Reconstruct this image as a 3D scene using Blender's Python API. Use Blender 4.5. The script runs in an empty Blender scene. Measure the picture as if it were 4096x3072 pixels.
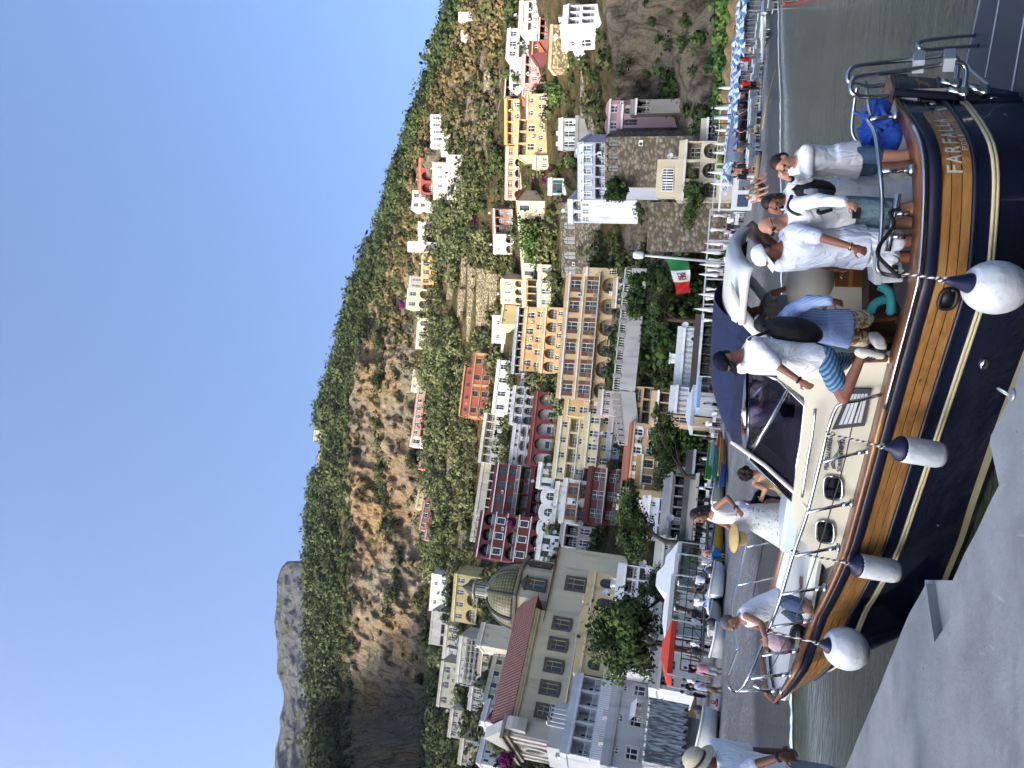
import bpy, bmesh, math, random
import numpy as np
from mathutils import Vector, Matrix
from mathutils.bvhtree import BVHTree
random.seed(7); rng = np.random.default_rng(7)
SC = bpy.context.scene
COL = SC.collection
# ---------------------------------------------------------------- camera
FP = 2841.0                       # focal length in pixels of the 4096 x 3072 photograph
PITCH = math.atan(777/2841); ROLL = math.radians(4.7); CZ = 3.15
CAM = Vector((0, 0, CZ))
Fv = Vector((0, math.cos(PITCH), math.sin(PITCH)))
_R = Vector((1, 0, 0)); _U = Vector((0, -math.sin(PITCH), math.cos(PITCH)))
Rv = math.cos(ROLL)*_R + math.sin(ROLL)*_U
Uv = -math.sin(ROLL)*_R + math.cos(ROLL)*_U
cd = bpy.data.cameras.new("camera"); cam = bpy.data.objects.new("camera", cd); COL.objects.link(cam)
cd.sensor_fit = 'HORIZONTAL'; cd.sensor_width = 36; cd.lens = 36*FP/4096
cd.clip_start = 0.1; cd.clip_end = 6000
mw = Matrix.Identity(4)
for i, c in enumerate((-Uv, Rv, -Fv)):      # the photograph lies on its side: world up points to its left
    for k in range(3): mw[k][i] = c[k]
mw.translation = CAM
cam.matrix_world = mw
SC.camera = cam
# ---------------------------------------------------------------- light
SUN_AZ = math.radians(-118); SUN_EL = math.radians(23)
w = bpy.data.worlds.new("World"); SC.world = w; w.use_nodes = True
nt = w.node_tree; nt.nodes.clear()
sky = nt.nodes.new('ShaderNodeTexSky'); sky.sky_type = 'NISHITA'; sky.sun_disc = False
sky.sun_elevation = SUN_EL; sky.sun_rotation = SUN_AZ; sky.air_density = 0.8; sky.dust_density = 10.0; sky.ozone_density = 5.0
bg = nt.nodes.new('ShaderNodeBackground'); bg.inputs[1].default_value = 0.15
wo = nt.nodes.new('ShaderNodeOutputWorld')
nt.links.new(sky.outputs[0], bg.inputs[0]); nt.links.new(bg.outputs[0], wo.inputs[0])
sd = bpy.data.lights.new("sun", 'SUN'); sd.energy = 2.0; sd.angle = math.radians(0.6); sd.color = (1.0, 0.88, 0.70)
so = bpy.data.objects.new("sun", sd); COL.objects.link(so)
SUN = Vector((math.cos(SUN_EL)*math.sin(SUN_AZ), math.cos(SUN_EL)*math.cos(SUN_AZ), math.sin(SUN_EL)))
so.rotation_euler = SUN.to_track_quat('Z', 'Y').to_euler()
so.location = (-60, -40, 80)
SC.view_settings.view_transform = 'Standard'; SC.view_settings.look = 'None'
SC.view_settings.exposure = 1.85; SC.view_settings.gamma = 1
SC.render.engine = 'CYCLES'
SC.cycles.max_bounces = 6; SC.cycles.diffuse_bounces = 3; SC.cycles.glossy_bounces = 3
SC.cycles.transmission_bounces = 4; SC.cycles.transparent_max_bounces = 8
SC.cycles.caustics_reflective = False; SC.cycles.caustics_refractive = False
SC.cycles.use_adaptive_sampling = True; SC.cycles.adaptive_threshold = 0.02
try:
    SC.cycles.use_denoising = True; SC.cycles.denoiser = 'OPENIMAGEDENOISE'
except Exception: pass
# ---------------------------------------------------------------- helpers: photograph pixel -> world
def ray(x, y): return Fv + (1536-y)/FP*Rv + (2048-x)/FP*Uv
def W(x, y, d): return CAM + ray(x, y)*d          # d: depth along the optical axis
def hit(x, y, z):
    r = ray(x, y); return CAM + r*((z-CZ)/r.z)
def dep(P): return (Vector(P)-CAM).dot(Fv)
def proj(P):
    q = Vector(P)-CAM; d = q.dot(Fv); return 2048-FP*q.dot(Uv)/d, 1536-FP*q.dot(Rv)/d
def azel(x, y):
    r = ray(x, y); return math.atan2(r.x, r.y), math.atan2(r.z, math.hypot(r.x, r.y))
def polar(x, y, r):                                # point at horizontal range r on the pixel's ray
    q = ray(x, y); return CAM + q*(r/math.hypot(q.x, q.y))
def lerp(a, b, t): return a+(b-a)*t
# ---------------------------------------------------------------- materials
def lin(h):
    if isinstance(h, str):
        c = [int(h[i:i+2], 16)/255 for i in (1, 3, 5)]
        return tuple(v/12.92 if v <= .04045 else ((v+.055)/1.055)**2.4 for v in c)+(1,)
    return tuple(h)+(1,) if len(h) == 3 else tuple(h)
_MC = {}
def nd(nt, t, **k):
    n = nt.nodes.new(t)
    for a, b in k.items(): setattr(n, a, b)
    return n
def M(name, c='#888888', rough=.75, var=.12, sc=1.2, bump=0., bsc=30., metal=0., spec=.4, streak=False, c2=None, c2at=.62, alpha=None, trans=0., obj=False, coat=0.):
    if name in _MC: return _MC[name]
    m = bpy.data.materials.new(name); m.use_nodes = True; _MC[name] = m
    nt = m.node_tree; L = nt.links.new
    b = nt.nodes['Principled BSDF']
    b.inputs['Roughness'].default_value = rough; b.inputs['Metallic'].default_value = metal
    b.inputs['Specular IOR Level'].default_value = spec
    if coat: b.inputs['Coat Weight'].default_value = coat
    if trans: b.inputs['Transmission Weight'].default_value = trans
    col = lin(c)
    if obj:
        co = nd(nt, 'ShaderNodeTexCoord'); src = co.outputs['Object']
    else:
        co = nd(nt, 'ShaderNodeNewGeometry'); src = co.outputs['Position']
    mp = nd(nt, 'ShaderNodeMapping'); L(src, mp.inputs[0])
    if streak: mp.inputs['Scale'].default_value = (1, 1, .18)
    n1 = nd(nt, 'ShaderNodeTexNoise'); n1.inputs['Scale'].default_value = sc; n1.inputs['Detail'].default_value = 6; n1.inputs['Roughness'].default_value = .65
    L(mp.outputs[0], n1.inputs['Vector'])
    mr = nd(nt, 'ShaderNodeMapRange'); mr.inputs[1].default_value = .3; mr.inputs[2].default_value = .7
    mr.inputs[3].default_value = 1-var; mr.inputs[4].default_value = 1+var
    L(n1.outputs['Fac'], mr.inputs[0])
    mx = nd(nt, 'ShaderNodeMix', data_type='RGBA', blend_type='MULTIPLY'); mx.inputs[0].default_value = 1
    mx.inputs[6].default_value = col; L(mr.outputs[0], mx.inputs[7])
    out = mx.outputs[2]
    if c2 is not None:
        n2 = nd(nt, 'ShaderNodeTexNoise'); n2.inputs['Scale'].default_value = sc*2.7; n2.inputs['Detail'].default_value = 8
        L(mp.outputs[0], n2.inputs['Vector'])
        r2 = nd(nt, 'ShaderNodeMapRange'); r2.inputs[1].default_value = c2at-.08; r2.inputs[2].default_value = c2at+.08
        L(n2.outputs['Fac'], r2.inputs[0])
        m2 = nd(nt, 'ShaderNodeMix', data_type='RGBA'); L(r2.outputs[0], m2.inputs[0]); L(out, m2.inputs[6]); m2.inputs[7].default_value = lin(c2)
        out = m2.outputs[2]
    L(out, b.inputs['Base Color'])
    if bump:
        n3 = nd(nt, 'ShaderNodeTexNoise'); n3.inputs['Scale'].default_value = bsc; n3.inputs['Detail'].default_value = 4
        L(src, n3.inputs['Vector'])
        bp = nd(nt, 'ShaderNodeBump'); bp.inputs['Strength'].default_value = bump; bp.inputs['Distance'].default_value = .6/bsc
        L(n3.outputs['Fac'], bp.inputs['Height']); L(bp.outputs[0], b.inputs['Normal'])
    return m
def soften(c, k):
    r = lin(c); l = .3*r[0]+.55*r[1]+.15*r[2]; return tuple(v+(l-v)*k for v in r[:3])
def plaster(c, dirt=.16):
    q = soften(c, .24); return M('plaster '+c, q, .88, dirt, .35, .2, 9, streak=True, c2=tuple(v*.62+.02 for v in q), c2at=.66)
# ---------------------------------------------------------------- mesh builder
class MB:
    def __init__(s): s.v = []; s.f = []; s.mi = []; s.cur = 0
    def add(s, vs, fs):
        o = len(s.v); s.v.extend([tuple(v) for v in vs]); s.f.extend([tuple(i+o for i in f) for f in fs]); s.mi.extend([s.cur]*len(fs)); return s
    def box(s, x0, y0, z0, x1, y1, z1):
        return s.add([(x0,y0,z0),(x1,y0,z0),(x1,y1,z0),(x0,y1,z0),(x0,y0,z1),(x1,y0,z1),(x1,y1,z1),(x0,y1,z1)],
                     [(3,2,1,0),(4,5,6,7),(0,1,5,4),(1,2,6,5),(2,3,7,6),(3,0,4,7)])
    def obox(s, c, a, b, h):       # centre, two half-axis vectors and a third
        c, a, b, h = Vector(c), Vector(a), Vector(b), Vector(h)
        vs = [c+sa*a+sb*b+sh*h for sh in (-1,1) for sa, sb in ((-1,-1),(1,-1),(1,1),(-1,1))]
        return s.add(vs, [(3,2,1,0),(4,5,6,7),(0,1,5,4),(1,2,6,5),(2,3,7,6),(3,0,4,7)])
    def quad(s, a, b, c, d): return s.add([a,b,c,d], [(0,1,2,3)])
    def tube(s, pts, r, n=8, cap=True):
        pts = [Vector(p) for p in pts]; rs = r if isinstance(r, (list, tuple)) else [r]*len(pts)
        rings = []; up = None
        for i, p in enumerate(pts):
            t = (pts[min(i+1, len(pts)-1)]-pts[max(i-1, 0)])
            if t.length < 1e-9: t = Vector((0,0,1))
            t.normalize()
            if up is None: up = Vector((0,0,1)) if abs(t.z) < .9 else Vector((1,0,0))
            a = t.cross(up)
            if a.length < 1e-6: a = t.orthogonal()
            a.normalize(); b = a.cross(t).normalized(); up = b
            rings.append([p+(a*math.cos(2*math.pi*k/n)+b*math.sin(2*math.pi*k/n))*rs[i] for k in range(n)])
        return s.loft(rings, cap=cap)
    def loft(s, rings, closed=True, cap=True):
        n = len(rings[0]); o = len(s.v)
        vs = [v for r in rings for v in r]; fs = []
        for i in range(len(rings)-1):
            for k in range(n if closed else n-1):
                k2 = (k+1) % n
                fs.append((i*n+k, i*n+k2, (i+1)*n+k2, (i+1)*n+k))
        if cap and closed:
            fs.append(tuple(range(n-1, -1, -1))); fs.append(tuple((len(rings)-1)*n+k for k in range(n)))
        return s.add(vs, fs)
    def lathe(s, base, prof, n=16, ax=None):      # prof: (radius, height) along axis
        base = Vector(base); z = (Vector(ax) if ax is not None else Vector((0,0,1))).normalized(); a = z.orthogonal().normalized(); b = z.cross(a)
        return s.loft([[base+z*h+(a*math.cos(2*math.pi*k/n)+b*math.sin(2*math.pi*k/n))*max(r, 1e-4) for k in range(n)] for r, h in prof])
    def ell(s, c, rx, ry=None, rz=None, ax=None, n=12, m=8):
        c = Vector(c); ry = ry or rx; rz = rz or rx
        X, Y, Z = ax if ax else (Vector((1,0,0)), Vector((0,1,0)), Vector((0,0,1)))
        rings = []
        for i in range(m+1):
            t = math.pi*(i/m); st = max(math.sin(t), 1e-3)
            rings.append([c+X*(rx*st*math.cos(2*math.pi*k/n))+Y*(ry*st*math.sin(2*math.pi*k/n))-Z*(rz*math.cos(t)) for k in range(n)])
        return s.loft(rings)
    def cap(s, p, q, r0, r1, n=10):               # tapered capsule
        p, q = Vector(p), Vector(q); d = q-p; L = d.length
        if L < 1e-6: return s.ell(p, r0)
        d /= L
        pr = [(-r0*math.cos(t), r0*math.sin(t)) for t in (0.05, .45, .9, 1.3)]
        pts = [(h, r) for h, r in pr]+[(0, r0), (L, r1)]+[(L+r1*math.cos(t), r1*math.sin(t)) for t in (1.3, .9, .45, .05)]
        a = d.orthogonal().normalized(); b = d.cross(a)
        return s.loft([[p+d*h+(a*math.cos(2*math.pi*k/n)+b*math.sin(2*math.pi*k/n))*max(r, 1e-4) for k in range(n)] for h, r in pts])
    def poly(s, pts, d):           # extrude a planar polygon by vector d
        n = len(pts); pts = [Vector(p) for p in pts]; d = Vector(d)
        return s.add(pts+[p+d for p in pts], [tuple(range(n-1,-1,-1)), tuple(range(n, 2*n))]+[(i, (i+1)%n, (i+1)%n+n, i+n) for i in range(n)])
    def mesh(s, name, mats, smooth=False, fix=True):
        me = bpy.data.meshes.new(name); me.from_pydata(s.v, [], s.f)
        mats = mats if isinstance(mats, (list, tuple)) else [mats]
        for m in mats: me.materials.append(m)
        if len(mats) > 1: me.polygons.foreach_set('material_index', s.mi)
        if fix:
            b = bmesh.new(); b.from_mesh(me); bmesh.ops.recalc_face_normals(b, faces=b.faces); b.to_mesh(me); b.free()
        if smooth: me.polygons.foreach_set('use_smooth', [True]*len(me.polygons))
        me.update(); return me
    def build(s, name, mats, parent=None, smooth=False, fix=True, loc=None):
        o = bpy.data.objects.new(name, s.mesh(name, mats, smooth, fix)); COL.objects.link(o)
        if parent is not None: o.parent = parent
        if loc is not None: o.location = loc
        return o
def text_obj(name, body, size, ext, mat, parent=None, loc=(0,0,0), rot=(0,0,0), shear=0., align='CENTER', font=None, mw_=None, bold=0.):
    fc = bpy.data.curves.new(name, 'FONT'); fc.body = body; fc.size = size; fc.extrude = ext; fc.shear = shear; fc.align_x = align; fc.offset = bold; fc.resolution_u = 3
    o = bpy.data.objects.new(name, fc); me = bpy.data.meshes.new_from_object(o); bpy.data.objects.remove(o)
    me.materials.clear(); me.materials.append(mat)
    o = bpy.data.objects.new(name, me); COL.objects.link(o); o.parent = parent
    if mw_ is not None: o.matrix_local = mw_
    else: o.location = loc; o.rotation_euler = rot
    return o
def tag(o, label=None, cat=None, group=None, kind=None):
    if label: o['label'] = label
    if cat: o['category'] = cat
    if group: o['group'] = group
    if kind: o['kind'] = kind
    return o
def thing(name, label, cat, loc=(0,0,0), rz=0., group=None):
    o = bpy.data.objects.new(name, None); COL.objects.link(o); o.location = loc; o.rotation_euler = (0,0,rz); o.empty_display_size = .1
    return tag(o, label, cat, group, 'thing')
def inst(src, name=None, parent=None, loc=None, scale=None, rz=None):
    o = src.copy(); COL.objects.link(o)
    if name: o.name = name
    o.parent = parent
    if loc is not None: o.location = loc
    if scale is not None: o.scale = scale
    if rz is not None: o.rotation_euler = (0,0,rz)
    return o
KIDS = {}
def copy_tree(o, parent=None):
    c = o.copy(); COL.objects.link(c); c.parent = parent
    for ch in KIDS.get(o.name) or KIDS.setdefault(o.name, list(o.children)): copy_tree(ch, c)
    return c
# ---------------------------------------------------------------- noise (numpy)
def _hash(ix, iy, iz):
    h = (ix*374761393+iy*668265263+iz*2147483647) & 0xffffffff
    h = ((h ^ (h >> 13))*1274126177) & 0xffffffff
    return ((h ^ (h >> 16)) & 0xffff)/65535.
def vnoise(x, y, z):
    ix, iy, iz = [np.floor(a).astype(np.int64) for a in (x, y, z)]
    fx, fy, fz = x-ix, y-iy, z-iz
    u, v, w_ = [a*a*(3-2*a) for a in (fx, fy, fz)]
    def g(a, b, c): return _hash(ix+a, iy+b, iz+c)
    x00 = g(0,0,0)*(1-u)+g(1,0,0)*u; x10 = g(0,1,0)*(1-u)+g(1,1,0)*u
    x01 = g(0,0,1)*(1-u)+g(1,0,1)*u; x11 = g(0,1,1)*(1-u)+g(1,1,1)*u
    return (x00*(1-v)+x10*v)*(1-w_)+(x01*(1-v)+x11*v)*w_
def fbm(x, y, z, o=4):
    s = 0; a = .5
    for i in range(o):
        s = s+a*(vnoise(x+17.3*i, y+5.1*i, z+9.7*i)-.5); x, y, z = x*2.03, y*2.03, z*2.03; a *= .5
    return s
# ================================================================ ground, sea, hills
def nmix(nt, a, b, f):
    m = nd(nt, 'ShaderNodeMix', data_type='RGBA')
    for i, v in ((0, f), (6, a), (7, b)):
        if isinstance(v, bpy.types.NodeSocket): nt.links.new(v, m.inputs[i])
        else: m.inputs[i].default_value = v
    return m.outputs[2]
def nnoise(nt, vec, sc, det=6, rough=.6, scale=None, dist=0):
    if scale is not None:
        mp = nd(nt, 'ShaderNodeMapping'); nt.links.new(vec, mp.inputs[0]); mp.inputs['Scale'].default_value = scale; vec = mp.outputs[0]
    n = nd(nt, 'ShaderNodeTexNoise'); n.inputs['Scale'].default_value = sc; n.inputs['Detail'].default_value = det; n.inputs['Roughness'].default_value = rough
    n.inputs['Distortion'].default_value = dist
    nt.links.new(vec, n.inputs['Vector']); return n.outputs['Fac']
def nramp(nt, f, a, b, lo=0., hi=1.):
    r = nd(nt, 'ShaderNodeMapRange'); nt.links.new(f, r.inputs[0])
    for i, v in zip((1,2,3,4), (a, b, lo, hi)): r.inputs[i].default_value = v
    return r.outputs[0]
def newmat(name):
    m = bpy.data.materials.new(name); m.use_nodes = True; _MC[name] = m
    return m, m.node_tree, m.node_tree.nodes['Principled BSDF']
def nbump(nt, b, h, st, dist):
    bp = nd(nt, 'ShaderNodeBump'); bp.inputs['Strength'].default_value = st; bp.inputs['Distance'].default_value = dist
    nt.links.new(h, bp.inputs['Height']); nt.links.new(bp.outputs[0], b.inputs['Normal']); return bp
def hill_mat(name, rockA='#c2b296', rockB='#9d917f', veg='#5d5736', dry='#8d7a55', stain='#5a4f45', rs=1.):
    m, nt, b = newmat(name); b.inputs['Roughness'].default_value = .95; b.inputs['Specular IOR Level'].default_value = .1
    g = nd(nt, 'ShaderNodeNewGeometry'); P = g.outputs['Position']
    at = nd(nt, 'ShaderNodeAttribute', attribute_name='rock'); rk = at.outputs['Fac']
    rock = nmix(nt, lin(rockA), lin(rockB), nramp(nt, nnoise(nt, P, .05*rs, 8, .7), .35, .65))
    tn = nd(nt, 'ShaderNodeMath', operation='MULTIPLY'); nt.links.new(nramp(nt, nnoise(nt, P, .022*rs, 5, .6), .42, .6, 0, .9), tn.inputs[0]); nt.links.new(nramp(nt, rk, 1.02, 1.3), tn.inputs[1])
    rock = nmix(nt, rock, lin('#c9a778'), tn.outputs[0])
    rock = nmix(nt, rock, lin(stain), nramp(nt, nnoise(nt, P, .32*rs, 9, .75, (1,1,.1), .6), .5, .62, 0, .72))
    rock = nmix(nt, rock, lin('#4d483c'), nramp(nt, nnoise(nt, P, .16*rs, 12, .8, (1,1,.6)), .55, .63, 0, .7))
    def crack(sc, scale, lo, hi, col, amt, r_):
        mp = nd(nt, 'ShaderNodeMapping'); nt.links.new(P, mp.inputs[0]); mp.inputs['Scale'].default_value = scale
        ad = nd(nt, 'ShaderNodeVectorMath', operation='ADD'); nz_ = nd(nt, 'ShaderNodeTexNoise'); nz_.inputs['Scale'].default_value = sc*1.3; nz_.inputs['Detail'].default_value = 4; nt.links.new(P, nz_.inputs['Vector'])
        s_ = nd(nt, 'ShaderNodeVectorMath', operation='SCALE'); s_.inputs['Scale'].default_value = .55; nt.links.new(nz_.outputs['Color'], s_.inputs[0]); nt.links.new(mp.outputs[0], ad.inputs[0]); nt.links.new(s_.outputs[0], ad.inputs[1])
        v_ = nd(nt, 'ShaderNodeTexVoronoi'); v_.feature = 'DISTANCE_TO_EDGE'; v_.inputs['Scale'].default_value = sc; nt.links.new(ad.outputs[0], v_.inputs['Vector'])
        return nmix(nt, r_, lin(col), nramp(nt, v_.outputs['Distance'], lo, hi, amt, 0))
    rock = crack(.16*rs, (1,1,.22), .0, .06, '#3f3a33', .6, rock)
    rock = crack(.5*rs, (1,1,.3), .0, .05, '#4a443b', .45, rock)
    rock = nmix(nt, rock, lin('#d6cbb6'), nramp(nt, nnoise(nt, P, .9*rs, 8, .75, (1,1,.4)), .56, .7, 0, .5))
    soil = nmix(nt, lin(veg), lin(dry), nramp(nt, nnoise(nt, P, .12*rs, 8, .7), .4, .62))
    soil = nmix(nt, soil, lin('#2e3018'), nramp(nt, nnoise(nt, P, .6*rs, 6, .8), .5, .62, 0, .8))
    nz = nd(nt, 'ShaderNodeMath', operation='ADD'); nt.links.new(rk, nz.inputs[0])
    nt.links.new(nramp(nt, nnoise(nt, P, .09*rs, 7, .7), .3, .7, -.45, .45), nz.inputs[1])
    nt.links.new(nmix(nt, soil, rock, nramp(nt, nz.outputs[0], .4, .6)), b.inputs['Base Color'])
    hh = nd(nt, 'ShaderNodeMath', operation='ADD')
    nt.links.new(nnoise(nt, P, .22*rs, 12, .8, (1,1,.22), .5), hh.inputs[0]); nt.links.new(nnoise(nt, P, 1.3*rs, 8, .75), hh.inputs[1])
    nbump(nt, b, hh.outputs[0], 1., 5.5/rs)
    return m
def fz(x, z):                                       # make a curve point from range and z given pixel column: returns r
    return None
YS = [3250, 2850, 2450, 2050, 1650, 1250, 850, 400, 50, -200]
def curve_pts(xs, rs=None, zs=None):
    out = []
    for i, y in enumerate(YS):
        a, e = azel(xs[i], y)
        if rs is None: r = (CZ-zs[i])/math.tan(-e); z = zs[i]
        else: r = rs[i]; z = CZ+r*math.tan(e)
        out.append((a, r, z))
    out.sort(); a, r, z = map(np.array, zip(*out)); return a, r, z
AZ = np.radians(np.arange(-46, 46.01, .13))
def cv(xs, rs=None, zs=None):
    a, r, z = curve_pts(xs, rs, zs); return np.interp(AZ, a, r), np.interp(AZ, a, z)
B1 = cv([3170,3167,3155,3145,3135,3128,3128,3122,3113,3112], zs=[0]*10)
B2 = cv([3000,3000,3000,3003,3010,3022,3045,3062,3066,3066], zs=[.75]*10)
B3 = cv([2908,2906,2904,2910,2925,2943,2965,3000,3024,3036], zs=[1.3]*10)
B4 = cv([2772,2784,2800,2830,2862,2888,2922,2960,2990,3006], zs=[1.9]*10)
SH = B1
gr = cv([2700]*10, [400]*10)
def grid_mesh(name, rows, mat, attr=None, disp=None, smooth=False):
    """rows: list of (r[], z[]) polar rows from near to far"""
    Rr = np.array([q[0] for q in rows]); Zz = np.array([q[1] for q in rows])
    X = Rr*np.sin(AZ)[None, :]; Y = Rr*np.cos(AZ)[None, :]
    nr, nc = X.shape
    co = np.stack([X, Y, Zz], -1).reshape(-1, 3)
    if disp is not None: co = co+disp(co, Rr, Zz).reshape(-1, 3)
    i = np.arange(nr*nc).reshape(nr, nc)
    f = np.stack([i[:-1,:-1], i[:-1,1:], i[1:,1:], i[1:,:-1]], -1).reshape(-1, 4)
    me = bpy.data.meshes.new(name)
    me.vertices.add(len(co)); me.vertices.foreach_set('co', co.ravel().astype(np.float32))
    me.loops.add(f.size); me.loops.foreach_set('vertex_index', f.ravel().astype(np.int32))
    me.polygons.add(len(f)); me.polygons.foreach_set('loop_start', np.arange(0, f.size, 4, dtype=np.int32)); me.polygons.foreach_set('loop_total', np.full(len(f), 4, dtype=np.int32))
    if smooth: me.polygons.foreach_set('use_smooth', np.ones(len(f), dtype=bool))
    me.update(calc_edges=True); me.materials.append(mat)
    if attr is not None:
        a = me.attributes.new('rock', 'FLOAT', 'POINT'); a.data.foreach_set('value', np.repeat(attr, nc).astype(np.float32) if attr.ndim == 1 else attr.ravel().astype(np.float32))
    o = bpy.data.objects.new(name, me); COL.objects.link(o)
    return o, co, f
def between(a, b, n, pw=1., last=False):
    ts = [(i/n) for i in range(n+(1 if last else 0))]
    return [(lerp(a[0], b[0], t), lerp(a[1], b[1], t**pw)) for t in ts]
# beach
m, nt, b = newmat('beach pebbles'); b.inputs['Specular IOR Level'].default_value = .25
g = nd(nt, 'ShaderNodeNewGeometry'); P = g.outputs['Position']
sx = nd(nt, 'ShaderNodeSeparateXYZ'); nt.links.new(P, sx.inputs[0])
vo = nd(nt, 'ShaderNodeTexVoronoi'); vo.inputs['Scale'].default_value = 7.; nt.links.new(P, vo.inputs['Vector'])
pe = nmix(nt, lin('#605f5d'), lin('#858482'), nramp(nt, nnoise(nt, P, 5, 8, .8), .35, .65))
pe = nmix(nt, pe, lin('#cccdcc'), nramp(nt, nnoise(nt, P, 9, 3, .6), .62, .68, 0, .9))
pe = nmix(nt, pe, lin('#545250'), nramp(nt, nnoise(nt, P, .25, 5, .6), .42, .62, 0, .6))
we = nd(nt, 'ShaderNodeMath', operation='ADD'); nt.links.new(sx.outputs[2], we.inputs[0]); nt.links.new(nramp(nt, nnoise(nt, P, .35, 4), .3, .7, -.12, .12), we.inputs[1])
wet = nramp(nt, we.outputs[0], .52, .68, 1, 0)
pe = nmix(nt, pe, nmix(nt, pe, lin('#33322f'), .75), wet)
nt.links.new(pe, b.inputs['Base Color'])
nt.links.new(nramp(nt, wet, 0, 1, .9, .5), b.inputs['Roughness'])
nbump(nt, b, nnoise(nt, P, 6, 6, .8), .6, .12)
UND = (B1[0]-8, B1[1]-1.2)
o, _, _ = grid_mesh('beach', between(UND, B1, 4)+between(B1, B2, 10, 1.25)+between(B2, B3, 10)+between(B3, B4, 8)+[B4],
    m, disp=lambda c, r, z: np.stack([0*c[:,0], 0*c[:,0], .18*fbm(c[:,0]*.25, c[:,1]*.25, c[:,2]*0)+.05*fbm(c[:,0]*1.5, c[:,1]*1.5, 0*c[:,0])], -1), smooth=True)
tag(o, kind='structure')
# the hill side, traced as curves of (pixel column, range), low to high
G1 = (B4[0]+12, B4[1]+.35)
T2 = cv([2640,2620,2610,2615,2640,2660,2770,2855,2885,2895], [85,88,98,108,114,117,110,112,116,118])
T3 = cv([2330,2330,2340,2350,2390,2440,2580,2480,2440,2430], [105,110,128,142,150,152,138,126,128,130])
T4 = cv([2100,2110,2140,2150,2170,2210,2270,2330,2290,2280], [125,138,162,180,187,187,175,148,148,150])
T5 = cv([1890,1890,1910,1940,1970,2000,2070,2180,2110,2090], [165,190,215,227,234,234,227,195,192,192])
T6 = cv([1780,1780,1785,1795,1805,1840,1910,2010,2040,2040], [205,240,265,277,282,280,268,238,222,220])
T7 = cv([1750,1745,1725,1705,1690,1665,1725,1850,1965,1990], [265,402,368,367,367,357,332,295,268,258])
T8 = cv([1372,1362,1375,1366,1372,1455,1590,1725,1855,1900], [296,446,414,412,412,402,372,332,300,294])
T9 = cv([1335,1268,1235,1242,1290,1398,1530,1700,1826,1826], [340,480,496,508,512,492,452,402,345,338])
T10 = (T9[0]+160, T9[1]-15); T11 = (T9[0]+600, T9[1]*.4)
rows = []; zone = []
for k, (a, b_, n, pw) in enumerate(((B4,G1,6,1),(G1,T2,14,1),(T2,T3,26,1),(T3,T4,20,1),(T4,T5,22,1),(T5,T6,22,1),(T6,T7,30,1),(T7,T8,80,.95),(T8,T9,36,1),(T9,T10,8,1),(T10,T11,4,1))):
    for i in range(n):
        t = i/n; rows.append((lerp(a[0], b_[0], t), lerp(a[1], b_[1], t**pw))); zone.append(k+t)
rows.append(T11); zone.append(11)
zone = np.array(zone)
AZD = np.degrees(AZ)
Zg, Ag = np.meshgrid(zone, AZD, indexing='ij')
def sm(x, a, b): t = np.clip((x-a)/(b-a), 0, 1); return t*t*(3-2*t)
cliff = sm(Zg, 7.0, 7.12)*(1-sm(Zg, 7.8, 8.05))
lowcl = sm(Ag, 9, 13)*sm(Zg, 1.5, 2.1)*(1-sm(Zg, 2.9, 3.3))      # rocks behind the beach, right half
lowc2 = sm(Ag, 3, 6)*(1-sm(Ag, 14, 18))*sm(Zg, 1.6, 2)*(1-sm(Zg, 2.9, 3.3))*.8
brown = sm(Ag, 18, 22)*sm(Zg, 6.0, 6.4)*(1-sm(Zg, 8, 8.4))
bank = sm(Ag, -14, -6)*(1-sm(Ag, 22, 27))*sm(Zg, 5.9, 6.2)*(1-sm(Zg, 6.75, 7))*.25+sm(Ag, 9, 13)*(1-sm(Ag, 24, 28))*sm(Zg, 5.9, 6.2)*(1-sm(Zg, 7.0, 7.2))*.6
ROCK = np.clip(cliff*(1-.25*sm(Ag, 2, 14))+lowcl+lowc2+bank, 0, 1)+.5*cliff
def disp(c, r, z):
    x, y, zz = c.T
    a = np.repeat(AZ[None, :], len(zone), 0).ravel()
    rad = np.stack([np.sin(a), np.cos(a), 0*a], -1)
    cl = (cliff).ravel(); lo = np.clip(lowcl+lowc2, 0, 1).ravel(); up = sm(Zg, 6, 6.5).ravel()*(1-cl)*(1-sm(Zg, 10, 11)).ravel()
    big = fbm(x*.022, y*.022, zz*.018, 5)*34+fbm(x*.09, y*.09, zz*.03, 4)*11+fbm(x*.22, y*.22, zz*.03, 4)*7+fbm(x*.6, y*.6, zz*.1, 3)*2.4+np.abs(fbm(x*.05+9, y*.05, zz*.09, 3))*12-2
    lob = fbm(x*.055, y*.055, zz*.03, 5)*26+fbm(x*.2, y*.2, zz*.05, 4)*9+fbm(x*.8, y*.8, zz*.3, 3)*1.6+np.abs(fbm(x*.13, y*.13, zz*.22+4, 3))*5-np.abs(fbm(x*.08+3, y*.08, zz*.014, 3))*26+3
    d = rad*(-(big*cl+lob*lo))[:, None]
    d[:, 2] += up*(fbm(x*.03, y*.03, zz*.02, 4)*9)+.4*fbm(x*.2, y*.2, zz*.2, 3)*(Zg.ravel() > 1)
    return d
HM = hill_mat('hillside rock and scrub')
hill, HCO, HF = grid_mesh('hillside', rows, HM, ROCK, disp)
tag(hill, kind='structure')
BVH = BVHTree.FromPolygons([Vector(c) for c in HCO], [tuple(q) for q in HF.tolist()])
def terr(x, y):
    r = ray(x, y).normalized(); h = BVH.ray_cast(CAM, r, 3000)
    return h[0] if h[0] is not None else polar(x, y, 200)
def ground(X, Y):
    h = BVH.ray_cast(Vector((X, Y, 900)), Vector((0,0,-1)), 2000)
    if h[0] is not None: return h[0].z
    return 1.9
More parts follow.
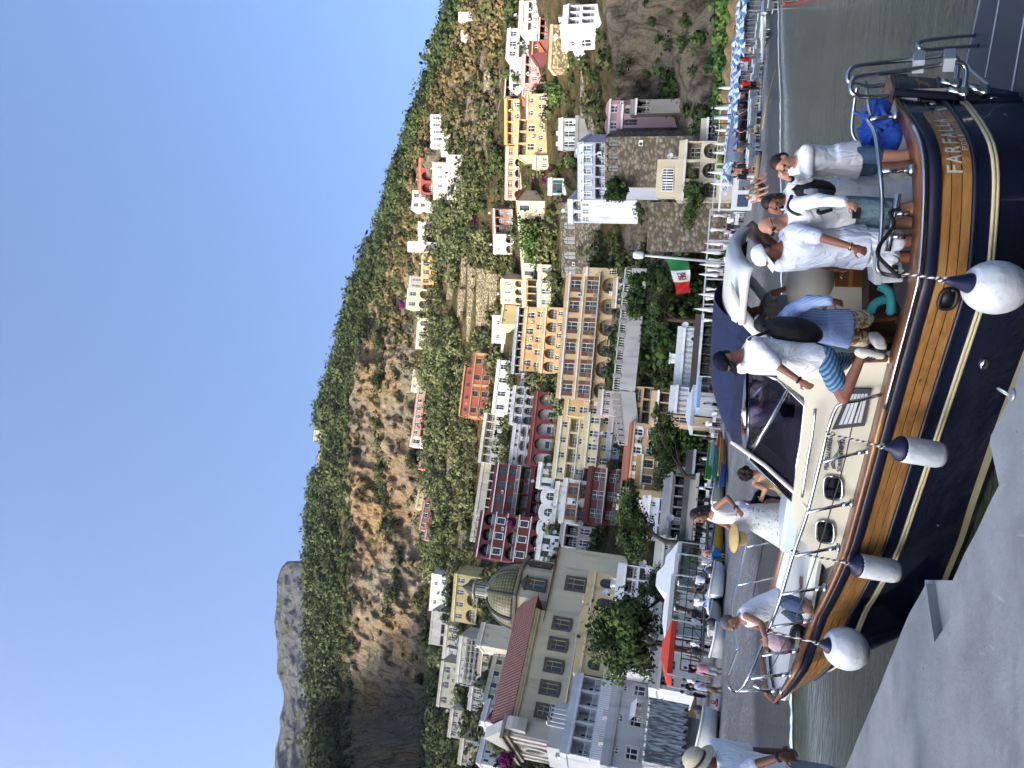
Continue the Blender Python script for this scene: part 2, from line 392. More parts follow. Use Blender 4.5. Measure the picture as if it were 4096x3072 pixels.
def beach_z(P):      # beach height under a world point
    a = math.atan2(P[0], P[1]); r = math.hypot(P[0], P[1])
    rs = [np.interp(a, AZ, q[0]) for q in (UND, B1, B2, B3, B4, G1)]; zs = [float(np.interp(a, AZ, q[1])) for q in (UND, B1, B2, B3, B4, G1)]
    return float(np.interp(r, rs, zs))
def on_beach(x, y):
    P = hit(x, y, .9)
    for _ in range(6): P = hit(x, y, beach_z(P))
    return P
# the far mountain on the left and the limestone peak on the right
def ridge_obj(name, prof, r, depth, base, mat, rock, amp=20, fsc=.012, nrow=90):
    P = [polar(x, y, r) for y, x in prof]; az = [math.atan2(p.x, p.y) for p in P]
    order = np.argsort(az); a = np.array(az)[order]; z = np.array([p.z for p in P])[order]
    A = np.linspace(a[0], a[-1], 320); top = np.interp(A, a, z)
    me = MB(); co = []
    for i in range(nrow+1):
        t = i/nrow
        rr = r-depth*(1-t)**1.0
        zz = lerp(base, top, t**.8)
        co.append(np.stack([rr*np.sin(A), rr*np.cos(A), zz], -1))
    rr = r+depth; co.append(np.stack([rr*np.sin(A), rr*np.cos(A), 0*A+base], -1))
    co = np.array(co); sh = co.shape; c = co.reshape(-1, 3); x, y, zz = c.T
    fade = np.concatenate([np.repeat(np.clip(1.25-np.arange(nrow+1)/nrow, .12, 1), sh[1]), np.zeros(sh[1])])
    d = (fbm(x*fsc, y*fsc, zz*fsc, 5)*amp*2+np.abs(fbm(x*fsc*3, y*fsc*3, zz*fsc, 4))*amp*1.6+fbm(x*fsc*7, y*fsc*7, zz*fsc*3, 4)*amp*.5)*fade
    a_ = np.arctan2(x, y); c = c-np.stack([np.sin(a_), np.cos(a_), 0*a_], -1)*d[:, None]
    n = sh[1]
    me.v = [tuple(q) for q in c]; me.f = [(i*n+k, i*n+k+1, (i+1)*n+k+1, (i+1)*n+k) for i in range(sh[0]-1) for k in range(n-1)]; me.mi = [0]*len(me.f)
    o = me.build(name, mat)
    at = o.data.attributes.new('rock', 'FLOAT', 'POINT')
    tt = np.concatenate([np.repeat(np.arange(nrow+1)/nrow, n), np.ones(n)])
    at.data.foreach_set('value', np.clip(rock(tt, fbm(x*fsc*2, y*fsc*2, zz*fsc*2, 4)), 0, 1).astype(np.float32))
    return tag(o, kind='structure')
FM = hill_mat('far mountain rock', '#7a7a7b', '#66686c', '#38461f', '#5f6230', '#6d6f6f', .25)
ridge_obj('mountain', [(3500,1075),(3300,1082),(3068,1093),(2975,1109),(2858,1135),(2789,1137),(2733,1126),(2696,1112),(2588,1105),(2486,1095),(2407,1107),(2370,1109),(2335,1113),(2300,1121),(2270,1135),(2246,1158),(2244,1210),(2200,1300)],
          1500, 420, 250, FM, lambda t, n: np.where(t > .72, .75, .0)+n*1.0, 95, .0055)
PM = hill_mat('limestone peak', '#c9bda6', '#a89c86', '#56592f', '#7c7448', '#77705f', .8)
ridge_obj('limestone_peak', [(420,1760),(330,1735),(300,1712),(241,1708),(205,1705),(169,1704),(120,1742),(77,1759),(48,1827),(20,1850),(-200,1880)],
          620, 70, 120, PM, lambda t, n: .75+n*2.2, 10, .03)
# wooded ridge out of the picture on the left: the evening sun stands behind it and the lower town lies in its shadow
sb = [(3020,1930),(2780,1915),(2550,1945),(1900,1955),(1536,1990),(1150,2060),(650,2235),(200,2395)]
pts = []
for y, x in sb:
    p = terr(x, y); t = (p.x+1000)/(-SUN.x); pts.append((p.y+SUN.y*t, p.z+SUN.z*t))
pts.sort(); print('ridge crest', [(round(a), round(b_)) for a, b_ in pts])
yy = np.linspace(pts[0][0]-170, pts[-1][0]+170, 90); cz = np.interp(yy, [q[0] for q in pts], [q[1] for q in pts])
mb = MB(); secs = []
for j, (xo, k) in enumerate(((-1500,0),(-1250,.62),(-1080,.86),(-1000,1.),(-930,.84),(-800,.45),(-650,0))):
    nzz = fbm(yy*.05, yy*0+j*3.1, yy*0, 4)*(16 if 0 < k < 1 else 0)
    secs.append([Vector((xo, float(a), float(max(0, k*c+n_)))) for a, c, n_ in zip(yy, cz, nzz)])
mb.loft(secs, closed=False)
o = mb.build('wooded_ridge', HM); tag(o, kind='structure')
# sea
m, nt, b = newmat('sea water'); b.inputs['Roughness'].default_value = .04; b.inputs['IOR'].default_value = 1.33
g = nd(nt, 'ShaderNodeNewGeometry'); P = g.outputs['Position']
nt.links.new(nmix(nt, lin('#2b3328'), lin('#4a4c38'), nramp(nt, nnoise(nt, P, .12, 5), .35, .65)), b.inputs['Base Color'])
hh = nd(nt, 'ShaderNodeMath', operation='ADD')
nt.links.new(nnoise(nt, P, 1.5, 5, .6, (.6, 1.5, 1), .6), hh.inputs[0])
h2 = nd(nt, 'ShaderNodeMath', operation='MULTIPLY'); h2.inputs[1].default_value = .3
nt.links.new(nnoise(nt, P, 6., 4, .6, (.6, 1.4, 1), .6), h2.inputs[0]); nt.links.new(h2.outputs[0], hh.inputs[1])
nbump(nt, b, hh.outputs[0], 1., .10)
mb = MB(); mb.quad((-1900,-1900,0),(1900,-1900,0),(1900,70,0),(-1900,70,0))
o = mb.build('sea', m); tag(o, kind='structure')
# surf line
fm = M('surf foam', '#dfe3e2', .6, .1, 4)
mb = MB(); ring = []
ii = range(0, len(AZ), 2)
ra, rb = [], []
for i in ii:
    n_ = float(fbm(np.array([AZD[i]*1.7]), np.array([2.]), np.array([.3]), 4)[0])
    r0 = float(B1[0][i])*(.985+.02*n_); wd = max(.05, .22+.9*float(fbm(np.array([AZD[i]*2.3]), np.array([7.]), np.array([.3]), 3)[0]))*(.5+r0/45)
    s_, c_ = math.sin(AZ[i]), math.cos(AZ[i])
    ra.append((r0*s_, r0*c_, .03)); rb.append(((r0+wd)*s_, (r0+wd)*c_, .035+.02))
mb.loft([ra, rb], closed=False)
tag(mb.build('surf', fm), kind='stuff')
# ================================================================ foliage
def leaf_mat(name, a, b_, c):
    m, nt, b = newmat(name); b.inputs['Roughness'].default_value = .8; b.inputs['Specular IOR Level'].default_value = .15
    at = nd(nt, 'ShaderNodeAttribute', attribute_name='tint')
    x = nmix(nt, lin(a), lin(b_), nramp(nt, at.outputs['Fac'], 0, .6))
    x = nmix(nt, x, lin(c), nramp(nt, at.outputs['Fac'], .62, 1.))
    nt.links.new(x, b.inputs['Base Color'])
    cn = nd(nt, 'ShaderNodeAttribute', attribute_name='cn'); ge = nd(nt, 'ShaderNodeNewGeometry')
    s1 = nd(nt, 'ShaderNodeVectorMath', operation='SCALE'); nt.links.new(cn.outputs['Vector'], s1.inputs[0]); s1.inputs['Scale'].default_value = 1.5
    s2 = nd(nt, 'ShaderNodeVectorMath', operation='ADD'); nt.links.new(s1.outputs[0], s2.inputs[0]); nt.links.new(ge.outputs['Normal'], s2.inputs[1])
    s3 = nd(nt, 'ShaderNodeVectorMath', operation='NORMALIZE'); nt.links.new(s2.outputs[0], s3.inputs[0]); nt.links.new(s3.outputs[0], b.inputs['Normal'])
    return m
LM = {'wood': leaf_mat('woodland leaves', '#2b361c', '#4a552e', '#6a6a40'),
      'olive': leaf_mat('olive leaves', '#414829', '#636741', '#7d7b54'),
      'pine': leaf_mat('pine needles', '#2d3c1f', '#485a2c', '#66723b'),
      'green': leaf_mat('broad leaves', '#2d4421', '#4b6530', '#75843c'),
      'dry': leaf_mat('dry scrub', '#51472b', '#6a5d3c', '#7d6d48'),
      'ivy': leaf_mat('ivy leaves', '#1f3017', '#33481f', '#4d6128'),
      'purple': leaf_mat('bougainvillea', '#4a1438', '#6d1c54', '#8f3a72')}
def clump_arrays(C, Rx, Rz, K, size, tint, seed=1, shell=.55, flat=0.):
    """C (n,3) centres, radii (n,), K leaves per clump -> vertices and per-face tint"""
    g = np.random.default_rng(seed); n = len(C)
    d = g.normal(size=(n, K, 3)); d /= np.linalg.norm(d, axis=-1, keepdims=True)
    rad = (shell+(1-shell)*g.random((n, K, 1))**.6)
    lump = 1+.38*np.sin(d[..., :1]*5+C[:, None, :1]*3)*np.cos(d[..., 1:2]*4+C[:, None, 1:2])+.2*np.sin(d[..., 2:3]*7+C[:, None, :1])
    R3 = np.stack([Rx, Rx, Rz], -1)[:, None, :]
    p = C[:, None, :]+d*rad*lump*R3
    nrm = d*.9+g.normal(size=d.shape)*.38; nrm[..., 2] += flat
    nrm /= np.linalg.norm(nrm, axis=-1, keepdims=True)
    h = g.normal(size=d.shape); t = np.cross(nrm, h); t /= np.linalg.norm(t, axis=-1, keepdims=True); bt = np.cross(nrm, t)
    s = (size[:, None]*(.6+.8*g.random((n, K))))[..., None]
    q = np.stack([p-t*s*.5-bt*s*.5, p+t*s*.62-bt*s*.25, p+t*s*.4+bt*s*.55, p-t*s*.55+bt*s*.3], 2)
    ti = np.clip(tint[:, None]+g.normal(size=(n, K))*.14, 0, 1)
    cn = d+np.array([0,0,.35]); cn /= np.linalg.norm(cn, axis=-1, keepdims=True)
    return q.reshape(-1, 3), np.concatenate([ti.reshape(-1, 1), cn.reshape(-1, 3)], 1)
def quads_obj(name, V_, T_, mats, mi=None):
    me = bpy.data.meshes.new(name); n = len(V_)//4
    me.vertices.add(len(V_)); me.vertices.foreach_set('co', V_.astype(np.float32).ravel())
    me.loops.add(n*4); me.loops.foreach_set('vertex_index', np.arange(n*4, dtype=np.int32))
    me.polygons.add(n); me.polygons.foreach_set('loop_start', np.arange(0, n*4, 4, dtype=np.int32)); me.polygons.foreach_set('loop_total', np.full(n, 4, dtype=np.int32))
    for m in (mats if isinstance(mats, list) else [mats]): me.materials.append(m)
    if mi is not None: me.polygons.foreach_set('material_index', mi.astype(np.int32))
    a = me.attributes.new('tint', 'FLOAT', 'FACE'); a.data.foreach_set('value', T_[:, 0].astype(np.float32)); c_ = me.attributes.new('cn', 'FLOAT_VECTOR', 'FACE'); c_.data.foreach_set('vector', T_[:, 1:].astype(np.float32).ravel())
    me.update(calc_edges=True)
    o = bpy.data.objects.new(name, me); COL.objects.link(o); return o
NR, NC = len(zone), len(AZ)
H3 = HCO.reshape(NR, NC, 3)
def sample(n, z0, z1, a0, a1, seed):
    g = np.random.default_rng(seed)
    zz = g.uniform(z0, z1, n); aa = g.uniform(a0, a1, n)
    fi = np.clip(np.interp(zz, zone, np.arange(NR)).astype(int), 0, NR-2); fj = np.clip(np.interp(aa, AZD, np.arange(NC)).astype(int), 0, NC-2)
    u = g.random((n, 1)); 
    return H3[fi, fj]*(1-u)+H3[fi+1, fj+1]*u, zz, aa
KEEP = []                                # (x0, x1, y0, y1) photograph windows kept clear of hillside bushes: houses, terraces, bare rock
def clear(P):
    q = P-np.array([0,0,CZ]); f_ = np.array(Fv); d = q@f_
    x = 2048-FP*(q@np.array(Uv))/d; y = 1536-FP*(q@np.array(Rv))/d
    ok = np.ones(len(P), bool)
    for x0, x1, y0, y1 in KEEP: ok &= ~((x > x0) & (x < x1) & (y > y0) & (y < y1))
    return ok
def scrub():
    V_, T_, I_ = [], [], []
    def put(n, z0, z1, a0, a1, r0, r1, tint, mat, seed, K=70, fn=None, leaf=.2, hk=.8, keep=True):
        P, zz, aa = sample(n, z0, z1, a0, a1, seed); g = np.random.default_rng(seed+99)
        cl = fbm(P[:,0]*.028, P[:,1]*.028, P[:,2]*.028, 3)
        ok = np.ones(n, bool) if fn is None else fn(P, zz, aa, cl, g)
        if keep: ok &= clear(P)
        P = P[ok]; n = len(P); r = g.uniform(r0, r1, n)*(1+.25*g.normal(size=n)).clip(.6, 1.6)
        P = P+np.array([0,0,1])*(r*hk*.45)[:, None]
        v, t = clump_arrays(P, r, r*hk, K, r*leaf+.12, np.clip(tint+.9*fbm(P[:,0]*.04, P[:,1]*.04, P[:,2]*.04, 2)+.16*g.normal(size=n), 0, 1), seed+5)
        V_.append(v); T_.append(t); I_.append(np.full(len(t), mat))
    put(1900, 8.08, 9.05, -38, 12, 3.2, 6.6, .3, 0, 11)
    put(1000, 8.0, 9.1, 10, 34, 2.0, 4.0, .42, 0, 12, fn=lambda P, z, a, c, g: (a < 19) | (g.random(len(a)) < .7))
    put(900, 8.6, 9.25, -38, 34, 3.2, 6.2, .26, 0, 22)
    # bushes and dry scrub on the cliff
    put(1350, 7.05, 8.0, -27, 22, 1.2, 3.2, .45, 0, 13, fn=lambda P, z, a, c, g: c+.16*g.normal(size=len(a))+.25*(z-7.5)+.01*(a-2) > .16)
    put(1500, 7.05, 8.0, -24, 30, .9, 2.2, .5, 2, 14, fn=lambda P, z, a, c, g: c+.2*g.normal(size=len(a))+.2*(z-7.5)+.012*(a-2) > .13, leaf=.36)
    put(900, 7.86, 8.12, -38, 14, 1.4, 3.0, .4, 0, 41)
    put(800, 7.2, 7.75, -20, 6, 1.6, 3.6, .35, 0, 42, fn=lambda P, z, a, c, g: np.abs(z-7.45-.012*(a+8)-.5*c) < .07)
    # gardens under the cliff
    put(900, 6.0, 6.9, -28, 17, 2.2, 4.8, .42, 1, 15, K=120, leaf=.15, fn=lambda P, z, a, c, g: c+.1*g.normal(size=len(a)) > -.16)
    put(330, 6.0, 6.95, -28, 17, 2.2, 4.6, .25, 0, 35, K=120, leaf=.15)
    put(700, 6.0, 7.1, -34, -12, 2.0, 4.0, .4, 0, 16)
    put(900, 5.4, 8.3, 14, 34, 1.2, 3.4, .45, 0, 17, fn=lambda P, z, a, c, g: c+.15*g.normal(size=len(a)) > .05+.12*(a > 20)*(z > 6.3))
    put(600, 6.1, 8.2, 17, 34, .8, 2.0, .5, 2, 18, leaf=.36)
    # slope between the houses and on the rocks over the beach
    put(2600, 3.4, 6.2, -30, 13, 1.2, 2.8, .45, 1, 19)
    put(700, 2.6, 4.6, -30, 12, 1., 2.2, .4, 0, 29)
    put(900, 3.0, 5.4, 8, 33, .8, 2.0, .4, 0, 20, fn=lambda P, z, a, c, g: c+.12*g.normal(size=len(a)) > -.02)
    put(560, 1.2, 3.1, 4, 33, .5, 1.4, .45, 3, 21, fn=lambda P, z, a, c, g: c+.12*g.normal(size=len(a)) > .05)
    put(420, .95, 1.35, 11, 33, .7, 1.5, .6, 3, 23)
    put(500, 1.0, 3.0, -8, 10, .8, 2.0, .42, 3, 24)
    V_ = np.concatenate(V_); T_ = np.concatenate(T_); I_ = np.concatenate(I_)
    o = quads_obj('hillside_scrub', V_, T_, [LM ['wood'], LM['olive'], LM['dry'], LM['ivy']], I_)
    print('scrub faces', len(T_))
    tag(o, kind='stuff')
TM = M('bark', '#4b3f33', .9, .25, 3, .8, 12)
def tree(name, label, x, y, wpx, hpx, d=None, kind='green', trunk=.25, lobes=None, n=26, K=70, leaf=.2, group=None, cat='tree', shape='round', lean=0., base=None, r=None, seed=None):
    """x, y: photograph pixel of the crown centre; wpx, hpx crown size in pixels; trunk: fraction of total height below the crown (or ground point)"""
    g = np.random.default_rng(int(x*7+y) if seed is None else seed)
    P = W(x, y, d) if d else terr(x, y)
    d = dep(P); k = d/FP; cw, ch = wpx*k/2, hpx*k/2
    if base is not None: B = base
    else:
        gz = ground(P.x, P.y); B = Vector((P.x, P.y, min(gz, P.z-ch)-.3))
    T = thing(name, label, cat, tuple(B), 0, group)
    C = P-B
    n_ = n
    pts = []
    while len(pts) < n_:
        q = g.uniform(-1, 1, 3)
        rr = np.linalg.norm(q)
        if shape == 'cone':
            h = (q[2]+1)/2
            if math.hypot(q[0], q[1]) > (1-h)**.75*.8+.05: continue
            pts.append(q)
        elif shape == 'umbrella':
            if rr > 1 or q[2] < -.45+.25*math.hypot(q[0], q[1]): continue
            pts.append(q)
        else:
            if rr > .82 or rr < .25: continue
            pts.append(q)
    pts = np.array(pts)
    if shape == 'round' and n >= 20:            # a few uneven limbs of foliage with gaps between
        lc = g.normal(size=(7, 3)); lc /= np.linalg.norm(lc, axis=1, keepdims=True); lc *= g.uniform(.45, .78, (7, 1)); lc[:, 2] *= .8
        k_ = g.integers(0, 7, len(pts)); pts = lc[k_]+g.normal(size=pts.shape)*np.array([.24, .24, .15])
    cs = np.array(C)+pts*np.array([cw*.86, cw*.86, ch*.86])
    rr = np.full(len(cs), min(cw, ch)*(.38 if n > 14 else .5))*g.uniform(.75, 1.25, len(cs))
    if shape == 'cone': rr = np.full(len(cs), cw*.5)*(1.05-.6*(pts[:,2]+1)/2)
    v, t = clump_arrays(cs, rr, rr*(.6 if shape == 'umbrella' else .8), K, np.maximum(rr*leaf, .1), np.clip(.42+.22*g.normal(size=len(cs)), 0, 1), seed=int(abs(x)+abs(y)), shell=.3)
    cr = quads_obj('crown', v, t, LM[kind]); cr.parent = T
    mb = MB(); top = C+Vector((0,0,-ch*.2)); th = max(.1, cw*.065)
    mid = Vector((C.x*.5+lean*cw, C.y*.5, C.z*.55))
    mb.tube([(0,0,-.4), mid, top], [th*1.25, th, th*.55], 8)
    for q in cs[::max(1, len(cs)//9)]:
        a = mid.lerp(top, float(g.uniform(.3, .95))); e = Vector(q); mb.tube([a, a.lerp(e, .5)+Vector((0,0,.1*ch)), e], [th*.42, th*.3, th*.12], 5)
    mb.build('trunk', TM, T, True)
    return T
# ================================================================ houses
GLASS = M('window glass', '#2b3338', .12, .25, .6, spec=.7)
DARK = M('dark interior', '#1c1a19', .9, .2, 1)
WHITE = M('white paint', '#e4e2dc', .6, .06, 2)
IRON = M('dark iron', '#2a2b2c', .6, .1, 3)
TILE = M('terracotta tiles', '#9a5b40', .85, .3, 3, .6, 6, c2='#6d4334')
CONC = M('weathered concrete', '#8f8c86', .9, .18, .6, .2, 6, streak=True, c2='#6f6c66')
def stone(c):
    if 'stone '+c in _MC: return _MC['stone '+c]
    m, nt, b = newmat('stone '+c); b.inputs['Roughness'].default_value = .95; b.inputs['Specular IOR Level'].default_value = .1
    g = nd(nt, 'ShaderNodeNewGeometry'); P = g.outputs['Position']
    mp = nd(nt, 'ShaderNodeMapping'); nt.links.new(P, mp.inputs[0]); mp.inputs['Scale'].default_value = (1, 1, 1.5)
    v = nd(nt, 'ShaderNodeTexVoronoi'); v.inputs['Scale'].default_value = 1.5; nt.links.new(mp.outputs[0], v.inputs['Vector'])
    sp = nd(nt, 'ShaderNodeSeparateColor'); nt.links.new(v.outputs['Color'], sp.inputs[0])
    x = nd(nt, 'ShaderNodeMix', data_type='RGBA', blend_type='MULTIPLY'); x.inputs[0].default_value = 1; x.inputs[6].default_value = lin(c); nt.links.new(nramp(nt, sp.outputs[0], 0, 1, .6, 1.3), x.inputs[7])
    o = nmix(nt, x.outputs[2], lin('#4c463c'), nramp(nt, v.outputs['Distance'], .42, .62, 0, .8)); o = nmix(nt, o, lin('#5d573f'), nramp(nt, nnoise(nt, P, .3, 8, .7), .52, .68, 0, .7))
    nt.links.new(o, b.inputs['Base Color']); nbump(nt, b, nramp(nt, v.outputs['Distance'], 0, .6, 1, 0), .8, .15)
    return m
STONY = {'garden_wall', 'road_wall', 'stone_bastion', 'terrace_wall', 'rock_wall', 'ruin_wall', 'dining_terrace'}
def paint(c): return M('paint '+c, c, .6, .08, 2)
def hole_fn(kind, x0, x1, z0, z1):
    c = (x0+x1)/2; hw = (x1-x0)/2
    if kind in 'aA':
        rise = min(hw, (z1-z0)*.55); n = 10
        xs = [c-hw*math.cos(math.pi*i/n) for i in range(n+1)]
        return xs, [z0]*(n+1), [z1-rise+rise*math.sin(math.pi*i/n) for i in range(n+1)]
    if kind == 'o':
        n = 12; cz = (z0+z1)/2; hh = (z1-z0)/2
        xs = [c-hw*math.cos(math.pi*i/n) for i in range(n+1)]
        return xs, [cz-hh*math.sin(math.pi*i/n) for i in range(n+1)], [cz+hh*math.sin(math.pi*i/n) for i in range(n+1)]
    return [x0, x1], [z0, z0], [z1, z1]
def cell(mb, X0, X1, Z0, Z1, hole, dep_, back=None, y=0.):
    """a piece of wall with one real opening: front ring, reveals and, if asked, the wall behind"""
    xs, lo, hi = hole; n = len(xs)
    q = lambda a, b, c, d: mb.quad(*[(p[0], y+p[2] if len(p) > 2 else y, p[1]) for p in (a, b, c, d)])
    q((X0,Z0), (xs[0],Z0), (xs[0],Z1), (X0,Z1)); q((xs[-1],Z0), (X1,Z0), (X1,Z1), (xs[-1],Z1))
    for i in range(n-1):
        if lo[i] > Z0+1e-4 or lo[i+1] > Z0+1e-4: q((xs[i],Z0), (xs[i+1],Z0), (xs[i+1],lo[i+1]), (xs[i],lo[i]))
        q((xs[i],hi[i]), (xs[i+1],hi[i+1]), (xs[i+1],Z1), (xs[i],Z1))
        q((xs[i],hi[i]), (xs[i],hi[i],dep_), (xs[i+1],hi[i+1],dep_), (xs[i+1],hi[i+1]))
        q((xs[i],lo[i],dep_), (xs[i],lo[i]), (xs[i+1],lo[i+1]), (xs[i+1],lo[i+1],dep_))
    if hi[0]-lo[0] > 1e-3:
        q((xs[0],lo[0]), (xs[0],lo[0],dep_), (xs[0],hi[0],dep_), (xs[0],hi[0])); q((xs[-1],lo[-1],dep_), (xs[-1],lo[-1]), (xs[-1],hi[-1]), (xs[-1],hi[-1],dep_))
    if back is not None:
        c0 = mb.cur; mb.cur = back
        for i in range(n-1): q((xs[i],lo[i],dep_), (xs[i+1],lo[i+1],dep_), (xs[i+1],hi[i+1],dep_), (xs[i],hi[i],dep_))
        mb.cur = c0
_WM = {}
def cached(key, fn):
    if key not in _WM: _WM[key] = fn()
    return _WM[key]
def newobj(name, me, parent, loc=(0,0,0)):
    o = bpy.data.objects.new(name, me); COL.objects.link(o); o.parent = parent; o.location = loc; return o
def window(parent, x, z, w, h, kind='w', frame='#e4e2dc', shut=None, y=.14, name='window', surround=None, mull=2, sw=None):
    w, h = round(w, 1), round(h, 1); fm = paint(frame); t = .07
    def mk():
        mb = MB(); xs, lo, hi = hole_fn(kind, -w/2, w/2, 0, h)
        for i in range(len(xs)-1):
            for (za, zb) in ((hi[i], hi[i+1]), (lo[i], lo[i+1])):
                mb.tube([(xs[i],0,za), (xs[i+1],0,zb)], t, 4)
        mb.tube([(-w/2,0,lo[0]), (-w/2,0,hi[0])], t, 4); mb.tube([(w/2,0,lo[-1]), (w/2,0,hi[-1])], t, 4)
        for k in range(1, mull): X = -w/2+w*k/mull; mb.box(X-.045, -.04, 0.02, X+.045, .04, h-.02)
        mb.box(-w/2, -.03, h*.62, w/2, .03, h*.62+.07)
        return mb.mesh('window', fm)
    o = newobj(name, cached(('W', kind, w, h, frame, mull), mk), parent, (x, y, z))
    def mp():
        mb = MB(); xs, lo, hi = hole_fn(kind, -w/2, w/2, 0, h)
        for i in range(len(xs)-1): mb.quad((xs[i],.03,lo[i]), (xs[i+1],.03,lo[i+1]), (xs[i+1],.03,hi[i+1]), (xs[i],.03,hi[i]))
        return mb.mesh('pane', GLASS)
    newobj('pane', cached(('P', kind, w, h), mp), o)
    if shut:
        s_ = sw or w*.46
        def ms():
            mb = MB(); mb.box(-s_/2, -.05, 0, s_/2, 0, h)
            for k in range(int(h/.3)): mb.box(-s_/2+.08, -.075, .1+k*.3, s_/2-.08, -.05, .28+k*.3)
            return mb.mesh('shutter', paint(shut))
        me = cached(('S', s_, h, shut), ms)
        for sd_ in (-1, 1): newobj('shutter', me, o, (sd_*(w/2+s_/2+.04), -y-.012, 0))
    if surround:
        def mr():
            mb = MB(); g = .16
            mb.box(-w/2-g, -.06, -g, -w/2, 0, h+g); mb.box(w/2, -.06, -g, w/2+g, 0, h+g); mb.box(-w/2, -.06, h, w/2, 0, h+g); mb.box(-w/2-.1, -.14, -g, w/2+.1, 0, 0)
            return mb.mesh('surround', paint(surround))
        newobj('surround', cached(('R', w, h, surround), mr), o, (0, -y-.004, 0))
    return o
def rail_mesh(w, h=1.0, c='#e4e2dc', step=.18, r=.028, sides=0.):
    def mk():
        mb = MB(); mb.box(-w/2, -.03, h-.06, w/2, .03, h); mb.box(-w/2, -.02, .06, w/2, .02, .1)
        n = max(2, int(w/step))
        for k in range(n+1): X = -w/2+w*k/n; mb.box(X-r/2, -r/2, 0, X+r/2, r/2, h-.06)
        if sides:
            for sx in (-w/2, w/2):
                mb.box(sx-.03, .03, h-.06, sx+.03, sides, h)
                for k in range(1, max(2, int(sides/step))): mb.box(sx-r/2, sides*k/max(2, int(sides/step)), 0, sx+r/2, sides*k/max(2, int(sides/step))+r, h-.06)
        return mb.mesh('railing', paint(c))
    return cached(('RL', round(w, 1), h, c, step, sides), mk)
def balcony(parent, x, z, w, d=1.1, c='#e4e2dc', slab='#c9c3b6', rail=True, h=1.):
    def mk():
        mb = MB(); mb.box(-w/2, -d, -.18, w/2, .02, 0)
        for sx in (-w/2+.25, w/2-.4): mb.poly([(sx,-d*.8,-.18), (sx,0,-.18), (sx,0,-.6)], (.14,0,0))
        return mb.mesh('balcony', paint(slab))
    o = newobj('balcony', cached(('B', round(w, 1), d, slab), mk), parent, (x, -.003, z))
    if rail: newobj('railing', rail_mesh(w-.06, h, c, sides=d-.1), o, (0, -d+.06, 0))
    return o
import re as _re
def px_w(P, rz, n):
    e = Vector((math.cos(rz), math.sin(rz), 0)); a, b_ = proj(P-e*.5), proj(P+e*.5)
    return n/max(1e-3, abs(a[1]-b_[1]))
def px_h(P, xt):
    h = 3.
    for _ in range(12):
        x0 = proj(P+Vector((0,0,h)))[0]; x1 = proj(P+Vector((0,0,h+.1)))[0]; h += (xt-x0)/((x1-x0)/.1)
    return h
HOUSES = []
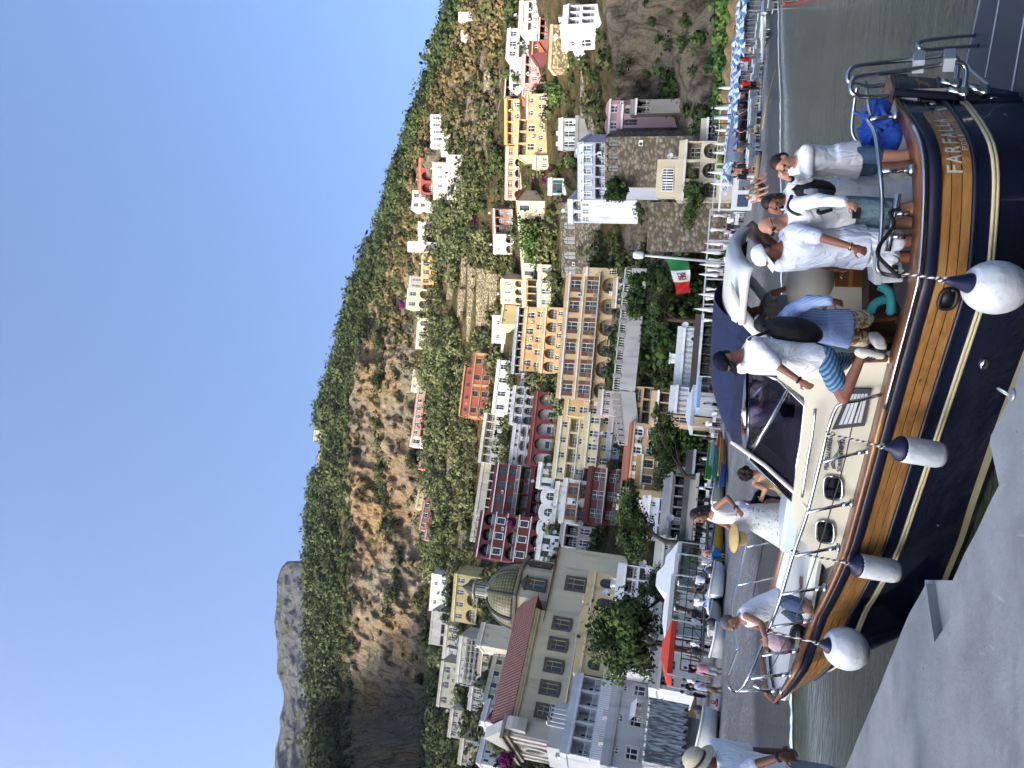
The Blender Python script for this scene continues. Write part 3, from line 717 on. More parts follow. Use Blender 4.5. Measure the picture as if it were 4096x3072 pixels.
def house(name, label, xb, xt, yl, yr, wall, floors, dp=9., yaw=0., r=None, trim='#e4e2dc', shut=None, frame='#e4e2dc', roof='flat', rc=None, cat='house',
          group=None, rail='#e4e2dc', cornice=True, sink=9., sur=None, band=False, parapet=.5, inner=None, keep=True, mull=2, sides='', over=.3):
    yc = (yl+yr)/2
    P = polar(xb, yc, r) if r else terr(xb, yc)
    rz = -math.atan2(P.x, P.y)+math.radians(yaw)
    w = px_w(P, rz, abs(yl-yr)); h = px_h(P, xt)
    if keep: KEEP.append((xt-6, xb+4, min(yl, yr)-4, max(yl, yr)+4))
    T = thing(name, label, cat, tuple(P), rz, group)
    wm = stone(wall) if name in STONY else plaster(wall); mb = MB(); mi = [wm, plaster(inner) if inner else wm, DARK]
    fl = []
    for s in floors.split():
        m_ = _re.match(r'([a-zA-Z\-])(\d*)(?:@([\d.]+))?', s); fl.append((m_[1], int(m_[2] or 1), float(m_[3] or 1)))
    tot = sum(f[2] for f in fl); z = 0.
    for kind, n, wt in fl:
        fh = h*wt/tot; bw = w/n
        if kind == '-':
            mb.quad((-w/2,0,z), (w/2,0,z), (w/2,0,z+fh), (-w/2,0,z+fh)); z += fh; continue
        for k in range(n):
            X0 = -w/2+bw*k; X1 = X0+bw; c = (X0+X1)/2
            if kind in 'wp': ww, z0, z1 = min(bw*.38 if kind == 'w' else bw*.54, fh*.5 if bw < fh*1.6 else fh*.6), z+fh*.2, z+fh*.84
            elif kind in 'fF': ww, z0, z1 = min(bw*.46, fh*.56), z+.02, z+fh*.82
            elif kind == 'a': ww, z0, z1 = min(bw*.52, fh*.62), z+fh*.12, z+fh*.86
            elif kind == 'A': ww, z0, z1 = bw*.78, z+.02, z+fh*.86
            elif kind == 'L': ww, z0, z1 = bw*.86, z+.02, z+fh*.84
            elif kind == 'o': ww, z0, z1 = min(bw*.4, fh*.5), z+fh*.3, z+fh*.8
            elif kind == 's': ww, z0, z1 = min(bw*.28, fh*.4), z+fh*.4, z+fh*.75
            hk = 'a' if kind in 'aA' else ('o' if kind == 'o' else 'w')
            deep = kind in 'AL'; hole = hole_fn(hk, c-ww/2, c+ww/2, z0, z1)
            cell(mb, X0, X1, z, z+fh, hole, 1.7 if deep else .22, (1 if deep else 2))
            if deep:
                dw, dh = min(ww*.5, 1.9), min((z1-z0)*.72, 2.3)
                window(T, c, z0+.02, dw, dh, 'w', frame, None, 1.62, 'door', mull=2)
                newobj('railing', rail_mesh(ww, min(1., (z1-z0)*.35), rail), T, (c, .12, z0))
            else:
                o = window(T, c, z0, ww, z1-z0, hk, frame, shut if kind in 'wf' else None, .16, 'window' if kind in 'wpaos' else 'door', sur if hk == 'w' else None, mull)
                if kind == 'f': balcony(T, c, z0, ww*2.3, 1.0, rail)
        if kind == 'F':
            balcony(T, 0, z, w-.1, 1.3, rail)
        z += fh
    mb.quad((w/2,0,-sink), (-w/2,0,-sink), (-w/2,0,0), (w/2,0,0))
    q = mb.quad; q((-w/2,dp,-sink), (-w/2,0,-sink), (-w/2,0,h), (-w/2,dp,h)); q((w/2,0,-sink), (w/2,dp,-sink), (w/2,dp,h), (w/2,0,h)); q((w/2,dp,-sink), (-w/2,dp,-sink), (-w/2,dp,h), (w/2,dp,h))
    mb.build('wall', mi, T, fix=False)
    for sd_ in sides:                   # windows on a side wall, one per storey
        z = 0
        for kind, n, wt in fl:
            fh = h*wt/tot
            for k in range(max(1, int(dp/4.5))):
                o = window(T, 0, z+fh*.25, 1.0, fh*.5, 'w', frame, shut, -.06, sur and 'window' or 'window', sur or '#d8d2c4')
                o.rotation_euler = (0, 0, math.pi/2 if sd_ == 'r' else -math.pi/2); o.location = ((w/2 if sd_ == 'r' else -w/2), dp*(k+.5)/max(1, int(dp/4.5)), z+fh*.25)
            z += fh
    rb = MB()
    if roof == 'flat':
        rb.box(-w/2-.12, -.12, h+.002, w/2+.12, dp+.12, h+.22)
        if parapet:
            for a in ((-w/2-.1,-.1,w/2+.1,.12), (-w/2-.1,.12,-w/2+.1,dp), (w/2-.1,.12,w/2+.1,dp)): rb.box(a[0], a[1], h+.22, a[2], a[3], h+.22+parapet)
        rb.build('roof', plaster(rc or wall), T)
    elif roof == 'tile':
        rb.poly([(-w/2-over,-over,h+.003), (-w/2-over,dp+over,h+.003), (-w/2-over,dp*.55,h+dp*.2)], (w+2*over,0,0)); rb.build('roof', TILE, T)
    elif roof == 'shed':
        rb.poly([(-w/2-over,-over,h+.003), (-w/2-over,dp,h+.003), (-w/2-over,dp,h+dp*.22), (-w/2-over,-over,h+.18)], (w+2*over,0,0)); rb.build('roof', TILE, T)
    elif roof == 'vault':
        n = max(1, fl[-1][1])
        for k in range(n):
            X0 = -w/2+w*k/n; X1 = X0+w/n; c = (X0+X1)/2; hw = (X1-X0)/2
            rb.poly([(c-hw*math.cos(math.pi*i/10), -.06, h+.003+hw*.42*math.sin(math.pi*i/10)) for i in range(11)], (0, dp, 0))
        rb.build('roof', plaster(rc or wall), T)
    if cornice:
        cb = MB(); zc = [h-.32] if not band else []
        if band:
            z = 0
            for kind, n, wt in fl: z += h*wt/tot; zc.append(z-.14 if z < h-.1 else h-.32)
        for zz in zc: cb.box(-w/2-.2, -.22, zz, w/2+.2, -.003, zz+(.2 if zz < h-.4 else .3))
        cb.build('cornice', plaster(trim), T)
    g = random.Random(int(xb*3+yl))
    if roof == 'flat' and w > 4 and name not in STONY:
        for _ in range(g.randint(0, 2)):
            X = g.uniform(-w*.4, w*.4); c_ = MB(); c_.box(X-.35, dp*.4, h+.2, X+.35, dp*.4+.7, h+1.5).box(X-.45, dp*.4-.1, h+1.503, X+.45, dp*.4+.8, h+1.65); c_.build('chimney', plaster(trim), T)
        if g.random() < .5:
            X = g.uniform(-w*.4, w*.4); c_ = MB(); c_.tube([(X,1,h+.2), (X,1,h+1.9)], .04, 5); c_.lathe((X+.1,.9,h+1.8), [(.02,0),(.3,.05),(.45,.16),(.42,.16),(.02,.04)], 12, (.4,-.8,.3)); c_.build('satellite_dish', paint('#c9c9c7'), T)
    if any(f[0] in 'wpaf' for f in fl) and w > 5:
        for _ in range(g.randint(0, 2)):
            k = g.randrange(len(fl)); zb_ = sum(h*f[2]/tot for f in fl[:k]); n_ = fl[k][1]; X = -w/2+w/n_*g.randint(1, max(1, n_-1)) if n_ > 1 else w*.38
            c_ = MB(); c_.box(X-.42, -.34, zb_+.5, X+.42, -.004, zb_+1.1); a_ = c_.build('air_conditioner', paint('#d2d2cf'), T)
            MB().lathe((X-.1,-.344,zb_+.8), [(.24,0),(.24,.02)], 10, (0,-1,0)).build('fan', IRON, a_)
    HOUSES.append((T, w, h, dp))
    return T, w, h
def block(T, name, x0, y0, z0, x1, y1, z1, c): return MB().box(x0, y0, z0, x1, y1, z1).build(name, plaster(c) if isinstance(c, str) else c, T)
def pergola(T, x0, x1, z, d, h, c='#dedcd6', n=5, cloth=None):
    mb = MB()
    for k in range(n):
        X = lerp(x0, x1, k/(n-1))
        mb.box(X-.06, -d, z, X+.06, -d+.12, z+h); mb.box(X-.05, -d, z+h, X+.05, .1, z+h+.12)
    mb.box(x0, -d, z+h-.12, x1, -d+.1, z+h); o = mb.build('pergola', paint(c), T)
    if cloth: MB().quad((x0,-d,z+h+.14), (x1,-d,z+h+.14), (x1,.1,z+h+.2), (x0,.1,z+h+.2)).build('awning', paint(cloth), o)
    return o
# ================================================================ the town (corner pixels read off the photograph, ranges from the hill)
def box_px(ox, oy, s):
    return lambda X0, X1, Y0, Y1: dict(xt=ox+X0/s, xb=ox+X1/s, yr=oy+Y0/s, yl=oy+Y1/s)
K1 = box_px(1000, 2300, 2.149); K2 = box_px(1000, 1550, 2.154); K3 = box_px(1200, 800, 2.154); K4 = box_px(1600, 0, 2.074)
K5 = box_px(1900, 2300, 2.149); K6 = box_px(1900, 1550, 2.154); K7 = box_px(1900, 800, 2.154); K8 = box_px(2400, 0, 2.074)
GREEN = '#1f5a48'
def H(nm, lb, k, wall, fl, **kw): return house(nm, lb, k['xb'], k['xt'], k['yl'], k['yr'], wall, fl, **kw)
# --- highest houses
H('watch_tower', 'small pale square tower on the skyline of the wooded ridge', K2(556,645,372,470), '#c9bb9c', '- s1', dp=7, r=505, trim='#b8ab90', sink=14)
H('ruined_house', 'long pale ruin with open windows beside the skyline tower', K2(590,660,475,735), '#cdc2a8', 's4', dp=8, r=507, cornice=False, parapet=0, sink=14)
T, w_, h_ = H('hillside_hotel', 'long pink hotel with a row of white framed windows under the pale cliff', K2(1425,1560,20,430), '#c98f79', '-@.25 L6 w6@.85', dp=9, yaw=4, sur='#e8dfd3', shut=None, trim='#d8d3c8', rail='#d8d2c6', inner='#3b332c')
H('cream_house', 'small cream house at the right end of the long pink hotel', K3(975,1070,1470,1659), '#cdbd98', 'a3 s2', dp=8, yaw=5)
H('coral_villa', 'coral villa with white window frames and arched ground floor under the cliff', K2(1490,1610,900,1240), '#b06c58', 'A3 w4', dp=9, yaw=6, sur='#eee6da', trim='#efe8dc', inner='#8a4a3c')
H('pink_annex', 'pink annex with a large oval opening left of the coral villa', K2(1515,1635,1245,1330), '#c98d8a', 'a1', dp=8, yaw=6, keep=False)
H('yellow_annex', 'pale yellow annex half hidden behind the coral villa', K2(1450,1500,850,1050), '#d9c47a', 's3', dp=6, yaw=6, r=352)
H('orange_cottage', 'tiny orange cottage under a dark tree below the cliff', K2(1465,1565,638,712), '#c86a44', 's1 w1', dp=7, yaw=8, shut='#51624c')
H('white_cottage', 'small white cottage between the pink hotel and the dark tree', K2(1390,1570,436,520), '#d6d0c2', 'a1 w1', dp=7, yaw=8)
H('arched_villa', 'cream villa with three tall arched windows under brown scrub', K3(1015,1105,1020,1290), '#d5c6a0', 'a3', dp=8, yaw=2, frame='#dfe2dc')
H('stepped_house', 'cream two storey house with a purple vine on its roof', K3(930,1100,770,945), '#cfbf95', 'A2 w2', dp=9, yaw=8, inner='#8f8468')
H('grey_house', 'plain grey house between the cream house and the golden villa', K3(950,1060,660,765), '#a9a296', 'w2', dp=9, yaw=8)
H('golden_villa', 'golden yellow villa with white scrolled windows and round arches', K3(1055,1180,440,735), '#c1933f', 'a1 a4@1.1', dp=9, yaw=2, trim='#ecd9a4', sur='#efe9dc')
H('white_block', 'plain white block with three small windows above the green garden', K3(1030,1120,190,450), '#d9d3bd', 's3', dp=9, yaw=-2, cornice=False)
H('terrace_house', 'low white house with roof terrace frames over the plain white block', K3(940,1030,360,450), '#d5d2ca', 's2', dp=7, yaw=0, cornice=False, r=322)
H('corner_house', 'white corner house left of the red villa near the ridge', K4(110,220,1580,1740), '#cfc9bb', 'w2 w2', dp=9, yaw=15, r=None)
H('red_villa', 'bright red villa with three arched bays near the top of the hill', K4(165,275,1310,1610), '#9a3a2f', 'A3', dp=9, yaw=4, inner='#7c1d18', trim='#d99a7c')
H('retaining_house', 'pale grey flat fronted terrace block below the red villa', K4(400,520,1285,1659), '#b5b1a5', '-', dp=9, yaw=0, cornice=False)
H('garden_terrace', 'narrow cream terrace with a pergola between red villa and grey block', K4(285,395,1350,1659), '#cbbfa0', 's4', dp=6, yaw=0)
H('vaulted_villa', 'white villa with two vaulted gables near the right skyline', K4(262,345,950,1235), '#dcd8d0', 'w5', dp=9, yaw=4, roof='vault')
H('white_terrace', 'white terrace with railing and a pink vine below the vaulted villa', K4(350,405,940,1300), '#d9d5cd', '-', dp=5, yaw=4, cornice=False)
H('knob_house', 'small white house beneath the limestone peak', K4(500,610,95,170), '#d6cfc0', 'a1 s1', dp=8, yaw=12)
H('knob_cottage', 'white cottage on the edge below the limestone peak', K4(520,600,250,330), '#cfc6b2', 'a2', dp=8, yaw=12)
# --- the right hand row in the sun
H('yellow_villa', 'bright yellow villa with loggias and a tree before it', K4(885,1000,820,1200), '#c39a45', 'a4 L4', dp=9, yaw=3, trim='#a8803a', inner='#a8761f')
H('pink_row_house', 'row of pink houses with orange shutters and arches', K4(890,1000,1215,1659), '#cf9d86', 'A5 w5', dp=9, yaw=4, shut='#c9742a', trim='#e2d3c2', inner='#a37561')
T, w_, h_ = H('beige_mansion', 'big beige mansion with a covered roof loggia at its top right', K4(975,1215,985,1290), '#c7a365', 'o3 w2 L3@.9', dp=12, yaw=12, sides='l', rail='#8a7a5c', trim='#cfc3a6', inner='#7a5f42')
H('beige_wing', 'lower beige wing with oval openings right of the mansion', K4(1050,1225,775,985), '#b99a69', 'a3 o2', dp=9, yaw=8, roof='tile')
H('green_shutter_house', 'white house with green shutters high on the sunny row', K4(930,1005,485,735), '#dcd8cd', 'w4', dp=9, yaw=14, shut=None, frame=GREEN, sides='l')
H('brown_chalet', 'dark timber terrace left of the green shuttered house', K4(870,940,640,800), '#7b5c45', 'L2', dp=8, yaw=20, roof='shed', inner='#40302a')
H('pink_terrace_house', 'pink house with a dining terrace under grey awnings', K4(1030,1150,450,690), '#c98f86', 'w3 L3', dp=9, yaw=12, inner='#5e3a33', trim='#d5cfc5')
H('peach_house', 'peach house with a plain sunny end wall in the steep row', K4(1015,1085,690,790), '#d3ab80', 's1', dp=8, yaw=20, roof='shed')
H('maroon_house', 'maroon house with a yellow sunlit end wall', K4(1095,1210,335,440), '#6e2f2d', 'w1', dp=8, yaw=22, trim='#c8a668')
H('glass_terrace', 'white house with glazed roof terraces at the top right', K4(905,1050,230,480), '#d9d7d3', 'L2 p3', dp=9, yaw=22, inner='#8f979a')
H('upper_terrace', 'white stacked terraces against the right edge of the town', K4(1010,1150,0,250), '#cfccc6', 'p4 L3 -', dp=9, yaw=20, inner='#85888a')
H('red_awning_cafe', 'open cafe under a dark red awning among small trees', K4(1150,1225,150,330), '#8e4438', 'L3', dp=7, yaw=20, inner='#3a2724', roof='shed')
H('dining_terrace', 'long retaining terrace of pale stone with dining tables above it', K4(1265,1370,200,560), '#b8a47c', '-', dp=5, yaw=18, cornice=False)
H('arcade_house', 'white house with tall arches, its left end wall in the sun', K4(1385,1650,30,190), '#c9ced6', '-@.3 A3@1.1 L3', dp=14, yaw=26, trim='#d9dde2', inner='#8d96a2', sides='l')  # bluish shade on this face is mixed into its wall colours
T, w_, h_ = H('arcade_wing', 'sunlit white wing with round windows joined to the tall arched house', K4(1370,1620,190,410), '#e0dbcb', '-@.2 a2 o2', dp=9, yaw=-22)  # same white house, with warm sunlight mixed into this face's wall colour
# --- terraced gardens and the middle rows
H('tiled_barracks', 'long cream building under a sloping terracotta tile roof', K7(385,560,20,700), '#c8b88d', 's1@.35 w6', dp=9, yaw=-22, roof='shed', sur='#ddd5c0', frame='#49443c')
H('brown_terrace_house', 'reddish brown house with glassy terraces above the tile roof', K7(165,330,80,300), '#8d5f48', 'F3 L3', dp=8, yaw=-10, inner='#5a4033', rail='#b9b4aa')
H('vine_house', 'white house with a big arch beside the reddish brown terraces', K7(175,330,300,470), '#d6d0c4', 'A2 s2', dp=8, yaw=-8, inner='#8a7f70')
for i, (a, b_, c, d_, lb) in enumerate(((10,110,600,1090,'longest dry stone terrace wall in the sunny garden above the town'), (-70,-20,560,1230,'upper dry stone terrace wall with weeds growing along its top'), (120,185,640,960,'lower dry stone terrace wall with dark tool shed doors'), (-150,-95,770,1010,'topmost short stone terrace wall among olive trees'))):
    T, w_, h_ = H('terrace_wall', lb, K7(a, b_, c, d_), '#a3977c', '-', dp=3, yaw=-4, cornice=False, roof=None, group='dry stone terrace walls', keep=True)
H('lemon_house', 'pale yellow house with tall white shuttered windows under the stone terraces', K7(240,430,690,905), '#d0bb80', 'A3@1.1 w3', dp=10, yaw=-12, frame='#eceae4', shut=None, trim='#dcdad0', sur='#e9e7df', inner='#8b7d5c')
H('lemon_wing', 'bright yellow end wing with two tiny windows beside the pale yellow house', K7(232,360,910,1075), '#c8b066', '- s2', dp=8, yaw=20, parapet=.2)
H('white_studio', 'flat white building with two square dark openings', K7(165,270,1000,1240), '#d9d8d3', '-@.4 s2', dp=9, yaw=-6, cornice=False)
H('white_guesthouse', 'white guesthouse with small arches under the flat white building', K7(250,400,1060,1330), '#d3d1cb', 'L4 a4', dp=9, yaw=4, inner='#6d6a66', r=228)
T, w_, h_ = H('red_palazzo', 'big orange red palazzo with yellow corner bands and green shutters', K7(-25,125,1325,1890), '#a64a36', 'f4 w4', dp=16, yaw=6, trim='#c39b55', sur='#c39b55', frame='#5c4b3c', rail='#8a3f2a', band=True)
for X in (-w_/2+.45, 0, w_/2-.45): block(T, 'corner_band', X-.45, -.09, -3, X+.45, -.004, h_-.34, '#c39b55')
a_ = MB(); a_.box(-w_/2+1, 3, h_+.2, w_/2-5, 13, h_+4.2); at_ = a_.build('attic_storey', plaster('#a64a36'), T)
for k in range(4): window(T, -w_/2+3+k*(w_-10)/3, h_+1.2, 1.0, 1.9, 'a', '#6a4a30', None, 2.9, 'window')
MB().box(-w_/2+.6, 2.6, h_+4.21, w_/2-4.6, 13.4, h_+4.7).build('attic_cornice', plaster('#c39b55'), T)
H('shuttered_house', 'white house with green louvred windows under the red palazzo', K7(185,290,1385,1846), '#d8d7d3', 'w4', dp=10, yaw=6, frame='#e4e2dc', shut=None, sur='#efeeea')
T, w_, h_ = H('white_hotel', 'long cream hotel wing with yellow loggias at the top of the shaded town', K6(70,230,235,660), '#d2c8ae', 'p6 L6', dp=10, yaw=5, trim='#ddd9cf', inner='#b59d62')
H('white_hotel_wing', 'long low cream wing with a roof rail left of the yellow loggias', K6(40,165,660,1110), '#cfc5a8', 'L6@1.2 -', dp=10, yaw=5, inner='#8c7a55')
# --- the dark red hotel (three stepped blocks)
HR = '#6c2224'
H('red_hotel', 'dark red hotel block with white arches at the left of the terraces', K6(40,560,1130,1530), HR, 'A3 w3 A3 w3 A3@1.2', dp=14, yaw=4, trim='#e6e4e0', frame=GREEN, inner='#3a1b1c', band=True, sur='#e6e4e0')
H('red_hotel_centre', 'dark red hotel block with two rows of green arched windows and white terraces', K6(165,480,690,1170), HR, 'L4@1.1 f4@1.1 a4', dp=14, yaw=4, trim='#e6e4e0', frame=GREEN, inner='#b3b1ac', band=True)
H('red_hotel_loggias', 'white loggias stacked in rows over a dark red wall', K6(330,500,330,690), '#d4d3d1', 'A3 A3 p3@.6', dp=14, yaw=4, trim='#e8e6e2', frame=GREEN, inner='#9a9894', band=True)
H('red_hotel_right', 'dark red wall with five white arched niches and green doors', K6(500,690,50,690), HR, 'A5', dp=12, yaw=4, trim='#8f5748', frame=GREEN, inner='#dcdad6', band=False)
H('red_hotel_terrace', 'white arched terraces above the dark red wall of niches', K6(330,500,0,330), '#d3d2d0', 'A4 A4', dp=12, yaw=6, trim='#e8e6e2', inner='#8d8b88', rail='#dddbd6', band=True)
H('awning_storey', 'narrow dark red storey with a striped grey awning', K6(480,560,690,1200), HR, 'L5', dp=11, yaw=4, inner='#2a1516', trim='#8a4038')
H('arched_annex', 'white annex with three scalloped roof arches and arched windows', K6(575,690,875,1290), '#d6d6d4', 'a3', dp=9, yaw=4, roof='vault', cornice=False)
H('stair_house', 'white stepped house at the foot of the dark red hotel', K6(560,760,1290,1510), '#d2d1cd', 'w3 p2', dp=8, yaw=6, frame=GREEN)
H('ochre_terraces', 'ochre house with deep round arches and glass balustrades', K7(590,760,930,1500), '#c39a52', 'p6@.8 A5@1.2', dp=10, yaw=4, trim='#cfc6b0', inner='#a98b55', rail='#c9cdd0')
H('ochre_upper', 'ochre upper storeys with recessed balconies behind glass', K7(425,590,930,1480), '#bf9650', 'F5 a4', dp=10, yaw=4, trim='#cfc6b0', inner='#a5854e', rail='#c9cdd0')
T, w_, h_ = H('glass_gallery', 'long blue grey glass gallery on top of the ochre house', K7(350,428,925,1500), '#9aa3a8', 'L8', dp=8, yaw=4, trim='#c9cfd2', inner='#2e3438', rail='#aab4ba')
T, w_, h_ = H('yellow_palazzo', 'wide yellow palazzo with brown shutters, round balconies and scalloped arches', K7(770,1190,650,1740), '#d0ad72', 'A6@1.15 f6 w6', dp=14, yaw=5, trim='#e2e2df', frame='#ded9cf', shut='#6d4634', rail='#a5957c', band=True, sides='l', inner='#c8b48a')
for k in range(6): pass
H('palazzo_tower', 'yellow corner turret with a small white spire at the right of the palazzo', K7(960,1230,590,660), '#cba971', 'a1 s1 s1', dp=8, yaw=5, trim='#e2e2df')
H('garden_house', 'low cream house with green shutters half hidden behind the garden hedge', K7(1215,1300,650,930), '#b9a678', 'w3', dp=5, yaw=5, frame=GREEN)
H('cream_apartments', 'cream apartment block with four bays of white framed balconies', K6(715,960,270,800), '#cdbd86', 'F4 L4 w4@.9', dp=11, yaw=4, trim='#e0dfd8', inner='#c2b07c', rail='#dedcd4', band=True)
H('yellow_apartments', 'pale yellow lower storeys with round headed white doors', K6(960,1170,240,700), '#d3c379', 'a4 F4', dp=10, yaw=4, trim='#dedcd4', rail='#d5d3cc')
H('yellow_annex_house', 'small yellow house with a pink flowered balcony beside the palazzo', K6(800,1080,30,265), '#cfb06b', 'p2 f2 w2', dp=9, yaw=8, trim='#d8d5cb')
H('white_townhouse', 'white town house with two brown shuttered balcony doors', K6(770,975,810,1190), '#d4d3cf', 'w2 f2@1.3', dp=9, yaw=4, frame='#8a6240', shut='#7d5636', rail='#8d8274')
H('maroon_townhouse', 'dark maroon town house with white shutters and two balconies', K6(985,1250,710,1190), '#6a2e2b', 'F3 F3', dp=9, yaw=4, frame='#dcdcd9', shut='#d5d5d2', trim='#5a2623', rail='#b9aca4')
H('lilac_house', 'pale lilac flat roofed house with oval windows', K6(1170,1270,240,620), '#aca4ad', 'o3', dp=9, yaw=5, trim='#c8c5c6')
T, w_, h_ = H('peach_building', 'long peach building with tall white shutters above the pine', K6(1345,1560,320,790), '#cfa86e', 's3 w3', dp=10, yaw=5, frame='#e6e4de', shut='#e0ded8', trim='#d3b98e', sur='#eae8e2', roof='shed')
H('peach_loggia', 'peach wing with a deep loggia and terrace at the end of the long building', K6(1330,1530,0,320), '#c9a062', 'L3 A2', dp=10, yaw=6, inner='#b28c58', rail='#c7c0b2', trim='#d8c8a8')
H('yellow_house', 'mustard yellow house with brown shutters right of the leaning pine', K6(1425,1680,610,880), '#b9923a', 'w2 p2', dp=8, yaw=4, frame='#7c5433', shut='#7c5433', sur='#e6dfcd', trim='#e0dccf')
H('yellow_house_left', 'mustard yellow house with brown balcony doors behind the leaning pine', K6(1430,1690,880,1130), '#b18c38', 'f2 w2', dp=8, yaw=4, frame='#7c5433', trim='#e0dccf', sur='#e6dfcd')
# --- the shaded left side round the church
H('lime_house', 'lemon yellow house with arched niches catching the last sun', K1(1760,2010,30,440), '#c6b268', 'L3@.7 A3 w4', dp=11, yaw=-18, trim='#e8d98c', frame='#e4e2dc', inner='#b39c4a')
H('left_terraces', 'white roof terraces with frames above the lemon yellow house', K1(1565,1700,10,330), '#d7d3c8', 'p3 s2', dp=8, yaw=-18, cornice=False)
H('pergola_house', 'white house with terrace frames left of the lemon yellow house', K1(1565,1700,330,620), '#cfc8b8', 'L3 -', dp=8, yaw=-18, cornice=False, inner='#7f7868')
H('cream_left_house', 'cream house with round niches above the scaffolding', K1(1680,1790,450,740), '#d0c295', 'a4', dp=8, yaw=-18)
T, w_, h_ = H('scaffolded_house', 'pale house behind white scaffolding left of the dome', K1(1800,1990,560,960), '#cfc6ac', 'p5 p5 s3', dp=10, yaw=-18)
mb = MB()
for k in range(9):
    X = -w_/2+w_*k/8; mb.box(X-.07, -1.3, -1, X+.07, -1.16, h_*.8)
for k in range(4): mb.box(-w_/2, -1.35, h_*.2*k+.5, w_/2, -.1, h_*.2*k+.62); mb.box(-w_/2, -1.32, h_*.2*k+1.5, w_/2, -1.22, h_*.2*k+1.6)
mb.build('scaffolding', paint('#b9b8b4'), T)
H('pale_left_house', 'pale house under dark trees at the far left of the upper row', K1(1640,1790,770,1160), '#c9bd9e', 's4 a3', dp=9, yaw=-18)
H('edge_house', 'cream flat house near the left picture edge above the church front', K1(1730,1850,1180,1420), '#cdbf9b', 'a3 p3', dp=9, yaw=-18)
H('edge_villa', 'yellowish house cut by the left picture edge', K1(1820,1960,1440,1659), '#cbb98d', 'w3 w3', dp=9, yaw=-18)
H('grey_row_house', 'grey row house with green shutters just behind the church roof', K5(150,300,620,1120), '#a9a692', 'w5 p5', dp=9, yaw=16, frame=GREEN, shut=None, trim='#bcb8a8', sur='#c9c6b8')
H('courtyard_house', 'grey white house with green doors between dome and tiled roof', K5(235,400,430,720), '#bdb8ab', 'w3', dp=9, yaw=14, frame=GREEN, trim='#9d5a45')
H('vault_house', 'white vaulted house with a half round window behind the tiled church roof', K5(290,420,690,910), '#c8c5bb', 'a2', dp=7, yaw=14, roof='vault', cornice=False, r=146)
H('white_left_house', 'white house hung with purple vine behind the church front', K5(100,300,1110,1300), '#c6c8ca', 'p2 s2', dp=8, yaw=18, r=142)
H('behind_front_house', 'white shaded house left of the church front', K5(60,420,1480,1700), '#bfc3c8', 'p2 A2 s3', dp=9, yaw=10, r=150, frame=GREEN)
# --- front row by the beach, left
T, w_, h_ = H('terrace_building', 'white building with covered terrace, glass front and curved parasols on its roof', K5(850,1040,880,1560), '#b9bcc0', 'L5', dp=9, yaw=24, r=88, trim='#c9cdd0', inner='#c3c7ca', rail='#d6d8da')
block(T, 'roof_room', -w_/2+1.2, 2.5, h_+.3, w_/2-2.5, 8, h_+2.7, '#b5b3ac'); pergola(T, -w_/2+3, w_/2-4, h_+.7, -1., 2.1, '#c9cdd0', 5, '#3f3d38')
T, w_, h_ = H('oval_window_house', 'pale lilac beach house with oval windows and a white awning', K5(1200,1560,880,1700), '#aeaaab', '-@.7 w3@1.1 o3@.8', dp=11, yaw=24, r=80, trim='#a59f96', frame='#dcdcdc', rail='#e3e3e1', sur='#bdb7b2')
newobj('railing', rail_mesh(w_, 1.3, '#d9d9d6', .22), T, (0, -.05, h_+.5))
MB().quad((-w_*.02,-1.6,h_*.5), (w_*.17,-1.6,h_*.5), (w_*.17,-.05,h_*.66), (-w_*.02,-.05,h_*.66)).build('awning', paint('#cfcdc4'), T)
balcony(T, w_*.09, h_*.22, w_*.22, 1.1, '#d6d6d3', '#a8a4a2')
T, w_, h_ = H('yellow_church_hall', 'plain yellow hall with arched windows below the church dome', K5(960,1250,0,880), '#c3ab70', '- a5@1.3 -@.4', dp=12, yaw=16, r=92, frame='#3c4448', trim='#cdbb8b', inner=None)
H('white_shop_house', 'white house with yellow doorways under the big pine', K5(1265,1500,-60,300), '#d6d6d3', 'L3 L3', dp=8, yaw=8, r=84, inner='#c59233', rail='#dcdad6')
H('pine_house', 'white house with wavy balconies half hidden behind the big pine', K5(1270,1560,320,870), '#cbcdd0', 'p3 f3', dp=8, yaw=14, r=79, rail='#dedede')
T, w_, h_ = H('beach_shop', 'white beach shop with a door and round plaque beside the red parasol', K5(1580,1760,560,1000), '#c5c8cb', 'p3', dp=7, yaw=16, r=72, frame='#8b8f92')
T, w_, h_ = H('plank_kiosk', 'grey weathered kiosk with a peeling white plank roof', K5(1790,2010,1250,1720), '#8d8c88', '-', dp=7, yaw=20, r=47, roof=None, cornice=False)
mb = MB(); n = 26
for k in range(n):
    X = -w_/2-.3+(w_+.6)*k/n; mb.obox((X+(w_+.6)/n/2, 0, h_+1.0), ((w_+.6)/n*.48,0,0), (0,1.0,.0), (0,-.0,1.05+.14*math.sin(k*2.1)))
mb.build('plank_roof', M('peeling planks', '#a9aaa8', .8, .4, 3, .5, 12, streak=True, c2='#5d5f60', c2at=.5), T)
H('grey_shop_front', 'pale green glazed restaurant front under the smaller pine', K5(1500,1760,130,540), '#b7c3bd', 'L4@1.2 -@.5', dp=8, yaw=12, r=74, inner='#4a524f', rail='#c9d0cc')
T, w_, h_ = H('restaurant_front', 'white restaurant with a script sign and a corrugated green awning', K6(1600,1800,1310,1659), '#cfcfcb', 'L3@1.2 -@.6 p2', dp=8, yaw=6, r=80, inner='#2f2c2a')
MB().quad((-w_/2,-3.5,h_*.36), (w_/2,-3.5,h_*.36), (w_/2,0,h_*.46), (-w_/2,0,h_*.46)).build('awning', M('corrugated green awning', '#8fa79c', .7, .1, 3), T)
so_ = text_obj('lettering', 'Chez Black', h_*.2, .03, paint('#4a3a35'), T, (w_*.05, -.08, h_*.52), (math.pi/2,0,0), shear=.3)
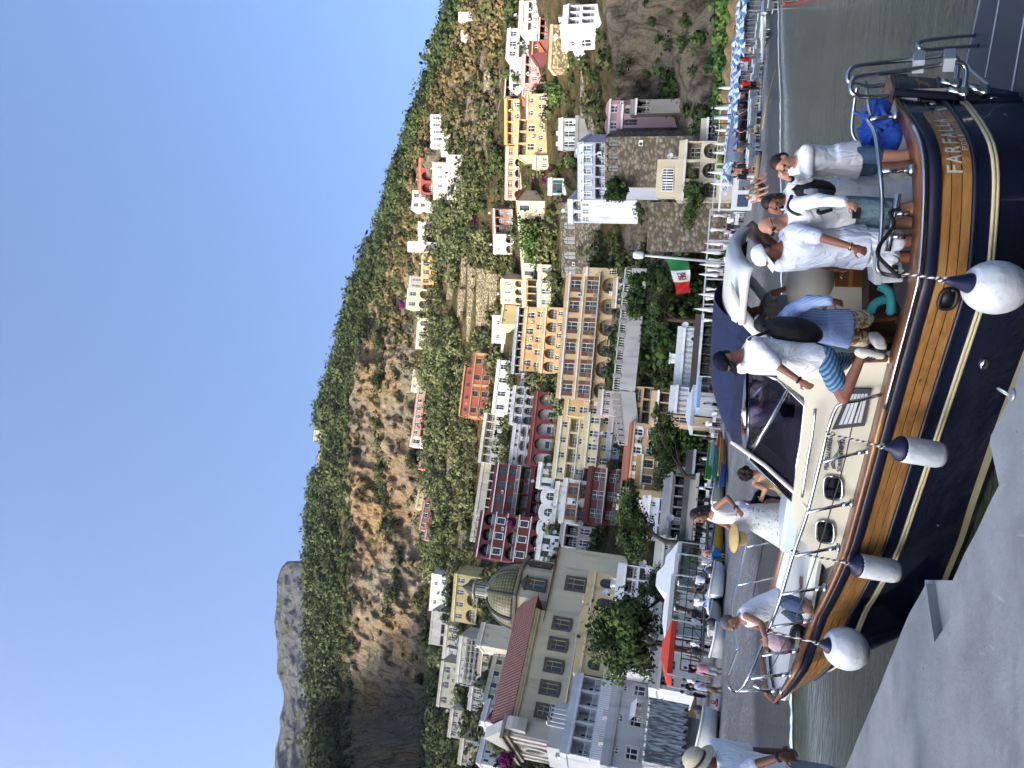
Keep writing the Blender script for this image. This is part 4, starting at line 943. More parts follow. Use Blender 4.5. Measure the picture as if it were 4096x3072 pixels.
T, w_, h_ = H('terrace_restaurant', 'white two storey restaurant terrace with slim railings and a long beige awning', K6(1660,1830,760,1320), '#c9cacb', 'L6 -@.15', dp=9, yaw=4, r=82, inner='#585a5c', rail='#d6d8d8')
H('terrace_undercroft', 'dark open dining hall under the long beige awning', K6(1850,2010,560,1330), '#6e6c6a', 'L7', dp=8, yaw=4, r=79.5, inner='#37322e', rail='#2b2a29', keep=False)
mb = MB(); T2_, w2_, h2_ = HOUSES[-1][0], HOUSES[-1][1], HOUSES[-1][2]
mb.poly([(-w2_/2,-4.2,h2_*.55), (-w2_/2,-.02,h2_*1.0), (-w2_/2,-.02,h2_*1.0+.12), (-w2_/2,-4.2,h2_*.55+.12)], (w2_*.72,0,0)); mb.build('awning', paint('#a79f90'), T2_)
H('upper_restaurant', 'white upper restaurant with air conditioners behind the middle pine', K6(1480,1650,960,1310), '#cfcfcf', 'L3 p3', dp=8, yaw=4, r=88, inner='#6a6c6e')
H('balcony_house', 'cream beach house with arched doorways right of the tall shutters', K6(1560,1860,60,330), '#c6a873', 'a3 L3', dp=8, yaw=5, r=90, inner='#8f7850', rail='#d5d3ce')
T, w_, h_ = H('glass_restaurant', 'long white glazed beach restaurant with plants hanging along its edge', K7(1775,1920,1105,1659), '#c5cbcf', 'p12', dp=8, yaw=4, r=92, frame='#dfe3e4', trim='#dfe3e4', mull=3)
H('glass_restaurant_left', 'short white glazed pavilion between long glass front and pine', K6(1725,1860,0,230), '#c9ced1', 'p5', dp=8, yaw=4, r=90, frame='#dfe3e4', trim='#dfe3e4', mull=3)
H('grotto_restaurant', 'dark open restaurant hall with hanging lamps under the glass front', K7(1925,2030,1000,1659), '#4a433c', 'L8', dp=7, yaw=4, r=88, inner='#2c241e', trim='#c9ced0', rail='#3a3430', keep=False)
# --- right, above and on the beach
T, w_, h_ = H('stone_bastion', 'rough stone wall with four dark arches under the blue white hotel', K4(1700,2040,1135,1560), '#7d7566', '-@1.6 a4', dp=6, yaw=-10, r=112, cornice=False, frame='#2a2826', roof=None)
T, w_, h_ = H('blue_hotel', 'blue white hotel with pergola terrace above the stone arches', K4(1510,1700,1185,1659), '#aab2be', 'L5 w5', dp=9, yaw=-10, r=116, trim='#dfe4ea', frame='#e8ecf0', inner='#7d8794', rail='#e3e7ea', sur='#c9d0d8')
pergola(T, -w_/2, w_/2, h_*.42, 2.4, 2.0, '#dde1e5', 7)
H('pink_house', 'pink house with twin curved gables on the rock', K4(1730,1880,830,1110), '#b98a88', '-@.2 w2', dp=8, yaw=14, r=122, roof='vault', sur='#dccfca', frame='#e4e4e2', shut=None, keep=True)
H('arched_pink_house', 'lower pink storey with a round arched door under the twin gables', K4(1835,1990,870,1060), '#b59295', 'a2@1.2', dp=7, yaw=14, r=119, frame='#8d6a63')
H('sea_terrace', 'grey flat terrace on struts beside the pink house', K4(1950,2080,825,940), '#8b857b', 'L2', dp=5, yaw=14, r=117, inner='#4b4843')
T, w_, h_ = H('cream_tower', 'broad cream house with round arches standing on the beach', K8(690,980,1170,1659), '#c3b596', 'A3@1.1 L3', dp=10, yaw=6, r=100, trim='#c9c7c0', inner='#a8966f', rail='#6b6a66')
block(T, 'roof_storey', -w_/2+.5, 2.2, h_+.25, w_/2-2, 9, h_+3.6, '#c9b98f')
for k in range(5): window(T, -w_/2+2+k*(w_-6)/4, h_+1.3, 1.5, 1.5, 'w', '#dcdfe0', None, 2.1, 'window')
T, w_, h_ = H('beach_pergola', 'cream flat roofed annex with a white terrace frame right of the broad house', K8(880,990,985,1165), '#b8ad95', 'L3', dp=7, yaw=6, r=103, inner='#8e8168', trim='#d5d7d8')
H('rock_wall', 'rough stone retaining wall below the walkway over the beach', K7(1490,1690,20,440), '#7e766a', '-', dp=4, yaw=4, r=106, cornice=False, roof=None)
H('ruin_wall', 'overgrown stone wall with dark round openings under the big tree', K7(740,880,30,680), '#8b8272', 'a5', dp=4, yaw=-16, r=158, cornice=False, roof=None, frame='#2a2826')
H('white_side_house', 'white house with a solar panel beside the overgrown garden', K7(830,1000,0,200), '#ccd0d4', 'p3 A2', dp=8, yaw=-14, r=140, inner='#8b9096')
H('white_row_house', 'low white row house between striped awning and scalloped annex', K6(560,690,660,880), '#cfcfcb', 'w3', dp=8, yaw=4, frame=GREEN)
H('yard_house', 'grey cluttered back house between church crossing and maroon town house', K6(760,1010,1205,1400), '#a09d96', 'p2 L2', dp=7, yaw=6, inner='#4a4744', rail='#b9b9b5')
H('upper_lane_house', 'small cream lane house above the dark red hotel', K6(-10,60,1110,1330), '#cdbf9a', 's3', dp=7, yaw=6, sur='#dcd6c8')
H('lane_wall_house', 'pale pink low house right of the pale yellow lower storeys', K6(1090,1180,30,240), '#c2a89a', 'p3', dp=6, yaw=6, r=128)
H('roof_flat', 'flat cream house above the grey row behind the church roof', K5(60,160,430,620), '#c6bda2', 's3', dp=7, yaw=14, r=158)
H('lower_lane_house', 'narrow ochre house between mustard house and leaning pine', K6(1300,1430,880,1180), '#bfa468', 'w3', dp=7, yaw=4, r=104, shut='#7c5433')
H('white_attic_house', 'white attic house with small windows over the maroon town house', K6(700,775,820,1180), '#c9c8c3', 's5', dp=7, yaw=4)
H('garden_cottage', 'pale cottage among trees between tiled house and yellow palazzo', K7(560,660,560,930), '#c3b186', 'F4', dp=7, yaw=-6, rail='#d0cdc4')
H('lemon_garden_house', 'white walled terrace with green doors beside the ochre house', K7(430,560,690,930), '#c2a86c', 'L4', dp=6, yaw=-4, inner='#7b6b48', frame=GREEN)
H('slope_house', 'blue grey low house on the dark slope under the beige mansion', K4(1340,1480,980,1240), '#a9aca6', 'a3', dp=6, yaw=4, inner='#777777')
H('slope_terrace', 'long grey terrace wall with a hanging awning over the dark slope', K4(1480,1570,960,1300), '#8f8d86', '-', dp=4, yaw=4, cornice=False)
H('green_shutter_cottage', 'white cottage with big green shutters under the purple vine steps', K4(1250,1370,1480,1620), '#bfc2c2', 'w1', dp=6, yaw=0, frame=GREEN, shut=GREEN)
for k_, bx_, lb in ((K2,(1800,1860,1180,1400),'pale stone garden wall under the coral villa'),(K2,(1925,1975,1090,1300),'low stone garden wall above the long low cream wing'),(K3,(1265,1325,560,860),'stone garden wall below the golden villa'),(K3,(1385,1430,500,800),'stone garden wall with purple flowers above it'),(K2,(1700,1745,560,760),'stone garden wall below the orange cottage'),(K4,(700,745,560,760),'dry stone wall on the brown bank at the right')):
    H('garden_wall', lb, k_(*bx_), '#a0947b', '-', dp=3, yaw=0, cornice=False, roof=None, group='stone garden walls')
H('road_wall', 'long grey road wall crossing the dark slope below the big bright tree', K4(1495,1535,560,980), '#8d877a', '-', dp=4, yaw=4, cornice=False, roof=None)
H('road_wall', 'lower grey road wall right of the blue white hotel', K4(1560,1620,960,1180), '#8d877a', '-', dp=4, yaw=4, cornice=False, roof=None)
H('cream_row_house', 'cream house with a roof terrace between beige mansion and tiled barracks', K4(1120,1230,1290,1400), '#c8b892', 'p2 s2', dp=7, yaw=4)
H('white_upper_cottage', 'small white cottage beneath the white roof terraces at the left', K1(1700,1770,640,760), '#cfcabc', 's2', dp=6, yaw=-18)
H('ochre_left_house', 'ochre house wedged under the scaffolded house', K1(1990,2060,560,900), '#bfa877', 'w4', dp=7, yaw=-18, frame=GREEN)
H('flat_roof_house', 'pale flat house left of the scaffolding', K1(1900,2000,980,1180), '#b9b2a0', 'p3', dp=7, yaw=-18)
H('white_balcony_house', 'white house with a row of balconies between red hotel and guesthouse', K7(410,470,1500,1740), '#cfcecb', 'A4', dp=7, yaw=4, inner='#8d8b88')
H('low_green_door_house', 'low white house with green doors under the shuttered house', K6(285,345,0,230), '#cbcac6', 'p5', dp=7, yaw=5, frame=GREEN)
# balustrade walk above the gardens
def walkway(pts, r0, r1, label):
    P0, P1 = polar(*pts[0], r0), polar(*pts[1], r1); d = P1-P0; L = Vector((d.x, d.y, 0)).length; rz = math.atan2(d.y, d.x)
    T = thing('balustrade_walk', label, 'walkway wall', tuple(P0), rz)
    s = d.z/L
    sh = lambda x, z: (x, z+x*s)
    mb = MB(); mb.poly([(0,-.4,-2.6), (L,-.4,-2.6+L*s), (L,-.4,L*s), (0,-.4,0)], (0,1.6,0)); mb.build('retaining_wall', plaster('#b5b2aa'), T)
    mb = MB(); mb.poly([(0,-.45,.95), (L,-.45,.95+L*s), (L,-.45,1.13+L*s), (0,-.45,1.13)], (0,.4,0))
    n = int(L/.42)
    for k in range(n): x = L*k/n; mb.lathe((x,-.25,x*s), [(.06,0),(.11,.25),(.05,.6),(.08,.95)], 5)
    mb.build('balustrade', paint('#d2cfc8'), T)
    for k in range(1, 9):
        x = L*k/9; MB().box(x-.35, -.5, x*s-.05, x+.35, 0, x*s+1.3).build('pier', plaster('#a09a90'), T)
walkway([(2478,1560), (2528,1075)], 118, 122, 'long white balustrade walk over grey rock below the yellow palazzo')
walkway([(2500,1780), (2478,1565)], 117, 118, 'short left stretch of white balustrade beside the peach building')
# ================================================================ church
CHT, _nt, _b = newmat('red church tiles'); _b.inputs['Roughness'].default_value = .85; _g = nd(_nt, 'ShaderNodeTexCoord')
_w = nd(_nt, 'ShaderNodeTexWave'); _w.inputs['Scale'].default_value = .75; _w.bands_direction = 'X'; _w.inputs['Distortion'].default_value = .3; _nt.links.new(_g.outputs['Object'], _w.inputs[0])
_nt.links.new(nmix(_nt, nmix(_nt, lin('#6d443a'), lin('#8a5c4e'), nramp(_nt, nnoise(_nt, _g.outputs['Object'], 1.2, 8, .7), .35, .65)), lin('#4a302a'), nramp(_nt, _w.outputs[0], .25, .6, .75, 0)), _b.inputs[0]); nbump(_nt, _b, _w.outputs[0], .8, .15)
def church():
    top = 2072, 2872
    B = W(2072, 2872, 97.); zt = B.z
    q = ray(2163, 2440); A = CAM+q*((zt-CZ)/q.z)
    u = Vector((A.x-B.x, A.y-B.y, 0)); L = u.length; u.normalize(); v = Vector((-u.y, u.x, 0))
    rz = math.atan2(u.y, u.x)
    T = thing('church', 'cream church with a tiled dome, dark framed windows and a carved stone front', 'church', (B.x, B.y, 0), rz)
    KEEP.extend([(2070, 2330, 2440, 3072)])
    # local frame: x back along the nave, y across it to the left, z up; right wall at y=0
    cm = plaster('#bfb592'); st = plaster('#a9a499', .16); dk = M('dark stone frame', '#57504a', .9, .25, 2, .3, 8)
    wd = 13.0; zb = 5.; hw = 6.3; z0 = zt-hw
    mb = MB(); mi = [cm, cm, DARK]; n = 5; bw = L/n
    mb.quad((0,0,zb), (L,0,zb), (L,0,z0), (0,0,z0))
    for k in range(n):
        X0 = bw*k; c = X0+bw*.5
        cell(mb, X0, X0+bw, z0, zt, hole_fn('w', c-.65, c+.65, z0+1.7, z0+3.9), .35, 2)
    mb.quad((0,wd,zb), (0,0,zb), (0,0,zt), (0,wd,zt)); mb.quad((L,0,zb), (L,wd,zb), (L,wd,zt), (L,0,zt)); mb.quad((L,wd,zb), (0,wd,zb), (0,wd,zt), (L,wd,zt))
    mb.build('wall', mi, T, fix=False)
    for k in range(n):
        c = bw*(k+.5); o = window(T, c, z0+1.7, 1.3, 2.2, 'w', '#b3a06e', None, .2, 'window', None, 2)
        f = MB(); g = .36
        f.box(-.65-g,-.12,-g,-.65,0,2.2+g); f.box(.65,-.12,-g,.65+g,0,2.2+g); f.box(-.65,-.12,2.2,.65,0,2.2+g); f.box(-.65,-.16,-g-.1,.65,0,0)
        f.build('frame', dk, o, loc=(0, -.205, 0))
    MB().box(-.3,-.35,zt+.003,L,-.0,zt+.35).box(-.3,-.55,zt+.353,L,0,zt+.7).build('cornice', plaster('#c2b58b'), T)
    MB().poly([(0,-.75,zt+.71), (0,wd+.5,zt+.71), (0,wd/2,zt+5.2)], (L+2,0,0)).build('roof', CHT, T)
    # aisle below with its own tiled ledge
    MB().box(-.5,-2.6,zb,L,-.003,z0-.25).build('aisle', plaster('#bdb495'), T)
    MB().poly([(-.5,-2.9,z0-.245), (-.5,-.003,z0-.245), (-.5,-.003,z0+.5)], (L+.6,0,0)).build('aisle_roof', M('pale ledge tiles', '#a9a08c', .85, .3, 3, .8, 6), T)
    # front
    x0 = -2.2
    fh = MB(); fh.box(x0, -.6, zb-1, -.004, wd+.6, zt+.6); fr = fh.build('front', st, T)
    def band(z, h, d, name='cornice', c='#8f887c'): MB().box(x0-d, -.6-d, z, .0-.006, wd+.6+d, z+h).build(name, plaster(c, .2), fr)
    band(zt-6.4, .5, .55); band(zt-5.9, .35, .9); band(zt+.62, .6, .6); band(zt+1.22, .4, 1.0)
    MB().poly([(x0,-.9,zt+1.63), (x0,wd+.9,zt+1.63), (x0,wd/2,zt+5.6)], (1.5,0,0)).build('pediment', st, fr)
    for sgn, y0 in ((1,-.6), (-1,wd+.6)):         # curled shoulders
        pts = [(x0+.3, y0, zt+1.63)]+[(x0+.3, y0-sgn*(1.6*math.sin(t)), zt+.2+2.2*math.cos(t)-.8) for t in (.2,.7,1.2,1.57,2.1)]+[(x0+.3, y0, zt-1.6)]
        MB().poly(pts, (1.6,0,0)).build('scroll', st, fr)
    for y in (.1, 2.5, wd-2.9, wd-.5):
        MB().box(x0-.28, y-.45, zb, x0-.003, y+.75, zt-6.41).box(x0-.28, y-.45, zt-5.5, x0-.003, y+.75, zt+.61).build('pilaster', plaster('#b3aea4', .15), fr)
    r_ = MB(); r_.lathe((x0-.003, wd/2, zt-2.2), [(2.0,0),(2.0,.3),(1.5,.35),(1.35,.12),(1.35,0)], 24, (-1,0,0)); ro = r_.build('round_window', plaster('#b7b1a5'), fr)
    MB().lathe((x0-.05, wd/2, zt-2.2), [(1.34,0),(1.34,.06)], 20, (-1,0,0)).build('pane', GLASS, ro)
    # crossing block, drum, dome, lantern
    Dp = W(2086, 2384, 119.); M_ = Matrix.Rotation(-rz, 4, 'Z'); loc = lambda P: M_ @ (Vector(P)-Vector((B.x, B.y, 0)))
    D = loc(Dp); zd = D.z; R = 250*119/FP/2
    cx, cy = D.x, D.y
    MB().box(cx-R*1.25, cy-R*1.9, zb, cx+R*.95, cy+R*1.6, zd-6.6).build('crossing', cm, T)
    # curved shoulder of the crossing towards the beach
    pts = [(0, zd-6.6)]+[(R*.9+R*.35*(1-math.cos(t)), zd-6.6-3.4*math.sin(t)) for t in (0,.4,.8,1.2,1.57)]
    MB().poly([(cx-R*1.25, cy-R*1.9-.004, z) for z in (zd-6.6, zb)]+[(cx+R*.95, cy-R*1.9-.004, z) for z in (zb, zd-6.6)], (0,-.25,0)).build('crossing_band', plaster('#c7bd9c'), T)
    w_ = window(T, cx-R*.15, zd-11.2, 1.6, 2.6, 'w', '#b3a06e', None, 0, 'window', None, 2); w_.location = (cx-R*.15, cy-R*1.9-.30, zd-11.6)
    f = MB(); g = .38
    f.box(-.8-g,-.14,-g,-.8,.0,2.6+g); f.box(.8,-.14,-g,.8+g,.0,2.6+g); f.box(-.8,-.14,2.6,.8,.0,2.6+g); f.box(-.8,-.14,-g,.8,.0,0); f.build('frame', dk, w_)
    MB().poly([(cx-R*1.4,cy-R*2.05,zd-6.59), (cx-R*1.4,cy+R*1.7,zd-6.59), (cx-R*1.4,cy-R*.2,zd-5.2)], (R*2.5,0,0)).build('crossing_roof', TILE, T)
    def oct_(r, z, tw=.3927): return [Vector((cx+r*math.cos(tw+k*math.pi/4), cy+r*math.sin(tw+k*math.pi/4), z)) for k in range(8)]
    MB().loft([oct_(R*1.18, zd-6.6), oct_(R*1.18, zd-.6)]).build('drum', cm, T)
    MB().loft([oct_(R*1.27, zd-.597), oct_(R*1.3, zd-.2), oct_(R*1.1, zd+.1)]).build('drum_cornice', plaster('#8b8270', .2), T)
    for k in range(8):
        a = k*math.pi/4; e = Vector((math.cos(a), math.sin(a), 0)); rr = R*1.18*math.cos(math.pi/8)
        w_ = window(T, 0, 0, 1.5, 2.6, 'w', '#b3a06e', None, 0, 'window', None, 2); w_.location = (cx+e.x*(rr+.05), cy+e.y*(rr+.05), zd-4.6); w_.rotation_euler = (0,0,a+math.pi/2)
        f = MB(); g = .35
        f.box(-.75-g,-.2,-g,-.75,.05,2.6+g); f.box(.75,-.2,-g,.75+g,.05,2.6+g); f.box(-.75,-.2,2.6,.75,.05,2.6+g); f.box(-.75,-.2,-g,.75,.05,0); f.poly([(-1.4,-.3,2.97),(1.4,-.3,2.97),(0,-.3,3.9)], (0,.3,0)); f.build('frame', dk, w_)
    m, nt, b = newmat('dome tiles'); b.inputs['Roughness'].default_value = .45
    tc = nd(nt, 'ShaderNodeTexCoord'); sx = nd(nt, 'ShaderNodeSeparateXYZ'); nt.links.new(tc.outputs['Object'], sx.inputs[0])
    at = nd(nt, 'ShaderNodeMath', operation='ARCTAN2'); nt.links.new(sx.outputs[0], at.inputs[0]); nt.links.new(sx.outputs[1], at.inputs[1])
    def lin2(a, ka, b_, kb):
        o = nd(nt, 'ShaderNodeMath', operation='MULTIPLY'); nt.links.new(a, o.inputs[0]); o.inputs[1].default_value = ka
        p = nd(nt, 'ShaderNodeMath', operation='MULTIPLY_ADD'); nt.links.new(b_, p.inputs[0]); p.inputs[1].default_value = kb; nt.links.new(o.outputs[0], p.inputs[2])
        s = nd(nt, 'ShaderNodeMath', operation='SINE'); nt.links.new(p.outputs[0], s.inputs[0]); return s.outputs[0]
    mu = nd(nt, 'ShaderNodeMath', operation='MULTIPLY'); nt.links.new(lin2(at.outputs[0], 28, sx.outputs[2], 6.), mu.inputs[0]); nt.links.new(lin2(at.outputs[0], 28, sx.outputs[2], -6.), mu.inputs[1])
    c = nmix(nt, lin('#3d4a34'), lin('#8a7a42'), nramp(nt, mu.outputs[0], -.1, .15)); c = nmix(nt, c, lin('#3a352b'), nramp(nt, nnoise(nt, tc.outputs['Object'], .9, 6), .5, .66, 0, .6))
    nt.links.new(c, b.inputs['Base Color'])
    d = MB(); H_ = 128*119/FP*1.02
    prof = [(R*math.cos(t)**.82 if t < 1.5 else R*.16, H_*math.sin(t)) for t in np.linspace(0, 1.42, 14)]
    d.lathe((0,0,0), prof, 48); dm = d.build('dome', m, T, True, loc=(cx, cy, zd+.1))
    rb = M('rib tiles', '#4a4636', .6, .3, 4, c2='#2d3a2c', c2at=.5)
    for k in range(8):
        a = k*math.pi/4+.3927
        MB().tube([(r*math.cos(a)*1.01, r*math.sin(a)*1.01, z) for r, z in prof], .32, 6).build('rib', rb, dm)
    lz = zd+.1+prof[-1][1]
    l = MB(); l.lathe((cx,cy,lz-.3), [(1.75,0),(1.75,.4),(1.4,.5),(1.4,2.6),(1.8,2.75),(1.8,3.0)], 8); ln = l.build('lantern', plaster('#b9b29c'), T)
    MB().lathe((cx,cy,lz+2.71), [(1.6,0),(1.3,.7),(.5,1.7),(.1,2.3),(.05,3.1)], 12).build('cap', rb, ln)
    for k in range(8):
        a = k*math.pi/4; MB().obox((cx+1.3*math.cos(a), cy+1.3*math.sin(a), lz+1.4), (-.3*math.sin(a), .3*math.cos(a), 0), (.06*math.cos(a), .06*math.sin(a), 0), (0,0,.8)).build('window', GLASS, ln)
church()
# ================================================================ trees one can tell apart
def Kc(k, X0, X1, Y0, Y1):
    b = k(X0, X1, Y0, Y1); return (b['xt']+b['xb'])/2, (b['yl']+b['yr'])/2, abs(b['yl']-b['yr']), abs(b['xb']-b['xt'])
def TR(nm, lb, k, a, **kw): x, y, w_, h_ = Kc(k, *a); return tree(nm, lb, x, y, w_, h_, **kw)
def foot(k, X, Y, d):
    b = k(X, X, Y, Y); P = W(b['xt'], b['yl'], d); P.z = min(P.z, max(beach_z(P), 1.2)); return P
pg = 'stone pines along the beach promenade'
TR('pine_tree', 'largest dark pine with a tall crown left of the red parasol', K5, (901,1608,141,969), d=62, kind='pine', n=60, K=150, leaf=.16, base=foot(K5,1900,700,60), lean=.1, group=pg)
TR('pine_tree', 'dark pine leaning over the white canopy stall', K5, (1370,1660,-86,466), d=66, kind='pine', n=34, K=150, leaf=.16, base=foot(K5,1800,330,64), group=pg)
TR('pine_tree', 'round pine with a forked leaning trunk before the maroon town house', K6, (1138,1591,855,1515), d=74, kind='pine', n=48, K=150, leaf=.16, base=foot(K6,1920,1340,71), lean=-.2, group=pg)
TR('pine_tree', 'wide flat pine with a slanting trunk before the peach building', K6, (1476,1824,188,932), d=76, kind='pine', n=48, K=150, leaf=.16, base=foot(K6,2010,760,73), lean=-.3, group=pg)
TR('pine_tree', 'dark bushy pine on the rock above the glass restaurant', K7, (1420,1710,707,1343), d=104, kind='pine', n=40, K=130, leaf=.17)
TR('pine_tree', 'dark pine in front of the broad cream house on the beach', K8, (652,907,1382,1838), d=94, kind='pine', n=60, K=140, leaf=.17)
TR('pine_tree', 'small dark pine over the plank kiosk at the left', K5, (1491,1758,1042,1378), d=52, kind='pine', n=26, K=130, leaf=.16)
TR('pine_tree', 'scrubby dark pine behind the plank kiosk roof', K5, (1520,1659,1310,1670), d=50, kind='pine', n=26, K=130, leaf=.16)
TR('plane_tree', 'big round broadleaf tree before the tiled roof house', K7, (360,750,110,560), kind='green', n=46, K=130, leaf=.17)
TR('olive_tree', 'pale olive tree right of the yellow palazzo turret', K7, (640,780,430,660), kind='olive', n=20, K=90)
TR('garden_tree', 'bushy dark tree between palazzo turret and overgrown wall', K7, (770,1010,440,650), kind='wood', n=28, K=100)
TR('garden_tree', 'tall thin tree on the overgrown slope beside the white walkway', K7, (850,1010,90,260), kind='wood', n=20, K=90)
TR('garden_tree', 'broad green tree low on the overgrown slope under the walkway end', K7, (1060,1270,240,430), kind='green', n=26, K=100)
TR('garden_tree', 'leafy tree by the solar panelled house', K7, (1080,1300,10,180), kind='green', n=26, K=100)
TR('garden_tree', 'dark round tree on the bank right of the grey terrace block', K4, (425,620,1010,1260), kind='wood', n=34, K=110)
TR('garden_tree', 'dark tree beside the vaulted villa terrace', K4, (395,550,740,930), kind='wood', n=30, K=100)
TR('garden_tree', 'wide dark tree under the grey terrace block', K4, (495,740,1250,1480), kind='wood', n=36, K=110)
TR('garden_tree', 'brownish tree covering the pink terrace house', K4, (1125,1240,420,780), kind='olive', n=30, K=110)
TR('garden_tree', 'big rounded bright tree below the pink terrace house', K4, (1180,1460,640,960), kind='green', n=44, K=130, leaf=.16)
TR('clipped_tree', 'small clipped ball tree before the beige mansion', K4, (1125,1210,890,1030), kind='green', n=16, K=110)
TR('clipped_tree', 'round clipped tree beside the sunlit white wing', K4, (1370,1520,405,590), kind='green', n=22, K=120)
TR('clipped_tree', 'small round tree in front of the red awning', K4, (1195,1260,240,345), kind='green', n=12, K=90)
TR('clipped_tree', 'small round tree at the cafe terrace by the right edge', K4, (1210,1280,90,180), kind='green', n=12, K=90)
TR('cypress_tree', 'tall slim cypress against the sky right of the vaulted villa', K4, (225,490,605,695), kind='pine', n=34, K=110, shape='cone', d=330)
TR('cypress_tree', 'broad cypress before the limestone peak', K4, (310,520,470,550), kind='pine', n=30, K=110, shape='cone', d=320)
TR('umbrella_pine', 'spreading dark pine under the limestone peak', K4, (400,590,370,560), kind='pine', n=30, K=110, shape='umbrella')
TR('garden_tree', 'dark tree on the skyline at the right picture edge', K4, (455,560,-20,150), kind='wood', n=26, K=100)
TR('yellow_tree', 'small yellow green tree beside the broad cypress', K4, (480,545,545,625), kind='dry', n=14, K=80)
TR('garden_tree', 'dark spreading tree between pink hotel and orange cottage', K2, (1310,1560,500,730), kind='wood', n=34, K=110)
TR('garden_tree', 'dark tree at the foot of the cliff left of the coral villa', K2, (1400,1640,1240,1480), kind='wood', n=36, K=110)
TR('skyline_tree', 'lone tree standing out on the skyline over the purple vine house', K3, (400,470,860,950), kind='wood', n=12, K=80, d=495)
TR('garden_tree', 'bright green tree left of the lemon yellow house', K1, (1765,1900,340,540), kind='green', n=26, K=100)
TR('garden_tree', 'green tree among houses at the left of the scaffolding', K1, (1800,1960,1000,1180), kind='green', n=26, K=100)
TR('garden_tree', 'dark tree under the shaded cliff at the left', K1, (1390,1530,760,940), kind='wood', n=30, K=100)
TR('garden_tree', 'green vine covered tree beside the peach loggia', K6, (1510,1610,110,320), d=84, kind='green', n=20, K=100)
TR('terrace_shrub', 'potted shrub hanging over the restaurant awning', K6, (1810,1930,1370,1520), d=71, kind='green', n=14, K=90, cat='shrub')
def vine(nm, lb, k, a, kind='purple', d=None, n=20, K=90):
    x, y, w_, h_ = Kc(k, *a); P = W(x, y, d) if d else terr(x, y); d = dep(P)-.6; kk = d/FP; P = W(x, y, d)
    g = np.random.default_rng(int(x+y)); c = np.array(P)+g.uniform(-1, 1, (n, 3))*np.array([w_*kk*.38, .5, h_*kk*.38]); r = np.full(n, min(w_, h_)*kk*.25)
    v, t = clump_arrays(c, r, r*.8, K, r*.22+.05, np.clip(.5+.2*g.normal(size=n), 0, 1), int(x))
    o = quads_obj(nm, v, t, LM[kind]); tag(o, lb, 'climbing plant')
vine('bougainvillea', 'large purple bougainvillea on the roof of the cream stepped house', K3, (850,935,830,945))
vine('bougainvillea', 'small purple bougainvillea in the terraced garden', K3, (1410,1450,470,590))
vine('bougainvillea', 'faded purple bougainvillea high in the green garden', K3, (1480,1550,150,220))
vine('bougainvillea', 'purple bougainvillea on the steps under the beige mansion', K4, (1170,1230,1400,1540))
vine('bougainvillea', 'upper purple bougainvillea beside the beige mansion steps', K4, (1220,1290,1370,1440))
vine('bougainvillea', 'pink bougainvillea under the vaulted villa', K4, (330,400,1010,1075))
vine('bougainvillea', 'pink bougainvillea at the foot of the sunlit white wing', K4, (1455,1560,350,430))
vine('bougainvillea', 'purple bougainvillea over the white house behind the church front', K5, (110,300,1150,1290), d=118)
vine('bougainvillea', 'purple bougainvillea left of the church front', K5, (190,330,1540,1659), d=100)
vine('bougainvillea', 'purple bougainvillea on the annex left of the coral villa', K2, (1530,1630,1170,1300))
vine('bougainvillea', 'purple bougainvillea between the red hotel blocks', K6, (265,360,1130,1200), d=150)
vine('garden_hedge', 'clipped green hedge along the terrace under the yellow palazzo', K7, (1200,1235,900,1500), kind='green', d=124, n=50)
vine('hanging_ivy', 'green ivy over the rock below the white balustrade', K7, (1310,1480,590,1050), kind='ivy', d=112, n=60)
vine('hanging_ivy', 'green ivy hanging along the glass restaurant edge', K7, (1890,1935,880,1480), kind='ivy', d=88, n=60)
vine('hanging_ivy', 'dark ivy strip on the rock right of the pink house', K8, (500,830,640,950), kind='ivy', d=110, n=50)
vine('hanging_ivy', 'ivy curtain on the stone wall left of the four dark arches', K4, (1690,1900,1490,1659), kind='ivy', d=108, n=40)
# ================================================================ the motor boat
def wood(name, c, c2, ax, sc=1.):
    m, nt, b = newmat(name); b.inputs['Roughness'].default_value = .38; b.inputs['Coat Weight'].default_value = .35; b.inputs['Coat Roughness'].default_value = .2
    g = nd(nt, 'ShaderNodeNewGeometry'); mp = nd(nt, 'ShaderNodeMapping'); nt.links.new(g.outputs['Position'], mp.inputs[0])
    mp.inputs['Rotation'].default_value = (0, 0, -ax)
    def sc_(v): 
        q = nd(nt, 'ShaderNodeMapping'); nt.links.new(mp.outputs[0], q.inputs[0]); q.inputs['Scale'].default_value = v; return q.outputs[0]
    x = nmix(nt, lin(c), lin(c2), nramp(nt, nnoise(nt, sc_((.9, 16, 16)), 1.5*sc, 8, .65, None, .5), .3, .72))
    x = nmix(nt, x, lin('#b98a4e'), nramp(nt, nnoise(nt, sc_((.35, 3, 6)), 1.1*sc, 4), .52, .7, 0, .55))
    x = nmix(nt, x, lin('#24160d'), nramp(nt, nnoise(nt, sc_((2.2, 7, 7)), 2.2*sc, 5, .6), .66, .72, 0, .85))
    nt.links.new(x, b.inputs['Base Color']); return m
BE = None
STEEL = M('polished steel', '#b9bdc0', .16, .05, 4, metal=1.)
